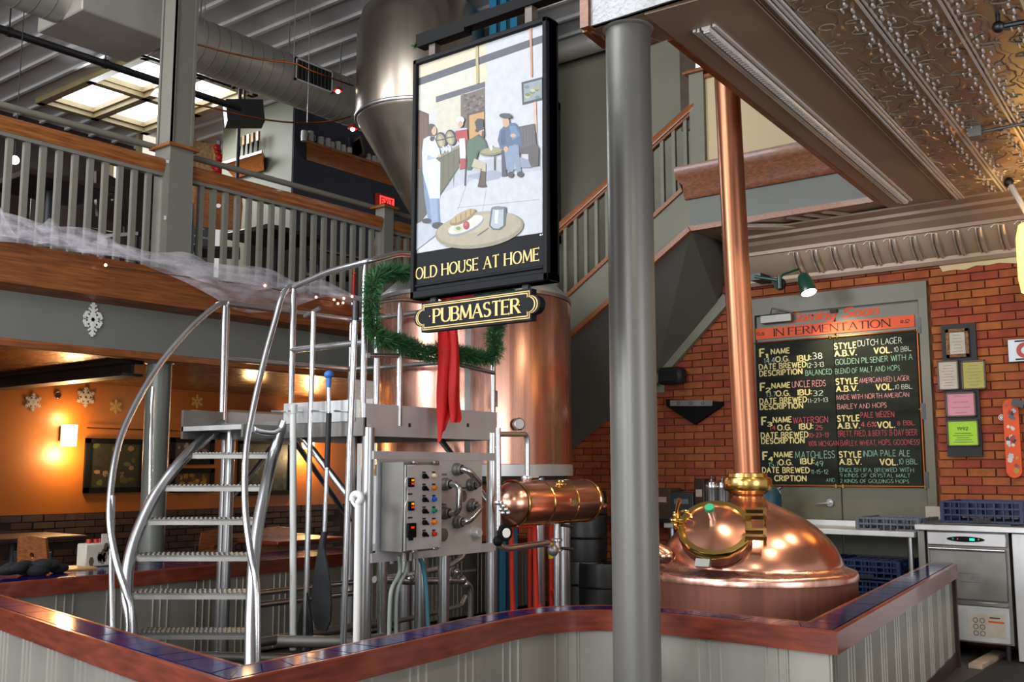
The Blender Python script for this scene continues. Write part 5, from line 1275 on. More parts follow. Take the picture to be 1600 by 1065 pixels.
# pipework below the panel
def pipe(pts, r_, m='steel_pipe', fil=.05, seg=10, nm='pipe_run'):
    mb = MB(); mb.tube(fillet(pts, fil), r_, seg); mb.build(nm, m, t)
q = lambda px, py, Y_=4.75: PY(px, py, Y_)
pipe([q(590, 905), q(650, 896), q(700, 885), q(726, 868), q(727, 840)], .020); pipe([q(585, 905), q(640, 908), q(720, 907), q(736, 915), q(735, 975)], .022)
pipe([q(620, 970), q(660, 962), q(722, 945), q(728, 930)], .016, 'steel_dull'); pipe([q(705, 880), q(700, 900), q(697, 980)], .018, 'steel_dull')
pipe([q(597, 860, 4.62), q(597, 990, 4.62)], .032); pipe([q(611, 858, 4.6), q(611, 880, 4.6)], .022)
for (px, py) in ((640, 903), (700, 906), (722, 905), (712, 893), (727, 912)): MB().sphere(q(px, py), .032, 12).build('valve_body', 'steel_pipe', t)
for (a, b_) in (((712, 893), (742, 890)), ((700, 885), (704, 870)), ((640, 903), (636, 888))): mb = MB(); mb.bar(q(*a), q(*b_), .018, .012); mb.build('valve_lever', 'steel_pipe', t)
pipe([(4.0, 4.9, .35), (4.35, 4.62, .33), (5.6, 4.5, .30)], .035, 'steel_dull'); pipe([(3.8, 5.6, .22), (4.6, 4.7, .18)], .03, 'steel_dull'); pipe([(4.1, 5.3, .28), (5.4, 5.3, .28)], .03, 'steel_dull')
for x in (4.9, 5.12): pipe([(x, 4.6, 0), (x, 4.6, .85)], .04, 'steel', nm='support_post')
# two green-grey conduits and a blue hose hanging below the cabinet
def hose(pts, r_, m, lab): tt = MB().tube(cat_rom([Vector(p) for p in pts], 6), r_, 10).build('hose', m); tag(tt, lab, 'hose', 'hoses under the control cabinet')
hose([PY(624, 868, 4.4), PY(624, 895, 4.42), PY(612, 920, 4.4), PY(609, 950, 4.4), PY(608, 1000, 4.4), PY(607, 1040, 4.4)], .013, 'hose_grey', 'green-grey hose on the left under the control cabinet')
hose([PY(636, 866, 4.4), PY(635, 890, 4.42), PY(622, 918, 4.4), PY(619, 950, 4.4), PY(619, 1000, 4.4), PY(619, 1040, 4.4)], .013, 'hose_grey', 'green-grey hose beside the left one under the control cabinet')
hose([PY(652, 862, 4.5), PY(661, 885, 4.5), PY(666, 920, 4.5), PY(668, 960, 4.5), PY(671, 1010, 4.5)], .014, 'hose_blue', 'blue hose hanging below the pipe panel')

# control cabinet
XC0, XC1, YC0, YC1, ZC0, ZC1 = 4.40, 4.72, 4.26, 4.46, .865, 1.395
c = thing('control_cabinet', 'grey steel control cabinet with coloured buttons on the brewing platform', 'cabinet', (XC0, YC0, ZC0))
MB().box((XC0, YC0+.02, ZC0), (XC1, YC1, ZC1), .004).build('body', 'steel_dull', c)
MB().box((XC0+.015, YC0, ZC0+.012), (XC1, YC0+.018, ZC1-.02), .003).build('door', 'steel_plate', c)
mb = MB(); mb.cyl((XC0+.006, YC0+.008, ZC0+.01), (XC0+.006, YC0+.008, ZC1-.02), .008, seg=8); mb.build('hinge', 'steel_dull', c)
for x, z in ((XC0+.08, ZC1-.012), (XC1-.06, ZC1-.012), (XC0+.08, ZC0-.006), (XC1-.06, ZC0+.002)): MB().box((x-.018, YC0-.01, z), (x+.018, YC0+.01, z+.018), .003).build('clamp', 'steel_pipe', c)
def onc(px, py): q_ = PY(px, py, YC0-.001); return q_
fx = lambda zx: 560+zx*.1878; fy = lambda zy: 680+zy*.1878
for i, zy in enumerate((335, 435, 530, 625, 720, 818)):
    q_ = onc(fx(625), fy(zy)); MB().lathe(q_, [(0, .024), (.011, .022), (.0135, .014), (.0135, .006), (.016, .005), (.016, 0)], 16, axis=(0, -1, 0)).build('push_button', ('lens_cream', 'lens_orange', 'lens_blue', 'lens_green', 'lens_orange', 'lens_red')[i], c)
    MB().box((q_.x-.014, YC0-.003, q_.z+.016), (q_.x+.014, YC0-.001, q_.z+.026)).build('legend_plate', 'print_dark', c, smooth=False)
    q_ = onc(fx(545), fy(zy+4)); mb = MB(); mb.lathe(q_, [(0, .016), (.014, .016), (.016, 0)], 16, axis=(0, -1, 0)); mb.bar(q_+Vector((-.012, -.022, .012)), q_+Vector((.014, -.022, -.012)), .009, .014, (0, -1, 0)); mb.build('selector_switch', 'black_gloss', c)
    MB().box((q_.x-.014, YC0-.003, q_.z+.018), (q_.x+.014, YC0-.001, q_.z+.028)).build('legend_plate', 'print_dark', c, smooth=False)
for zy in (392, 588):
    q_ = onc(fx(432), fy(zy)); MB().lathe(q_+Vector((-.004, .0, .0)), [(0, .003), (.042, .003), (.043, 0)], 20, axis=(0, -1, 0)).build('meter_bezel', 'steel_plate', c)
    b_ = MB().box((q_.x-.023, YC0-.016, q_.z-.026), (q_.x+.023, YC0-.002, q_.z+.028), .003).build('controller', 'black_gloss', c)
    mb = MB(); 
    for k in range(3): mb.bar((q_.x-.002+k*.008, YC0-.0165, q_.z+.020), (q_.x-.002+k*.008, YC0-.0165, q_.z+.008), .0025, .001, (0, -1, 0))
    s_ = mb.build('amber_digits', 'led_amber', b_, smooth=False)
    mb = MB()
    for k in range(3): mb.bar((q_.x-.002+k*.008, YC0-.0165, q_.z+.0), (q_.x-.002+k*.008, YC0-.0165, q_.z-.011), .0025, .001, (0, -1, 0))
    mb.build('red_digits', 'led_red', b_, smooth=False)
    MB().box((q_.x-.02, YC0-.003, q_.z-.072), (q_.x+.018, YC0-.001, q_.z-.062)).build('legend_plate', 'print_dark', c, smooth=False)
q_ = onc(fx(432), fy(792)); b_ = MB().box((q_.x-.036, YC0-.022, q_.z-.04), (q_.x+.034, YC0-.002, q_.z+.045), .004).build('chart_controller', 'black_gloss', c)
mb = MB()
for k in range(3): mb.bar((q_.x-.012+k*.010, YC0-.0225, q_.z+.026), (q_.x-.012+k*.010, YC0-.0225, q_.z+.014), .003, .001, (0, -1, 0))
mb.build('red_digits', 'led_red', b_, smooth=False); MB().box((q_.x-.016, YC0-.012, q_.z-.056), (q_.x+.014, YC0-.002, q_.z-.042)).build('cable_gland', 'black_gloss', c)
mb = MB()
for k in range(2): x = XC0+.10+k*.05; mb.cyl((x, YC0+.1, ZC0), (x, YC0+.1, ZC0-.06), .018)
mb.build('cable_gland', 'steel_dull', c)

# ---- curved stair
S = thing('platform_stair', 'curved stainless steel stair with open treads climbing to the platform', 'stair', (3.5, 5.1, 0))
TR = [((340, 1040), (386, 1036), .235, 5.80), ((205, 983), (388, 977), .435, 5.93), ((198, 922), (390, 917), .64, 6.06), ((203, 862), (393, 861), .845, 6.19), ((222, 807), (400, 808), 1.05, 6.32), ((250, 755), (411, 757), 1.25, 6.45), ((292, 706), (423, 706), 1.455, 6.62)]
Ls, Rs = [], []
for i, (a, b_, z, D) in enumerate(TR):
    ax_ = 190 if i == 0 else a[0]
    Lp = PD(ax_, D, z); Rp = PD(b_[0], D, z); Ls.append(Lp); Rs.append(Rp)
    d = (Rp-Lp).normalized(); n_ = Vector((-d.y, d.x, 0)); n_ = n_ if n_.dot(Vector((cos(YAW), sin(YAW), 0))) > 0 else -n_
    dep = .215
    mb = MB(); mb.prism([Lp, Rp, Rp+n_*dep, Lp+n_*dep], (0, 0, -1), .012)
    mb.prism([Lp, Rp, Rp+n_*.012, Lp+n_*.012], (0, 0, -1), .036); mb.prism([Lp+n_*(dep-.012), Rp+n_*(dep-.012), Rp+n_*dep, Lp+n_*dep], (0, 0, -1), .036)
    tr = mb.build('tread', 'steel_dull', S, smooth=False)
    mb = MB(); k = 24
    for j in range(k):
        for r_ in range(4):
            p_ = Lp+(Rp-Lp)*((j+.5+(r_ % 2)*.4)/(k+.5))+n_*(.03+r_*.05)
            mb.obox(p_+Vector((0, 0, .002)), (d, n_, (0, 0, 1)), (.006, .012, .0025))
    mb.build('grip_teeth', 'steel_dull', tr, smooth=False, kind='stuff')
zz = Vector((0, 0, -.015))
lt = PD(347, 7.05, 1.66); rt_ = PD(446, 6.62, 1.66)
lpath = [PD(176, 5.62, .0)]+[p+zz for p in Ls[1:]]+[lt]
rpath = [PD(392, 5.62, .0)]+[PD(b_[0]+4, D, z)+zz for (a, b_, z, D) in TR[1:]]+[rt_]
for pp in (lpath, rpath): mb = MB(); mb.tube(cat_rom(pp, 6), .036, 14); mb.build('stringer', 'steel', S)
hl = [(205, 1010, 5.72), (204, 950, 5.74), (197, 925, 5.76), (180, 870, 5.85), (171, 800, 6.0), (180, 715, 6.2), (202, 650, 6.4), (245, 575, 6.65), (295, 515, 6.85), (335, 480, 7.0), (352, 473, 7.07)]
mb = MB(); mb.tube(cat_rom([PR(a, b_, D) for a, b_, D in hl], 6), .020, 12); mb.build('handrail', 'steel_pipe', S)
hr = [(402, 1040, 5.66), (402, 960, 5.70), (400, 905, 5.74), (391, 860, 5.85), (383, 790, 5.98), (384, 710, 6.12), (393, 650, 6.25), (412, 565, 6.42), (430, 500, 6.54), (441, 462, 6.60), (455, 447, 6.66)]
mb = MB(); mb.tube(cat_rom([PR(a, b_, D) for a, b_, D in hr], 6), .020, 12); mb.build('handrail', 'steel_pipe', S)
mb = MB(); mb.tube([PR(239, 605, 6.55), PR(237, 640, 6.5), PR(234, 780, 6.42)], .013, 10); mb.build('rail_post', 'steel_pipe', S)
mb = MB(); mb.tube([PR(176, 775, 6.05), PR(174, 880, 5.9), PR(175, 985, 5.80)], .015, 10); mb.build('rail_post', 'steel_pipe', S)
mb = MB(); mb.tube(cat_rom([PR(396, 670, 6.22), PR(406, 674, 6.3), PR(425, 676, 6.45), PR(436, 671, 6.55)], 4), .018, 10); mb.build('rail_tie', 'steel_pipe', S)
mb = MB(); mb.tube([PR(351, 478, 7.06), PR(346, 655, 7.06)], .018, 10); mb.build('rail_post', 'steel_pipe', S)
MB().box((4.0, 5.28, 1.60), (4.32, 5.94, 1.63)).build('top_tread', 'steel_plate', S, smooth=False)
MB().box((4.0, 5.92, 1.55), (4.31, 5.945, 1.74)).build('top_tread_rim', 'steel_dull', S, smooth=False)
MB().box((3.99, 5.27, 1.55), (4.31, 5.29, 1.63)).build('top_tread_rim', 'steel_dull', S, smooth=False)
for p_ in (PD(347, 6.95, 0),): mb = MB(); mb.cyl((p_.x, p_.y, 0), (p_.x, p_.y, 1.6), .034, seg=14); mb.build('support_leg', 'steel', S)

# ---- tools hanging on the left side of the platform
XT = X0-.09
def tool(pts, r_, m, nm, lab, cat='tool', seg=10):
    a = [PX(px, py, XT) for px, py in pts]; t_ = thing(nm, lab, cat, a[-1], 'tools hung on the platform side'); return t_, a
t_, a = tool([(458, 633), (458, 1015)], 0, 0, 'plastic_pole', 'white plastic pole, leftmost of the tools on the platform side')
mb = MB(); mb.cyl(a[0], a[1], .021); mb.build('tube', 'white_plastic', t_); MB().cyl(a[0]+Vector((0, 0, -.05)), a[0]+Vector((0, 0, .005)), .027).build('end_cap', 'white_plastic', t_); MB().cyl(a[1]+Vector((0, 0, .02)), a[1]+Vector((0, 0, .1)), .025, seg=12).build('ferrule', 'white_plastic', t_)
def blade(top, bot, wid, m, t_, nm='blade'):
    """paddle blade between two points, lens-shaped outline"""
    top = Vector(top); bot = Vector(bot); d = (bot-top); L = d.length; d.normalize(); s_ = Vector((0, -1, 0)); prof = [(0, .14), (.12, .3), (.3, .62), (.5, .9), (.7, 1), (.88, .92), (1, .45)]
    pts = [top+d*L*u+s_*wid/2*w_ for u, w_ in prof]+[top+d*L*u-s_*wid/2*w_ for u, w_ in prof[::-1]]
    mb = MB(); mb.prism(pts, (-1, 0, 0), .012); mb.build(nm, m, t_, smooth=False)
t_, a = tool([(490, 487), (484, 700), (480, 925), (477, 1015)], 0, 0, 'mash_paddle', 'steel-shafted mash paddle with a short T handle, second tool from the left')
mb = MB(); mb.tube([a[0], a[1], a[3]], .017, 10); mb.build('shaft', 'steel_pipe', t_); mb = MB(); mb.tube([a[0]+Vector((0, .085, -.02)), a[0]+Vector((0, -.06, .02))], .012, 8); mb.build('t_handle', 'steel_pipe', t_); blade(a[2]-Vector((0, 0, 0)), a[3]+Vector((0, 0, -.02)), .14, 'steel_dark', t_)
t_, a = tool([(514, 585), (514, 645), (511, 730), (507, 830), (504, 840), (504, 985)], 0, 0, 'mash_paddle', 'mash paddle with a blue rubber knob and black grip')
MB().sphere(a[0], .03, 14, (1, 1, .85)).build('knob', 'blue_rubber', t_); mb = MB(); mb.cyl(a[0], a[0]+Vector((0, 0, -.08)), .018, .014); mb.build('knob_neck', 'blue_rubber', t_)
mb = MB(); mb.tube([a[0]+Vector((0, 0, -.07)), a[1], a[3]], .014, 10); mb.build('shaft', 'steel_pipe', t_); mb = MB(); mb.tube([a[1], a[2]], .0175, 10); mb.build('grip', 'black_matte', t_)
mb = MB(); mb.cyl(a[3], a[4]+Vector((0, 0, -.06)), .02); mb.build('socket', 'black_matte', t_); blade(a[4]+Vector((0, 0, 0)), a[5], .17, 'steel_dark', t_)
t_, a = tool([(556, 470), (546, 700), (536, 1015)], 0, 0, 'steel_tube', 'long plain steel tube leaning at the platform corner'); mb = MB(); mb.tube(a, .019, 12); mb.build('tube', 'steel_pipe', t_); MB().cyl(a[0]+Vector((0, 0, -.12)), a[0], .021).build('collar', 'steel_dark', t_)
t_, a = tool([(551, 782), (553, 773), (561, 772), (564, 779), (560, 786), (558, 800), (557, 1020)], 0, 0, 'white_hook_pole', 'white coated pole with a rounded hook at its top')
mb = MB(); mb.tube(cat_rom(a[:5], 4), .022, 12); mb.build('hook', 'white_paint', t_); mb = MB(); mb.cyl(a[4], a[6], .021); mb.build('pole', 'white_paint', t_)

# ---- copper condenser vessel on its pipe stand
YV = 3.75; rV = .132; cL = PY(829, 788, YV-rV); cR = PY(940, 777, YV-rV); zV = PY(880, 783, YV).z
t = thing('condenser', 'polished copper condenser vessel with brass bands right of the platform', 'vessel', (cL.x, YV, .0))
X_ = (1, 0, 0)
MB().lathe((cL.x, YV, zV), [(0, -.125), (.04, -.12), (.085, -.09), (.118, -.04), (rV, 0), (rV, cR.x-cL.x), (.118, cR.x-cL.x+.05), (.07, cR.x-cL.x+.09), (0, cR.x-cL.x+.10)], 48, axis=X_).build('shell', 'copper_polished', t, angle=50)
for x in (0, cR.x-cL.x): MB().lathe((cL.x+x, YV, zV), [(rV+.001, -.012), (rV+.006, -.006), (rV+.006, .006), (rV+.001, .012)], 48, axis=X_).build('brass_band', 'brass_polished', t)
pa = PY(868, 766, YV-rV).x-cL.x; pb = PY(905, 766, YV-rV).x-cL.x
mb = MB(); mb.lathe((cL.x+pa, YV, zV), [(rV+.001, -.007), (rV+.005, 0), (rV+.001, .007)], 48, axis=X_); mb.lathe((cL.x+pb, YV, zV), [(rV+.001, -.007), (rV+.005, 0), (rV+.001, .007)], 48, axis=X_); mb.build('brass_band', 'brass_polished', t)
mb = MB()
for a_ in (.62, ): mb.bar((cL.x+pa, YV-cos(a_)*rV-.003, zV+sin(a_)*rV), (cL.x+pb, YV-cos(a_)*rV-.003, zV+sin(a_)*rV), .02, .006, (0, -1, .7))
mb.build('panel_edge', 'brass_polished', t)
q = PY(888, 762, YV-rV); mb = MB(); a_ = .95; pt = Vector((cL.x+(pa+pb)/2, YV-cos(a_)*(rV), zV+sin(a_)*rV)); mb.sphere(pt, .03, 14, (1, 1, .6))
for k in range(6): mb.sphere(pt+Vector((cos(k*pi/3)*.04, -.01, sin(k*pi/3)*.022)), .008, 6)
mb.build('sight_port', 'brass_polished', t)
mb = MB(); mb.bar((cL.x+.02, YV-.05, zV-rV*.93), (cR.x-.02, YV-.05, zV-rV*.93), .03, .006, (0, -.4, -1)); mb.build('bottom_strip', 'brass', t)
pl_ = PY(896, 784, YV-rV); mb = MB(); mb.box((pl_.x-.028, YV-rV-.006, pl_.z-.024), (pl_.x+.028, YV-rV+.02, pl_.z+.022)); mb.build('name_plate', 'brass', t); mb = MB(); mb.box((pl_.x-.016, YV-rV-.008, pl_.z-.014), (pl_.x+.016, YV-rV+.0, pl_.z+.012)); mb.build('name_plate_field', 'steel_dull', t)
def vp(pts, r_, m='steel_pipe', fil=.04, nm='pipe_run'): mb = MB(); mb.tube(fillet([Vector(p) for p in pts], fil), r_, 12); mb.build(nm, m, t)
vp([PY(778, 668, YV), PY(779, 790, YV), PY(779, 828, YV)], .017)
vp([PY(780, 678, YV), PY(822, 678, YV), PY(824, 690, YV), PY(824, 745, YV), (PY(824, 745, YV).x, YV, zV+rV)], .016)
q = PY(823, 745, YV); MB().lathe((q.x, YV, q.z-.02), [(.03, 0), (.034, .008), (.034, .02), (.03, .028)], 18).build('clamp', 'steel_pipe', t); mb = MB(); mb.bar((q.x, YV-.03, q.z), (q.x+.06, YV-.04, q.z+.002), .012, .01); mb.build('wing_nut', 'steel_pipe', t)
q = PY(779, 785, YV); MB().lathe(q, [(.026, -.012), (.03, -.006), (.03, .006), (.026, .012)], 18).build('clamp', 'steel_pipe', t)
vp([PY(780, 803, YV), (cL.x-.13, YV, zV)], .018)
mb = MB()
for k in range(9): mb.sphere(Vector((cL.x-.105-.012*(k % 3), YV-.05+.012*k*.6, zV-.05+.02*(k % 4))), .014, 8)
mb.build('fitting_cluster', 'steel_pipe', t)
q = PY(788, 832, YV-.03); MB().lathe(q, [(0, .02), (.043, .02), (.048, .014), (.048, 0), (0, 0)], 24, axis=(-.3, -1, 0)).build('pressure_gauge', 'black_gloss', t); MB().lathe(q+Vector((-.006, -.0205, 0)), [(0, .002), (.026, .002), (.028, 0)], 24, axis=(-.3, -1, 0)).build('dial', 'white_paint', t)
vp([PY(780, 842, YV), PY(780, 852, YV), PY(792, 857, YV), PY(856, 848, YV)], .020); MB().sphere(PY(778, 845, YV-.01), .03, 12).build('rubber_elbow', 'black_gloss', t)
q = PY(870, 815, YV); vp([(q.x, YV, zV-rV+.01), (q.x, YV, .3), (q.x, YV, 0)], .021); 
for z in (q.z, q.z-.11, q.z-.17): MB().lathe((q.x, YV, z), [(.02, -.012), (.034, -.006), (.034, .006), (.02, .012)], 18).build('clamp', 'steel_pipe', t)
MB().sphere((q.x-.04, YV, q.z-.17), .035, 12).build('valve_body', 'steel_dull', t)
for dz in (.0, -.14): mb = MB(); mb.cyl((q.x+.02, YV-.02, q.z-.02+dz), (q.x+.10, YV-.05, q.z-.03+dz), .010); mb.build('valve_lever', 'black_matte', t)
q2 = PY(946, 803, YV); mb = MB(); mb.tube([(cR.x+.08, YV, zV-.03), (cR.x+.14, YV, zV-.06), (cR.x+.24, YV, zV-.04)], .018, 10)
for k in range(6): mb.sphere((cR.x+.10+k*.022, YV-.02+(k % 2)*.03, zV-.06+(k % 3)*.015), .015, 8)
mb.build('outlet_fittings', 'copper_polished', t)
pz = PY(881, 800, 4.2); mb = MB(); mb.cyl((pz.x, 4.2, 0), (pz.x, 4.2, 1.28), .045); mb.build('support_leg', 'steel', t)

# ---- hand trucks behind the condenser
def hand_truck(px, D, lab, tilt=.0, yellow=False):
    p = PD(px, D, 0); t = thing('hand_truck', lab, 'hand truck', (p.x, p.y, 0), 'red hand trucks'); r2 = Vector((sin(YAW), -cos(YAW), 0)); f2 = Vector((cos(YAW), sin(YAW), 0))
    for s_ in (-.08, .08): mb = MB(); mb.tube(fillet([p+r2*s_+f2*.05+Vector((0, 0, .04)), p+r2*(s_+tilt)+Vector((0, 0, .98)), p+r2*(s_*.7+tilt)-f2*.08+Vector((0, 0, 1.08))], .05), .018, 10); mb.build('upright', 'red_paint', t)
    for z in (.18, .97): mb = MB(); mb.tube([p+r2*(-.08+tilt*z)+Vector((0, 0, z)), p+r2*(.08+tilt*z)+Vector((0, 0, z))], .012, 8); mb.build('cross_bar', 'red_paint', t)
    mb = MB(); mb.tube([p+r2*.09+Vector((0, 0, .45)), p+r2*.20+f2*.1+Vector((0, 0, .14))], .014, 8); mb.build('brace', 'red_paint', t)
    for s_ in (-.2, .2): mb = MB(); c_ = p+r2*s_+f2*.1+Vector((0, 0, .13)); mb.cyl(c_-r2*.025, c_+r2*.025, .125, seg=24); mb.build('wheel', 'black_matte', t)
    mb = MB(); mb.obox(p-f2*.1+Vector((0, 0, .015)), (r2, f2, (0, 0, 1)), (.18, .13, .01)); mb.build('toe_plate', 'red_paint', t, smooth=False)
    if yellow: mb = MB(); mb.cyl(p+r2*(.08)+f2*.015+Vector((0, 0, .68)), p+r2*(.08)+f2*.01+Vector((0, 0, .80)), .021); mb.build('yellow_sleeve', 'yellow_paint', t)
hand_truck(822, 7.0, 'red hand truck nearer the blue steel column', -.02)
hand_truck(845, 7.9, 'red hand truck with a yellow sleeve behind the condenser stand', .0, True)

# ---- kettle with copper dome and stack
pk = PD(1171, 6.2, .9); K = thing('brew_kettle', 'round copper brew kettle with a domed lid', 'vessel', (pk.x, pk.y, 0))
mb = MB(); RK = .61
MB().lathe((pk.x, pk.y, 0), [(RK-.004, 0), (RK-.004, .60), (RK-.002, .735)], 80).build('drum', 'copper_dark', K)
MB().lathe((pk.x, pk.y, 0), [(RK-.006, .715), (RK+.003, .72), (RK+.004, .745), (RK-.004, .765), (RK-.03, .775), (.545, .785), (.535, .80)], 80).build('rim', 'copper', K, angle=50)
dome = [(.535, .79), (.53, .815), (.512, .86), (.47, .93), (.40, 1.005), (.31, 1.07), (.22, 1.115), (.15, 1.145), (.11, 1.17), (.09, 1.20), (.085, 1.215)]
dc = cat_rom([(r_, 0, z) for r_, z in dome], 4); MB().lathe((pk.x, pk.y, 0), [(p_.x, p_.z) for p_ in dc], 80).build('dome', 'copper_polished', K, angle=60)
MB().lathe((pk.x, pk.y, 0), [(.085, 1.205), (.105, 1.205), (.112, 1.215), (.138, 1.225), (.144, 1.24), (.144, 1.285), (.138, 1.30), (.118, 1.305), (.115, 1.325), (.09, 1.33), (.08, 1.33)], 56).build('brass_flange', 'brass', K, angle=40)
tp = PR(1136, 130, 6.2)
mb = MB(); mb.tube([(pk.x, pk.y, 1.32), (tp.x, tp.y, tp.z), (tp.x, tp.y, 5.0)], .078, 36); mb.build('stack', 'copper_stack', K)
rg = thing('tmp', None, None, (0, 0, 0)); bpy.data.objects.remove(rg)
# manhole
ph = PR(1117, 824, 5.77)
nrm2 = Vector((ph.x-pk.x, ph.y-pk.y, 0)).normalized(); nh = (nrm2*.35+Vector((0, 0, .80))+Vector((-cos(YAW), -sin(YAW), 0))*.45).normalized()
RH = .195
MB().lathe(ph, [(RH*.98, -.10), (RH, -.09), (RH, -.012), (RH+.008, -.008)], 48, axis=nh).build('manhole_neck', 'copper_dark', K)
MB().lathe(ph, [(RH-.012, -.03), (RH+.008, -.035), (RH+.012, -.028), (RH+.012, .0), (RH+.006, .008), (RH-.024, .008), (RH-.028, -.002)], 56, axis=nh).build('manhole_ring', 'brass_polished', K, angle=40)
MB().lathe(ph, [(RH-.026, -.0), (RH-.06, .010), (.06, .030), (0, .034)], 56, axis=nh).build('manhole_door', 'copper_polished', K)
side = nh.cross(Vector((0, 0, 1))).normalized(); rr = side if side.dot(Vector((sin(YAW), -cos(YAW), 0))) > 0 else -side; upn = nh.cross(rr).normalized(); upn = upn if upn.z > 0 else -upn
q = ph+nh*.03-rr*.01+upn*.04
mb = MB(); mb.cyl(q, q+nh*.075-rr*.012, .021, seg=16); mb.build('vent_stub', 'steel_pipe', K); mb = MB(); mb.cyl(q+nh*.07-rr*.012, q+nh*.092-rr*.014, .026, seg=16); mb.build('vent_cap', 'green_cap', K)
mb = MB(); mb.lathe(q-nh*.01-upn*.03-rr*.005, [(0, .01), (.03, .01), (.032, 0)], 20, axis=nh); mb.build('sight_glass', 'brass_polished', K)
# hinge and latch: two dark forks on the right, ornate star knob on the left
for up_ in (.07, -.085):
    a = ph+rr*(RH-.03)+upn*up_+nh*.02; mb = MB(); mb.bar(a, a+rr*.11, .018, .03, nh); mb.bar(a+upn*.045, a+rr*.11+upn*.045, .018, .03, nh); mb.bar(a+rr*.105-upn*.008, a+rr*.105+upn*.053, .018, .03, nh); mb.build('hinge_fork', 'dark_wood' if False else 'brass_dark' if 'brass_dark' in M else 'frame_brown', K, smooth=False)
a = ph+rr*(RH+.075)-nh*.03; mb = MB(); mb.tube([a+upn*.12, a-upn*.10], .008, 8); mb.build('hinge_pin', 'brass_polished', K)
a = ph-rr*(RH+.012)+upn*.035+nh*.02
mb = MB()
for k in range(8): an = k*pi/4; mb.sphere(a+(upn*cos(an)+nh*sin(an))*.038-rr*.01, .014, 8); mb.bar(a-rr*.01, a+(upn*cos(an)+nh*sin(an))*.038-rr*.01, .010, .010)
mb.build('star_knob', 'brass_polished', K)
mb = MB(); mb.tube([a-rr*.035, a+rr*.03], .014, 10); mb.tube([a+nh*.02, a+nh*.06+upn*.02, a+nh*.13+upn*.035+rr*.02], [.010, .009, .014], 8); mb.build('latch_handle', 'brass_polished', K)
mb = MB(); mb.tube([ph-rr*(RH-.03)+upn*.05+nh*.015+Vector((0, 0, .02))+(rr*cos(t2)+nh*sin(t2))*.035 for t2 in [k*.6 for k in range(11)]], .008, 8); mb.build('latch_ring', 'brass_polished', K)
# data plate
q = PR(1099, 880, 5.68); n5 = (Vector((q.x-pk.x, q.y-pk.y, 0)).normalized()*.9+Vector((0, 0, .42))).normalized(); s5 = n5.cross(Vector((0, 0, 1))).normalized(); u5 = n5.cross(s5)
MB().obox(q+n5*.004, (s5, u5, n5), (.042, .022, .012)).build('data_plate', 'steel_dull', K, smooth=False)
# folded copper pouring lip at the left
q = PR(1040, 868, 5.75); mb = MB(); mb.sphere(q, .055, 12, (1, 1, .8)); mb.tube([q, q+Vector((-.05, .06, .05)), q+Vector((-.03, .11, .10))], [.05, .04, .025], 12); mb.build('spout', 'copper_polished', K)
# kettle top light string
# ---- hanging pub sign
XN = 3.2
sy0, sy1 = 2.33, 3.075; sz0, sz1 = 2.085, 3.17
s = thing('pub_sign', 'large hanging pub sign reading OLD HOUSE AT HOME with a painted tavern scene', 'sign', (XN, sy0, sz0))
MB().box((XN+.004, sy0, sz0), (XN+.055, sy1, sz1)).build('panel_core', 'sign_black', s, smooth=False)
f = .024
for nm, a, b_ in (('l', (sy1-f, sz0), (sy1, sz1)), ('r', (sy0, sz0), (sy0+f, sz1)), ('t', (sy0, sz1-f), (sy1, sz1)), ('b', (sy0, sz0), (sy1, sz0+f*1.4))):
    MB().box((XN-.014, a[0], a[1]), (XN+.07, b_[0], b_[1]), .004).build('frame_rail', 'sign_black', s)
XPn = XN+.003
def Z1(x, y): return (620+x*.2498, y*.2498)
def Z2(x, y): return (620+x*.3193, 200+y*.3193)
pmb = MB(); lay = [0]
def poly_(col, pts, Zf=Z1):
    lay[0] += 1; pmb.col = col; e = XPn-lay[0]*.00006
    q = [PX(*Zf(*p_), XPn) for p_ in pts]; q = [(e, min(sy1-f, max(sy0+f, p_.y)), min(sz1-f, max(sz0+f, p_.z))) for p_ in q]
    # fan from centre so concave outlines stay tidy
    pmb.add(q, [tuple(range(len(q)))])
def ell(col, cx, cy, rx, ry, Zf=Z1, n=16, rot=0): poly_(col, [(cx+rx*cos(2*pi*k/n)*cos(rot)-ry*sin(2*pi*k/n)*sin(rot), cy+rx*cos(2*pi*k/n)*sin(rot)+ry*sin(2*pi*k/n)*cos(rot)) for k in range(n)], Zf)
poly_('#c9cbd2', [(130, 405), (910, 135), (910, 1065), (110, 1065)])
poly_('#c9ccd4', [(80, 200), (715, 200), (715, 512), (80, 617)], Z2)
poly_('#d8cfb2', [(132, 405), (560, 257), (560, 520), (400, 600), (130, 700)])
poly_('#d4d1c4', [(132, 530), (480, 400), (480, 600), (240, 640), (200, 760), (130, 700)])
poly_('#4c4c58', [(133, 490), (910, 220), (910, 268), (133, 537)])
poly_('#55555f', [(245, 604), (552, 510), (552, 545), (245, 642)])
poly_('#cfcab8', [(245, 642), (400, 597), (400, 800), (240, 830)])
poly_('#6a5f58', [(400, 597), (552, 548), (552, 690), (445, 715), (440, 800), (400, 800)])
for i in range(26): ell(['#857a70', '#54494a', '#4a4244'][i % 3], 412+(i*37 % 130), 590+(i*53 % 110)+(0), 9, 7)
poly_('#4a3a34', [(440, 712), (552, 684), (552, 900), (440, 900)]); poly_('#c2955a', [(455, 722), (548, 698), (548, 890), (455, 890)])
poly_('#5a4034', [(120, 690), (200, 712), (200, 1040), (116, 1065)]); poly_('#6a4a3a', [(128, 712), (190, 728), (190, 1030), (124, 1050)])
for x in (140, 155, 170): poly_('#4f382e', [(x, 720), (x+3, 720), (x+3, 1040), (x, 1045)])
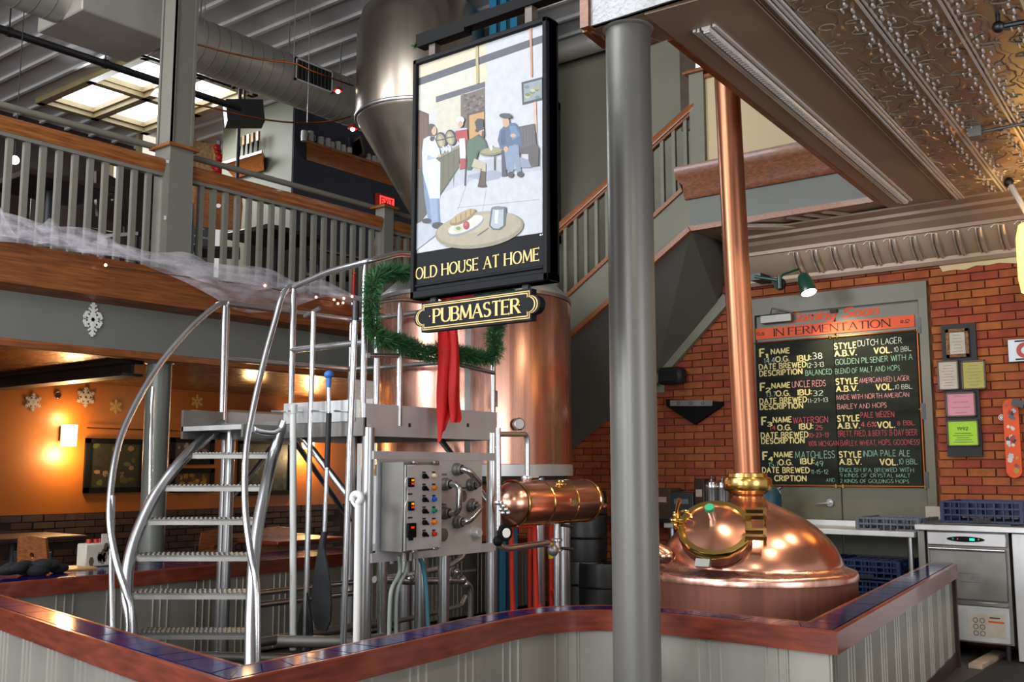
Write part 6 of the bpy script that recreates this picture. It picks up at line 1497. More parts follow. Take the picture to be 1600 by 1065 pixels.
poly_('#3c3a40', [(782, 516), (910, 483), (910, 625), (788, 656)]); poly_('#8d9aa0', [(796, 526), (910, 496), (910, 612), (798, 640)])
for i in range(9): ell(['#5f7f80', '#a89a70', '#6a7a5a', '#c0b890'][i % 4], 815+(i*31 % 90), 545+(i*43 % 70), 16, 11)
poly_('#c98f70', [(832, 160), (846, 155), (852, 480), (840, 483)]); poly_('#d8b8a0', [(856, 640), (874, 636), (880, 830), (862, 835)])
poly_('#b8a878', [(495, 280), (512, 275), (516, 520), (500, 525)])
# room floor, table shadow, settle
poly_('#b4b9c4', [(90, 230), (200, 190), (480, 150), (715, 190), (715, 420), (560, 400), (250, 480), (84, 600)], Z2)
poly_('#c4c7ce', [(200, 330), (430, 230), (715, 210), (715, 512), (240, 580)], Z2)
for a_, b_ in (((300, 390), (500, 370)), ((500, 370), (700, 350)), ((600, 210), (712, 440)), ((520, 240), (545, 380)), ((440, 300), (420, 420)), ((360, 230), (300, 400))):
    poly_('#8f94a0', [(a_[0], a_[1]-1), (b_[0], b_[1]-1), (b_[0]+1, b_[1]+1.5), (a_[0]+1, a_[1]+1.5)], Z2)
poly_('#9aa2b4', [(355, 230), (480, 205), (530, 225), (500, 250), (440, 262), (350, 240)], Z2)
# bar counter and casks
poly_('#42413a', [(195, 160), (312, 88), (308, 195), (205, 350), (120, 460), (90, 470), (92, 215), (140, 180)], Z2)
poly_('#64604a', [(205, 158), (310, 95), (306, 190), (215, 320)], Z2); poly_('#8a8678', [(200, 140), (308, 82), (315, 92), (205, 152)], Z2)
for x in (230, 255, 280): poly_('#4f4c3c', [(x, 128), (x+3, 126), (x+3, 250), (x, 290)], Z2)
for cx, cy in ((222, 60), (268, 48)):
    ell('#2e2a28', cx, cy, 27, 40, Z2, rot=-.2); ell('#9a8f70', cx-3, cy+2, 20, 34, Z2, rot=-.2); ell('#b8ad8c', cx-5, cy+4, 10, 26, Z2, rot=-.2); poly_('#2e2a28', [(cx-24, cy), (cx+22, cy-8), (cx+22, cy-3), (cx-24, cy+5)], Z2)
for cx in (232, 246, 262): ell('#c8ccd0', cx, 104, 8, 15, Z2)
# man in white shirt and apron
poly_('#6f88a8', [(132, 225), (205, 215), (215, 470), (160, 470), (138, 330)], Z2); poly_('#8aa0bc', [(160, 330), (200, 340), (205, 460), (175, 462)], Z2); ell('#2b2a30', 207, 478, 32, 17, Z2); ell('#2b2a30', 150, 455, 24, 13, Z2)
poly_('#cdd6e2', [(135, 55), (178, 30), (215, 110), (218, 135), (195, 150), (218, 170), (216, 345), (165, 345), (130, 215), (127, 120)], Z2)
poly_('#e2e8ee', [(150, 60), (175, 50), (195, 110), (200, 330), (172, 335), (150, 200)], Z2); poly_('#a8b6c8', [(155, 130), (200, 150), (150, 160)], Z2)
ell('#5a4438', 218, 815, 28, 40); ell('#c8a48c', 238, 820, 16, 28); ell('#4a3a30', 226, 870, 14, 16); poly_('#4a3e3a', [(200, 795), (222, 775), (238, 780), (232, 800), (212, 830), (205, 850)])
poly_('#d8b8a0', [(205, 128), (222, 132), (218, 142), (205, 140)], Z2)
# woman in red
poly_('#a8343c', [(372, 820), (445, 810), (452, 880), (440, 1055), (400, 1060), (398, 900), (375, 870)]); poly_('#d8dce4', [(395, 870), (430, 865), (440, 1010), (402, 1015)]); ell('#d8b8a4', 402, 772, 20, 26); ell('#e0e2e6', 402, 752, 26, 22); ell('#c8a48c', 404, 776, 14, 18); poly_('#a8343c', [(315, 150), (348, 150), (345, 195), (312, 205)], Z2)
# man in green coat on a chair
poly_('#3c5244', [(470, 870), (520, 840), (560, 880), (575, 930), (600, 940), (590, 965), (520, 950), (500, 1010), (470, 1065), (445, 1065), (448, 950)]); poly_('#4c6654', [(490, 860), (530, 860), (560, 900), (520, 940), (495, 920)])
ell('#c8a084', 536, 820, 16, 32); ell('#5a4030', 545, 840, 9, 22); poly_('#34343c', [(494, 765), (512, 742), (545, 746), (548, 785), (542, 812), (505, 818)]); poly_('#34343c', [(494, 812), (552, 800), (552, 810), (500, 826)])
poly_('#4a6450', [(352, 60), (400, 40), (440, 95), (440, 110), (400, 110), (385, 170), (355, 205), (345, 100)], Z2); poly_('#b8b09a', [(385, 150), (440, 175), (440, 215), (420, 220), (370, 190)], Z2)
poly_('#5a4038', [(415, 210), (440, 215), (438, 270), (445, 290), (400, 290), (405, 265)], Z2); ell('#4a342c', 422, 284, 22, 8, Z2); 
for a_, b_ in (((345, 60), (335, 280)), ((360, 190), (425, 200)), ((415, 200), (410, 270))): poly_('#3a3028', [(a_[0], a_[1]), (a_[0]+5, a_[1]), (b_[0]+5, b_[1]+4), (b_[0], b_[1]+4)], Z2)
# round table
ell('#7c7a5c', 600, 950, 78, 26, Z1, rot=-.12); ell('#9a9670', 600, 944, 68, 19, Z1, rot=-.12); poly_('#4a4638', [(614, 975), (622, 975), (622, 1065), (614, 1065)]); ell('#d8dcd8', 597, 925, 9, 18)
# bench
poly_('#4e4a4e', [(770, 795), (868, 775), (880, 905), (895, 925), (893, 1040), (850, 1045), (830, 1015), (828, 960), (770, 960)]); poly_('#5f5a5c', [(778, 802), (862, 786), (872, 900), (780, 930)])
for x in (795, 815, 835, 852): poly_('#474348', [(x, 800), (x+3, 799), (x+5, 905), (x+2, 906)])
poly_('#8a93a8', [(775, 985), (828, 1000), (850, 1050), (780, 1050)]); poly_('#4a4648', [(648, 130), (698, 118), (698, 188), (655, 160)], Z2)
# man in blue
poly_('#7f8fa8', [(680, 900), (770, 905), (780, 1065), (700, 1065), (665, 1060), (672, 960)]); poly_('#95a4ba', [(715, 920), (752, 920), (762, 1055), (725, 1060)])
poly_('#4c6484', [(650, 820), (690, 775), (745, 770), (780, 820), (792, 920), (745, 905), (700, 930), (655, 935), (638, 880)]); poly_('#64809f', [(710, 790), (750, 790), (775, 850), (730, 880)]); poly_('#3e5470', [(660, 830), (685, 810), (690, 900), (655, 915)])
ell('#c8a084', 690, 768, 22, 30); ell('#3c4038', 688, 728, 40, 17, Z1, rot=.1); poly_('#474a44', [(660, 730), (668, 712), (715, 712), (725, 742), (700, 740)]); ell('#c8a488', 690, 935, 14, 18); ell('#c8a488', 735, 850, 18, 12)
poly_('#7f90a8', [(555, 90), (600, 85), (615, 215), (595, 220), (582, 160), (575, 215), (550, 215)], Z2); ell('#3a3238', 563, 230, 15, 15, Z2); ell('#3a3238', 610, 228, 16, 14, Z2); poly_('#3f4552', [(518, 110), (530, 110), (545, 235), (520, 240)], Z2)
# table with loaf, tomato and tankard
ell('#8f8672', 410, 500, 218, 88, Z2, 28, -.14); ell('#a89d84', 408, 492, 208, 78, Z2, 28, -.14); ell('#b4a98e', 400, 470, 150, 40, Z2, 20, -.2)
ell('#8d8f92', 345, 482, 96, 34, Z2, 20, -.42); ell('#d4d4cc', 343, 474, 92, 31, Z2, 20, -.42)
ell('#8a744e', 330, 438, 72, 26, Z2, 18, -.5); ell('#b39a6c', 328, 432, 64, 19, Z2, 18, -.5)
for k in range(4): ell('#8a744e', 296+k*24, 450-k*12, 3, 18, Z2)
ell('#9a2838', 347, 478, 16, 21, Z2); ell('#c84a50', 344, 472, 8, 10, Z2); ell('#c9c8a8', 308, 492, 24, 17, Z2, rot=-.2); ell('#7a8a60', 308, 492, 12, 9, Z2)
poly_('#4f565e', [(458, 480), (470, 392), (500, 383), (540, 388), (544, 420), (538, 480), (515, 500), (478, 500)], Z2); poly_('#a9b4bd', [(466, 478), (476, 398), (502, 392), (530, 396), (528, 478), (505, 494), (480, 492)], Z2); poly_('#d4dbe0', [(488, 404), (506, 402), (500, 470), (486, 468)], Z2); ell('#6f7a84', 503, 393, 32, 9, Z2)
poly_('#6a6456', [(400, 525), (455, 488), (458, 492), (404, 530)], Z2)
pmb.build('painted_scene', 'painted_print', s, smooth=False)
# black title field with gold letters
zb_ = [PX(*Z2(80, 617), XPn), PX(*Z2(715, 512), XPn)]
mb = MB(); mb.prism([(XPn-.0045, sy1-f, sz0+f), (XPn-.0045, sy0+f, sz0+f), (XPn-.0045, sy0+f, zb_[1].z), (XPn-.0045, sy1-f, zb_[0].z)], (1, 0, 0), .0005); mb.build('title_field', 'sign_black', s, smooth=False)
mb = MB(); mb.box((XN-.010, sy0+f, sz0+.05), (XN+.004, sy1-f, sz0+.062), .003); mb.build('inner_bead', 'sign_black', s)
a = PX(*Z2(95, 740), XPn-.005); b_ = PX(*Z2(697, 655), XPn-.005); mb = MB()
lettering(mb, 'OLD HOUSE AT HOME', (XPn-.0052, a.y, a.z+.0), UX, UZ, NX, .049, .17, 'roman', sp=.22, wf=1.0, width=(a.y-b_.y)); mb.build('lettering', 'gold_leaf', s, smooth=False)
mb = MB(); mb.box((XPn-.0052, 2.368, 2.27), (XPn-.005, 2.376, 2.276)).box((XPn-.0052, 2.362, 2.27), (XPn-.005, 2.3645, 2.276)); mb.build('wear_mark', 'white_paint', s)
for y in (2.98, 2.44): MB().box((XN+.01, y-.018, sz1), (XN+.05, y+.018, 3.26)).build('hanger_strap', 'frame_brown', s)
# small lower plaque hung from the sign
py0, py1 = 2.365, 3.075; zc_ = 2.0; hh = .058
P_ = thing('name_plaque', 'black and gold scalloped plaque reading PUBMASTER below the pub sign', 'sign', (XN, py0, zc_-.07))
def plaque(o_, ext):
    yl, yr = py1-.03-o_, py0+.03+o_; zt_, zb2 = zc_+hh-o_, zc_-hh+o_; pts = []
    e = .045
    L_ = yl-e; R_ = yr+e
    pts += [(L_+.012, zt_)]
    r_ = .038-o_*.4
    pts += [(R_-.012, zt_), (R_-.012, zc_+r_*.75)]
    pts += [(R_-.012-r_*1.0*sin(k*pi/8)*1.0-.004, zc_+r_*cos(k*pi/8)*.95) for k in range(0, 9)]
    pts += [(R_-.012, zc_-r_*.75), (R_-.012, zb2), (L_+.012, zb2), (L_+.012, zc_-r_*.75)]
    pts += [(L_+.012+r_*1.0*sin(k*pi/8)+.004, zc_-r_*cos(k*pi/8)*.95) for k in range(0, 9)]
    pts += [(L_+.012, zc_+r_*.75)]
    return pts
def pl_build(o_, x0, th, nm, m): mb = MB(); mb.prism([(x0, y, z) for y, z in plaque(o_, 0)], (1, 0, 0), th); mb.build(nm, m, P_, smooth=False)
pl_build(-.006, XN+.002, .035, 'board', 'sign_black'); pl_build(.002, XN+.0005, .0015, 'gold_line', 'gold_leaf'); pl_build(.006, XN-.0005, .0015, 'field', 'sign_black'); pl_build(.010, XN-.0015, .0015, 'gold_line', 'gold_leaf'); pl_build(.0145, XN-.0025, .0015, 'field', 'sign_black')
mb = MB(); lettering(mb, 'PUBMASTER', (XN-.003, py1-.135, zc_-.029), UX, UZ, NX, .058, .19, 'roman', sp=.17, width=.462); mb.build('lettering', 'gold_leaf', P_, smooth=False)
for y in (py1-.112, py0+.112): MB().sphere((XN-.004, y, zc_+.0), .005, 8).build('screw_head', 'brass', P_)
for y in (2.96, 2.46): MB().box((XN+.01, y-.015, zc_+hh-.005), (XN+.03, y+.015, sz0+.002)).build('hanger_strap', 'black_matte', P_)
# black bracket beam the sign hangs from
B_ = thing('sign_bracket', 'black steel beam carrying the pub sign', 'bracket', (XN, 1.0, 3.24))
MB().box((XN, .9, 3.25), (XN+.055, 3.07, 3.295)).build('beam', 'black_gloss', B_, smooth=False)
MB().box((XN-.004, 2.78, 3.232), (XN+.05, 3.06, 3.252)).build('beam_shoe', 'black_gloss', B_, smooth=False)
for a_, b_, w_ in (((XN+.03, 1.0, 3.29), (A.x+.1, .6, 3.45), .03), ((XN+.03, 2.35, 3.29), (XN+.03, 2.35, 5.92), .006), ((XN+.03, 2.43, 3.29), (XN+.03, 2.43, 5.92), .006)): mb = MB(); mb.bar(a_, b_, w_, w_); mb.build('hanger', 'black_gloss', B_)
mb = MB(); mb.bar((XN+.1, .9, 3.27), (A.x, .9, 3.42), .04, .04); mb.build('wall_arm', 'black_gloss', B_)
def sprig(c, R, n, seed=1):
    mb = MB(); r_ = random.Random(seed)
    for i in range(n):
        d = Vector((r_.gauss(0, 1), r_.gauss(0, 1), r_.gauss(0, 1))).normalized()*R*r_.uniform(.5, 1); s_ = d.orthogonal().normalized()*.0022
        mb.add([Vector(c)-s_, Vector(c)+s_, Vector(c)+d], [(0, 1, 2)])
    return mb
mb = sprig((XN+.02, 3.09, 3.255), .045, 160); t = mb.build('evergreen_sprig', 'needle', smooth=False); tag(t, 'small evergreen sprig at the left tip of the black sign beam', 'sprig')
# ---- evergreen garland on the platform rail and red ribbon
gp = [(640, 428), (612, 425), (590, 432), (581, 450), (580, 480), (583, 510), (592, 528), (620, 534), (650, 545), (672, 553), (690, 545), (715, 552), (740, 557), (765, 560), (776, 548), (770, 528), (778, 512), (775, 495)]
YG = Y0-.06
G0 = thing('evergreen_garland', 'thick evergreen garland looped along the platform guard rail', 'garland', PY(600, 540, YG))
path = cat_rom([PY(a, b_, YG+.02*(sin(i*1.7))) for i, (a, b_) in enumerate(gp)], 10)
path2 = cat_rom([PY(a, b_, YG) for a, b_ in ((700, 470), (735, 462), (760, 456), (800, 452))], 8)
def garland(path, seed):
    r_ = random.Random(seed); mb = MB()
    for i in range(len(path)-1):
        a, b_ = path[i], path[i+1]; L = (b_-a).length; d = (b_-a).normalized(); n = int(L*6000)
        for k in range(n):
            c_ = a+(b_-a)*r_.random(); o_ = d.orthogonal().normalized(); an = r_.uniform(0, 2*pi); rad = (o_*cos(an)+d.cross(o_)*sin(an)).normalized()
            rr_ = r_.uniform(.0, .045); e = (rad*.9+d*r_.uniform(-.8, .8)).normalized()*r_.uniform(.03, .055)
            p_ = c_+rad*rr_; s_ = e.cross(Vector((r_.gauss(0, 1), r_.gauss(0, 1), r_.gauss(0, 1)))).normalized()*.0021
            mb.add([p_-s_, p_+s_, p_+e*.6+s_*.8, p_+e], [(0, 1, 2, 3)])
    return mb
o = garland(path, 3).build('needles', 'needle', G0, smooth=False, kind='stuff'); o = garland(path2, 4).build('needles', 'needle', G0, smooth=False, kind='stuff')
mb = MB(); mb.tube(path, .009, 6); mb.tube(path2, .009, 6); mb.build('wire_core', 'twig', G0)
YR = YG-.07
R_ = thing('red_ribbon', 'long red ribbon with a bow hanging over the platform edge', 'ribbon', PY(700, 690, YR))
def strip(Lp, Rp, yo, nm='ribbon_tail'):
    n = 26; vs = []
    Lc = cat_rom([PY(a, b_, YR) for a, b_ in Lp], 6); Rc = cat_rom([PY(a, b_, YR) for a, b_ in Rp], 6); m_ = min(len(Lc), len(Rc)); k = 9
    for i in range(m_):
        for j in range(k):
            u = j/(k-1); p_ = Lc[i]*(1-u)+Rc[i]*u; vs.append((p_.x, p_.y+yo+.012*sin(u*7+i*.12)+.006*sin(i*.5), p_.z))
    fs = [(i*k+j, i*k+j+1, (i+1)*k+j+1, (i+1)*k+j) for i in range(m_-1) for j in range(k-1)]
    nv = len(vs); vs += [(v_[0], v_[1]+.003, v_[2]) for v_ in vs]; fs += [tuple(nv+i for i in f_[::-1]) for f_ in fs]
    mb = MB(); mb.add(vs, fs); mb.build(nm, 'ribbon_red', R_, angle=180)
strip([(690, 468), (686, 520), (686, 580), (685, 640), (684, 692)], [(712, 468), (713, 520), (712, 560), (708, 630), (694, 672)], 0.0)
strip([(696, 468), (698, 520), (700, 580), (700, 630), (700, 660)], [(712, 468), (714, 520), (716, 600), (718, 645), (714, 660)], -.02)
for sg, (x0_, x1_) in ((-1, (684, 700)), (1, (700, 735))):
    mb = MB(); c_ = PY(700, 462, YR); e_ = PY(x0_ if sg < 0 else x1_, 458, YR); mb.sphere((c_+e_)/2, abs(e_.x-c_.x)/2+.02, 12, (1, .5, .55)); mb.build('bow_loop', 'ribbon_red', R_)
MB().sphere(PY(700, 463, YR-.02), .03, 10).build('knot', 'ribbon_red', R_)
# ---- right-hand wall pieces
def plate(x0, y0, x1, y1, d=.02): a = PX(x0, y0, XW-.03); b_ = PX(x1, y1, XW-.03); return a.y, b_.y, a.z, b_.z
def on_wall(Y1_, Y0_, Z1_, Z0_, x0, x1): return MB().box((x0, Y0_, Z0_), (x1, Y1_, Z1_))
bd = thing('notice_board', 'tall black board on the brick wall holding four framed papers', 'board', (XW-.05, 2.2, 1.45))
MB().box((XW-.055, 2.075, 2.18), (XW-.03, 2.335, 2.50)).build('board_panel', 'black_matte', bd, smooth=False); MB().box((XW-.055, 2.075, 1.45), (XW-.03, 2.335, 2.18)).build('board_panel', 'black_matte', bd, smooth=False)
def framed(y1, y0, z1, z0, label, m, fm, fw=.014, text=(), nm='framed_notice', rows=0):
    t = thing(nm, label, 'notice', (XW-.07, (y0+y1)/2, z0), 'framed notices on the black board'); x = XW-.075
    mb = MB()
    mb.box((x, y0, z0), (x+.02, y0+fw, z1), .002).box((x, y1-fw, z0), (x+.02, y1, z1), .002).box((x, y0, z1-fw), (x+.02, y1, z1), .002).box((x, y0, z0), (x+.02, y1, z0+fw), .002); mb.build('frame', fm, t, smooth=False)
    MB().box((x+.008, y0+fw, z0+fw), (x+.018, y1-fw, z1-fw)).build('sheet', m, t, smooth=False)
    mb = MB()
    for (tx, u, v_, w_, h_) in text: lettering(mb, tx, (x+.0075, y1-fw-(y1-y0-2*fw)*u, z0+fw+(z1-z0-2*fw)*v_), UX, UZ, NX, h_, .15, 'sans', sp=.25, width=(y1-y0-2*fw)*w_, depth=.0006)
    for k in range(rows):
        zr = z1-fw-(z1-z0-2*fw)*(.14+.74*k/max(1, rows-1)); hw = (y1-y0-2*fw)*(.22+.13*((k*7) % 3)/2); ym_ = (y0+y1)/2
        if text and abs(zr-(z0+fw+(z1-z0-2*fw)*(text[0][2]+.08))) < .03: continue
        mb.box((x+.0072, ym_-hw, zr-.0018), (x+.0078, ym_+hw, zr+.0018))
    if text or rows: mb.build('print_lines', 'print_dark' if text or rows > 8 else 'grey_plastic', t, smooth=False)
    return t
framed(2.30, 2.125, 2.46, 2.23, 'white certificate in a gilt frame, topmost on the black board', 'paper', 'gilt', .028, rows=6)
framed(2.375, 2.215, 2.21, 1.975, 'pale paper in a thin frame, left of the yellow one', 'paper', 'frame_brown', .010, rows=8)
framed(2.195, 2.015, 2.20, 1.97, 'yellow paper in a thin frame, right of the pale one', 'paper_yellow', 'frame_brown', .012, rows=7)
framed(2.325, 2.10, 1.955, 1.76, 'pink licence paper below the pale and yellow ones', 'paper_pink', 'frame_brown', .012, rows=4)
framed(2.325, 2.09, 1.735, 1.53, 'bright green notice reading 1992, lowest on the black board', 'paper_green', 'frame_brown', .010, [('1992', .32, .62, .36, .024)], rows=9)
# dartboard cabinet / cd plaque at the far right edge
cc = PX(1600, 549, XW-.04)
t = thing('round_plaque', 'silver square plaque with a red ring at the right edge of the wall', 'plaque', (XW-.05, 1.70, 2.15)); MB().box((XW-.05, 1.56, 2.17), (XW-.03, 1.85, 2.345), .003).build('plate', 'galvanised', t); MB().lathe((XW-.052, 1.73, 2.255), [(.03, 0), (.06, 0), (.06, .006), (.03, .006)], 28, axis=(-1, 0, 0)).build('ring', 'red_paint', t)
mb = MB(); mb.box((XW-.0515, 1.70, 2.322), (XW-.050, 1.80, 2.334)).box((XW-.0515, 1.70, 2.182), (XW-.050, 1.80, 2.194)); mb.build('print_band', 'print_dark', t, smooth=False)
# sticker covered board (skateboard deck)
t = thing('skateboard_deck', 'orange skateboard deck covered in stickers hanging on the brick wall', 'skateboard', (XW-.06, 1.86, 1.29)); y_c = 1.855; pts = []
for k in range(13): a_ = pi*k/12; pts.append((XW-.06, y_c+.055*cos(a_), 1.83+.055*sin(a_)))
for k in range(13): a_ = pi+pi*k/12; pts.append((XW-.06, y_c-.0+.055*cos(a_), 1.34+.055*sin(a_)))
mb = MB(); mb.prism(pts, (1, 0, 0), .012); mb.build('deck', 'banner_orange', t, smooth=False)
mb = MB(); r_ = random.Random(12)
for i in range(26):
    mb.col = ['#e8e4d8', '#2c2c34', '#c9a030', '#d8d8e0', '#5a6a78', '#8a7a60', '#f0ece0', '#b83020'][i % 8]; cy = y_c+r_.uniform(-.03, .03); cz = r_.uniform(1.34, 1.84); a0 = r_.uniform(0, 2); w2 = r_.uniform(.010, .024); k = r_.choice([4, 5, 12])
    mb.add([(XW-.0605-i*.0001, cy+w2*cos(a0+j*2*pi/k), cz+w2*1.1*sin(a0+j*2*pi/k)) for j in range(k)], [tuple(range(k))])
mb.build('sticker', 'painted_print', t, smooth=False, kind='stuff')
t = thing('wall_badge', 'round white badge on the brick left of the skateboard', 'badge', PX(1565, 652, XW-.03)); q = PX(1565, 652, XW-.03); MB().lathe(q, [(0, .008), (.022, .008), (.024, 0)], 18, axis=(-1, 0, 0)).build('disc', 'white_paint', t); MB().lathe(q+Vector((-.0085, 0, 0)), [(.012, .001), (.016, .001)], 18, axis=(-1, 0, 0)).build('print', 'print_dark', t)
q = PX(1592, 630, XW-.10); t = MB().obox(q, ((0, .9, .3), (0, -.3, .9), (1, 0, 0)), (.045, .028, .04)).build('small_speaker', 'dark_plastic', smooth=False); tag(t, 'small dark box fixed above the skateboard', 'box')
# home-plate shaped black plaque and wall speaker, left of the stack
t = thing('pentagon_plaque', 'black pentagon wall plaque with a pale strip on the brick wall', 'plaque', PX(1085, 640, XW-.03)); Pp = [PX(a, b_, XW-.07) for a, b_ in ((1040, 623), (1128, 627), (1128, 633), (1085, 663), (1041, 634))]
mb = MB(); mb.prism(Pp, (1, 0, 0), .045); mb.build('plate', 'black_gloss', t, smooth=False); Pq = [PX(a, b_, XW-.072) for a, b_ in ((1047, 625), (1113, 625), (1113, 634), (1047, 634))]; mb = MB(); mb.prism(Pq, (1, 0, 0), .002); mb.build('strip', 'galvanised', t, smooth=False)
mb = MB()
for px in (1060, 1079, 1098): q = PX(px, 629.5, XW-.0735); mb.lathe(q, [(.012, 0), (.016, 0), (.016, .001), (.012, .001)], 14, axis=(-1, 0, 0))
mb.build('ring_mark', 'print_dark', t)
t = thing('wall_speaker', 'black speaker mounted on the brick wall beneath the stair', 'speaker', PX(1050, 588, XW-.1)); q = PX(1050, 588, XW-.12)
MB().box((XW-.2, q.y-.13, q.z-.075), (XW-.05, q.y+.12, q.z+.085), .03).build('cabinet', 'black_matte', t); MB().box((XW-.205, q.y-.10, q.z-.05), (XW-.198, q.y+.09, q.z+.06), .003).build('grille', 'black_cloth', t); MB().box((XW-.06, q.y-.02, q.z-.02), (XW, q.y+.02, q.z+.02)).build('bracket', 'steel_dark', t)
# green spotlight lamp over the doors
q = PX(1262, 448, 8.18); t = thing('green_spotlight', 'dark green bell spotlight on a bracket arm over the chalkboard', 'lamp', (q.x, q.y, q.z)); axd = (PX(1265, 458, 8.12)-PX(1249, 412, 8.17)).normalized()
cb_ = PX(1264, 457, 8.18); MB().lathe(cb_, [(.066, 0), (.068, -.004), (.066, -.05), (.058, -.12), (.045, -.17), (.02, -.19), (0, -.195)], 28, axis=axd).build('shade', 'green_enamel', t); MB().lathe(cb_, [(0, .004), (.060, .004), (.064, 0)], 28, axis=axd).build('lens', 'lamp_white', t)
mb = MB(); a0 = PX(1180, 432, 8.3); a1 = PX(1218, 438, 8.3); a2 = PX(1248, 420, 8.2); mb.tube([a0, a1], .014, 10); mb.tube(fillet([a1, a1+Vector((0, -.03, .05)), a2], .03), .010, 8); mb.tube([a1+Vector((0, 0, .04)), a1+Vector((0, 0, -.07))], .02, 10); mb.build('bracket_arm', 'green_enamel', t); MB().box((a0.x, a0.y-.05, a0.z-.03), (XW, a0.y+.05, a0.z+.03)).build('wall_mount', 'steel_dark', t)
mb = MB(); c9 = PX(1219, 444, 8.35); mb.lathe(c9, [(0, .03), (.05, .03), (.055, 0), (.02, -.01)], 20, axis=(-1, 0, 0)); mb.build('pulley', 'black_matte', t)
point('spotlight_beam', tuple(cb_+axd*.04), 45, (1.0, .86, .62), .04, spot=95, target=(XW, 3.05, 1.9), blend=.8)
# bottles of the grey/stainless service counter
def work_table(y1, y0, z, x0, label, legs_=True):
    t = thing('steel_worktop', label, 'worktop', (x0, y0, 0), 'stainless worktops on the brick wall')
    MB().box((x0, y0, z-.04), (XW-.04, y1, z), .004).build('top', 'steel_plate', t); MB().box((XW-.05, y0, z), (XW-.035, y1, z+.04)).build('upstand', 'steel_plate', t)
    if legs_:
        for x in (x0+.06, XW-.1):
            for y in (y0+.05, y1-.05): MB().cyl((x, y, 0), (x, y, z-.04), .02).build('leg', 'steel', t)
    return t
work_table(4.57, 2.44, .885, 7.95, 'stainless worktop on legs in front of the double doors')
work_table(2.43, .6, .945, 7.93, 'higher stainless worktop above the dishwasher', False)
# undercounter dishwasher
dy1, dy0 = 2.36, 1.80; t = thing('dishwasher', 'stainless undercounter dishwasher with a curved control panel', 'dishwasher', (7.96, dy0, 0))
MB().box((7.99, dy0, .12), (XW-.06, dy1, .90)).build('body', 'steel_dull', t, smooth=False); MB().box((7.955, dy0+.01, .80), (7.99, dy1-.01, .895), .006).build('control_fascia', 'steel_plate', t)
MB().box((7.965, dy0+.02, .42), (7.99, dy1-.02, .785), .004).build('door', 'steel_dull', t); mb = MB(); mb.cyl((7.955, dy0+.02, .775), (7.955, dy1-.02, .775), .012); mb.build('door_lip', 'steel_pipe', t)
MB().box((7.965, dy0+.02, .385), (7.985, dy1-.02, .41), .003).build('lower_trim', 'steel', t); MB().box((7.97, dy0+.02, .13), (7.99, dy1-.02, .375), .003).build('lower_panel', 'steel_plate', t)
mb = MB(); yc = (dy0+dy1)/2+.0; mb.prism([(7.952, yc+.13*cos(a_)*1.0+(.0), .848+.020*sin(a_)) for a_ in [k*2*pi/20 for k in range(20)]], (-1, 0, 0), .004); mb.build('display_bezel', 'black_gloss', t, smooth=False)
mb = MB()
for k in range(4): mb.box((7.946, yc-.035-k*.009, .840), (7.9478, yc-.030-k*.009, .856))
mb.build('green_digits', 'led_green', t, smooth=False); mb = MB(); mb.box((7.946, yc+.05, .846), (7.9478, yc+.056, .852)); mb.build('red_lamp', 'led_red', t, smooth=False)
for k, m_ in ((.085, 'led_green'), (-.09, 'brass')): MB().sphere((7.948, yc+k, .849), .008, 8).build('button', 'steel' if m_ == 'brass' else 'green_cap', t)
MB().box((7.9665, dy0+.05, .17), (7.9695, dy0+.30, .33)).build('data_label', 'paper', t, smooth=False); MB().box((7.965, dy0+.055, .27), (7.9668, dy0+.16, .282)).build('label_stripe', 'banner_orange', t, smooth=False)
mb = MB()
for i in range(3):
    for j in range(2): mb.lathe((7.966, dy0+.20+j*.045, .19+i*.045), [(.014, 0), (.018, 0), (.018, .001), (.014, .001)], 12, axis=(-1, 0, 0))
mb.box((7.9655, dy0+.08, .300), (7.9663, dy0+.15, .308)); mb.build('label_print', 'print_dark', t, smooth=False)
mb = MB(); lettering(mb, 'AY', (7.9645, dy0+.26, .56), UX, UZ, NX, .03, .18, 'sans', width=.055); mb.bar((7.9642, dy0+.34, .605), (7.9642, dy0+.20, .605), .006, .002, NX); mb.bar((7.9642, dy0+.34, .545), (7.9642, dy0+.20, .545), .006, .002, NX); mb.build('embossed_badge', 'steel', t, smooth=False)
for x in (8.02, 8.5):
    for y in (dy0+.05, dy1-.05): MB().cyl((x, y, 0), (x, y, .13), .02).build('foot', 'black_matte', t)
t = MB().box((7.97, .65, .02), (XW-.06, 1.775, .90), .004).build('steel_cupboard', 'steel_plate'); tag(t, 'plain stainless cupboard at the right edge beside the dishwasher', 'cupboard')
t = MB().box((7.98, 2.375, .02), (XW-.06, 2.425, .90), .003).build('side_panel', 'steel_dull'); tag(t, 'narrow steel end panel left of the dishwasher', 'panel')
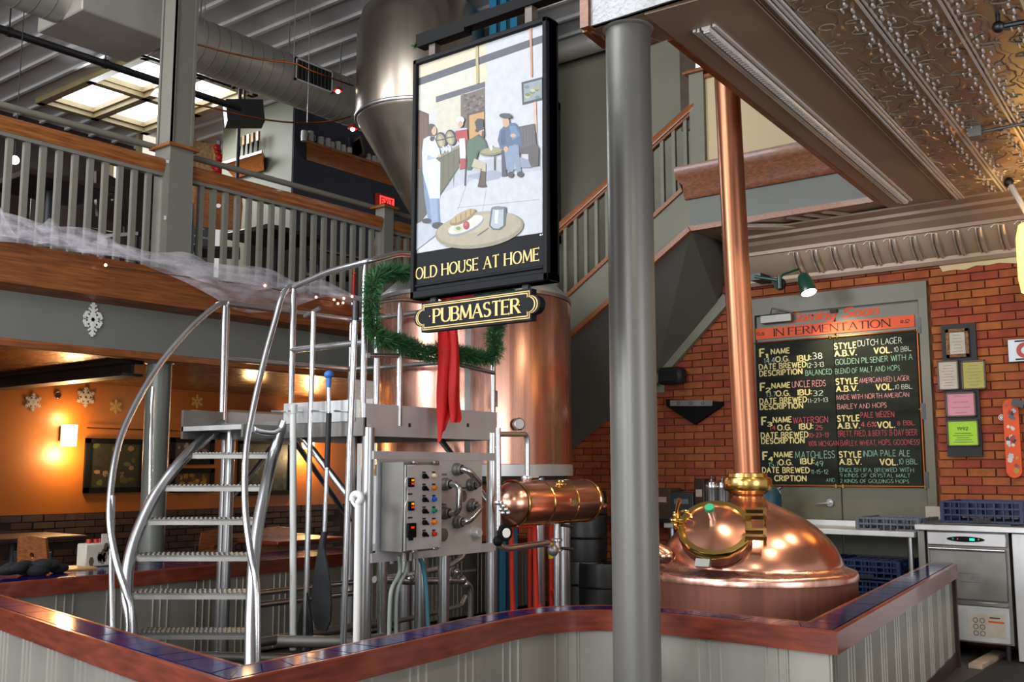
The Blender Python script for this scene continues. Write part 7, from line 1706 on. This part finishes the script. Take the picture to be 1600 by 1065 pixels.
# tray and dish racks
def rack(cx, cy, z, sx, sy, h, m, label, cells=True):
    t = thing('dish_rack', label, 'rack', (cx, cy, z), 'dish racks'); w_ = .012; bars = MB()
    n = max(1, int(round(h/.05)))
    for i in range(n+1):
        zz_ = z+.006+i*(h-.012)/n
        for a_, b_ in (((-1, -1), (1, -1)), ((1, -1), (1, 1)), ((1, 1), (-1, 1)), ((-1, 1), (-1, -1))): bars.bar((cx+a_[0]*sx/2, cy+a_[1]*sy/2, zz_), (cx+b_[0]*sx/2, cy+b_[1]*sy/2, zz_), w_, .014)
    bars.build('rim', m, t, smooth=False); up_ = MB(); k = 9
    for i in range(k+1):
        u = -.5+i/k
        for s_ in (-1, 1): up_.bar((cx+s_*sx/2, cy+u*sy, z), (cx+s_*sx/2, cy+u*sy, z+h), .008 if 0 < i < k else .03, .02, (1, 0, 0)); up_.bar((cx+u*sx, cy+s_*sy/2, z), (cx+u*sx, cy+s_*sy/2, z+h), .02, .008 if 0 < i < k else .03, (1, 0, 0))
    up_.build('wall_slat', m, t, smooth=False)
    g_ = MB()
    for i in range(1, 6):
        u = -.5+i/6; g_.bar((cx+u*sx, cy-sy/2, z+h*.6), (cx+u*sx, cy+sy/2, z+h*.6), .005, h*.6); g_.bar((cx-sx/2, cy+u*sy, z+h*.6), (cx+sx/2, cy+u*sy, z+h*.6), .005, h*.6)
        g_.bar((cx+u*sx, cy-sy/2, z+.006), (cx+u*sx, cy+sy/2, z+.006), .012, .008); g_.bar((cx-sx/2, cy+u*sy, z+.006), (cx+sx/2, cy+u*sy, z+.006), .012, .008)
    g_.build('divider_grid', m, t, smooth=False)
    mb = MB(); mb.box((cx-sx/2-.008, cy-.06, z+.002), (cx-sx/2-.002, cy+.06, z+.035)); mb.build('hand_grip', 'black_matte', t, smooth=False)
    return t
rack(8.27, 2.66, .886, .48, .46, .095, 'rack_grey', 'low grey dish rack on the worktop in front of the doors')
q = MB().box((8.0, 1.78, .946), (8.5, 2.38, .962), .003).build('steel_tray', 'steel_dark'); tag(q, 'flat steel tray under the blue dish rack', 'tray')
rack(8.26, 1.98, .964, .46, .54, .155, 'rack_blue', 'tall blue glass rack on the tray above the dishwasher')
for i in range(4): rack(8.26, 3.42-.0, .05+i*.155, .46, .50, .14, 'rack_blue', 'blue dish rack under the worktop beside the kettle, ' + ('bottom', 'second', 'third', 'top')[i] + ' of its stack')
for i in range(4): rack(8.26, 2.84, .05+i*.155, .46, .50, .14, 'rack_blue', 'blue dish rack nearest the dishwasher under the worktop, ' + ('bottom', 'second', 'third', 'top')[i] + ' of its stack')
t = MB().box((7.99, 2.5, .0), (XW-.1, 4.4, .045)).build('floor_dolly', 'black_matte'); tag(t, 'low black dolly under the stacked dish racks', 'dolly')
# small white card by the tray
a = PX(1458, 792, 8.5); t = MB().box((8.5, a.y-.05, .946), (8.51, a.y+.06, 1.06)).build('outlet_plate', 'paper'); tag(t, 'small pale cover plate behind the blue rack', 'plate')
# blue water jug and wires behind the stack
q = PX(1203, 800, 8.2); t = thing('water_jug', 'blue plastic water jug behind the kettle stack', 'jug', (8.15, q.y, .886)); MB().lathe((8.15, q.y, .886), [(0, 0), (.115, 0), (.12, .03), (.12, .12), (.112, .13), (.12, .15), (.12, .25), (.09, .30), (.04, .33), (.04, .36), (0, .36)], 28).build('body', 'blue_steel_dark', t); MB().cyl((8.15, q.y, 1.24), (8.15, q.y, 1.27), .045).build('cap', 'rack_blue', t)
t = thing('wire_bunch', 'tangle of blue and white wires beside the stack flange', 'wires', (8.3, q.y, .9)); r_ = random.Random(3)
for i in range(7):
    b0 = PX(1200+i*4, 775-i*2, 8.3); mb = MB(); mb.tube(cat_rom([(8.3, q.y, .9), (8.3, q.y+.02, 1.15), b0+Vector((0, 0, .02)), b0+Vector((0, r_.uniform(-.06, .06), r_.uniform(-.09, .06)))], 5), .0035, 5); mb.build('wire', 'rack_blue' if i % 3 == 0 else 'white_paint', t)
# coffee urns, boxes and bottles on the back shelf left of the stack
sh = thing('back_shelf', 'black wire shelf against the brick wall left of the kettle', 'shelf', (8.2, 4.9, 0))
for z in (.3, .9): MB().box((8.15, 4.60, z-.02), (XW-.05, 5.6, z)).build('shelf_board', 'black_matte', sh, smooth=False)
for x in (8.17, XW-.07):
    for y in (4.63, 5.57): MB().cyl((x, y, 0), (x, y, .92), .012).build('post', 'steel_dark', sh)
for i, (px, z) in enumerate(((1112, .886), (1129, .886))):
    q = PX(px, 780, 8.3); t = thing('coffee_urn', ('nearer polished steel urn left of the brass flange', 'polished steel urn half hidden by the brass flange')[i], 'urn', (8.3, q.y, z), 'steel urns'); MB().lathe((8.3, q.y, z), [(0, 0), (.06, 0), (.06, .30), (.063, .31), (.05, .35), (.02, .37), (.008, .375), (.008, .39), (.014, .40), (0, .415)], 24).build('body', 'steel_pipe', t); mb = MB(); mb.tube([(8.24, q.y, z+.05), (8.2, q.y, z+.05), (8.2, q.y, z+.02)], .01, 8); mb.build('spigot', 'black_gloss', t)
for i, (px, w_, h_, m_, lab) in enumerate(((1042, .20, .28, 'frame_brown', 'brown carton on the black shelf beside the grey column'), (1074, .24, .26, 'dark_plastic', 'dark grey box in the middle of the black shelf'), (1102, .10, .38, 'dark_wood', 'tall narrow box with a small pale logo beside the urns'))):
    q = PX(px, 800, 8.35); t = thing('storage_box', lab, 'box', (8.35, q.y, .9), 'boxes on the black shelf'); zq = .9 if q.y-w_/2 > 4.58 else .886; MB().box((8.24, q.y-w_/2, zq), (8.45, q.y+w_/2, zq+h_), .006).build('carton', m_, t); mb = MB(); mb.box((8.236, q.y-w_*.3, .9+h_*.55), (8.24, q.y+w_*.3, .9+h_*.72)); mb.build('print_panel', 'threshold' if i != 1 else 'grey_plastic', t, smooth=False)
# steel kegs on the floor under the shelf and beyond the column
def keg(x, y, z, lab):
    t = thing('beer_keg', lab, 'keg', (x, y, z), 'steel kegs'); MB().lathe((x, y, z), [(0, .02), (.17, .02), (.185, 0), (.19, .06), (.19, .18), (.2, .19), (.19, .20), (.19, .38), (.2, .39), (.19, .40), (.19, .52), (.185, .58), (.17, .56), (0, .54)], 32).build('body', 'steel_dark', t, angle=25); MB().cyl((x, y, z+.54), (x, y, z+.57), .03).build('valve', 'brass', t)
for i, (px, D, z) in enumerate(((915, 8.9, 0), (941, 8.7, 0), (915, 8.9, .585))): p = PD(px, D, 0); keg(p.x, p.y, z, ('lower steel keg of the pair right of the mash tun leg', 'steel keg standing just left of the grey column', 'steel keg stacked on top of another right of the mash tun')[i])
# ---- fittings on the tin ceiling and lamp at the right edge
q = PZ(1525, 208, ZC-.03); t = MB().obox(q, (d_, nrm_, (0, 0, 1)), (.05, .035, .03)).build('junction_box', 'steel_dull', smooth=False); tag(t, 'small grey junction box on the tin ceiling', 'box')
a = PZ(1532, 206, ZC-.02); b_ = PZ(1640, 185, ZC-.02); t = MB().tube([a, b_], .010, 8).build('ceiling_conduit', 'steel_dull'); tag(t, 'thin conduit running right from the junction box', 'pipe')
a = PZ(1560, 42, ZC-.06); b_ = PZ(1700, 15, ZC-.06); t = thing('ceiling_rod', 'dark rod with a fluffy sprig at the top right of the tin ceiling', 'rod', a)
MB().tube([a, b_], .012, 8).build('rod', 'steel_dark', t); MB().sphere(a, .028, 10).build('end_knob', 'steel_dark', t); mb = sprig((a+b_)/2, .08, 140, 5); mb.build('sprig', 'needle', t, smooth=False); MB().cyl((a.x, a.y, ZC), a, .01).build('drop', 'steel_dark', t)
a = PZ(1576, 285, ZC-.03); xl = a.x; b_ = PX(1604, 332, xl); c_ = PX(1634, 400, xl)
t = thing('pendant_lamp', 'yellow glowing pendant shade at the right edge of the view', 'lamp', c_)
MB().lathe(c_, [(.165, -.24), (.18, -.14), (.18, .14), (.16, .23)], 32).build('shade', 'lamp_yellow', t); MB().cyl(c_+Vector((0, 0, -.1)), (c_.x, c_.y, ZC), .006, seg=8).build('rod', 'steel_dark', t)
mb = MB(); mb.tube([a, b_], .020, 8); mb.build('arm', 'white_plastic', t); MB().sphere(a, .035, 10).build('arm_joint', 'steel_dark', t)
mb = MB(); mb.bar(c_+Vector((0, 0, .2)), c_+Vector((0, 0, .215)), .34, .02, (0, 1, 0)); mb.build('spider', 'steel_dark', t)
point('pendant_bulb', tuple(c_), 9, (1, .75, .4), .06)
point('kettle_spot', (4.9, 2.1, 3.3), 90, (1, .86, .66), .03, spot=70, target=(5.75, 2.7, 1.0))
point('kettle_spot', (5.6, 1.2, 3.3), 60, (1, .86, .66), .03, spot=70, target=(5.85, 2.6, 1.0))
bpy.context.view_layer.update()
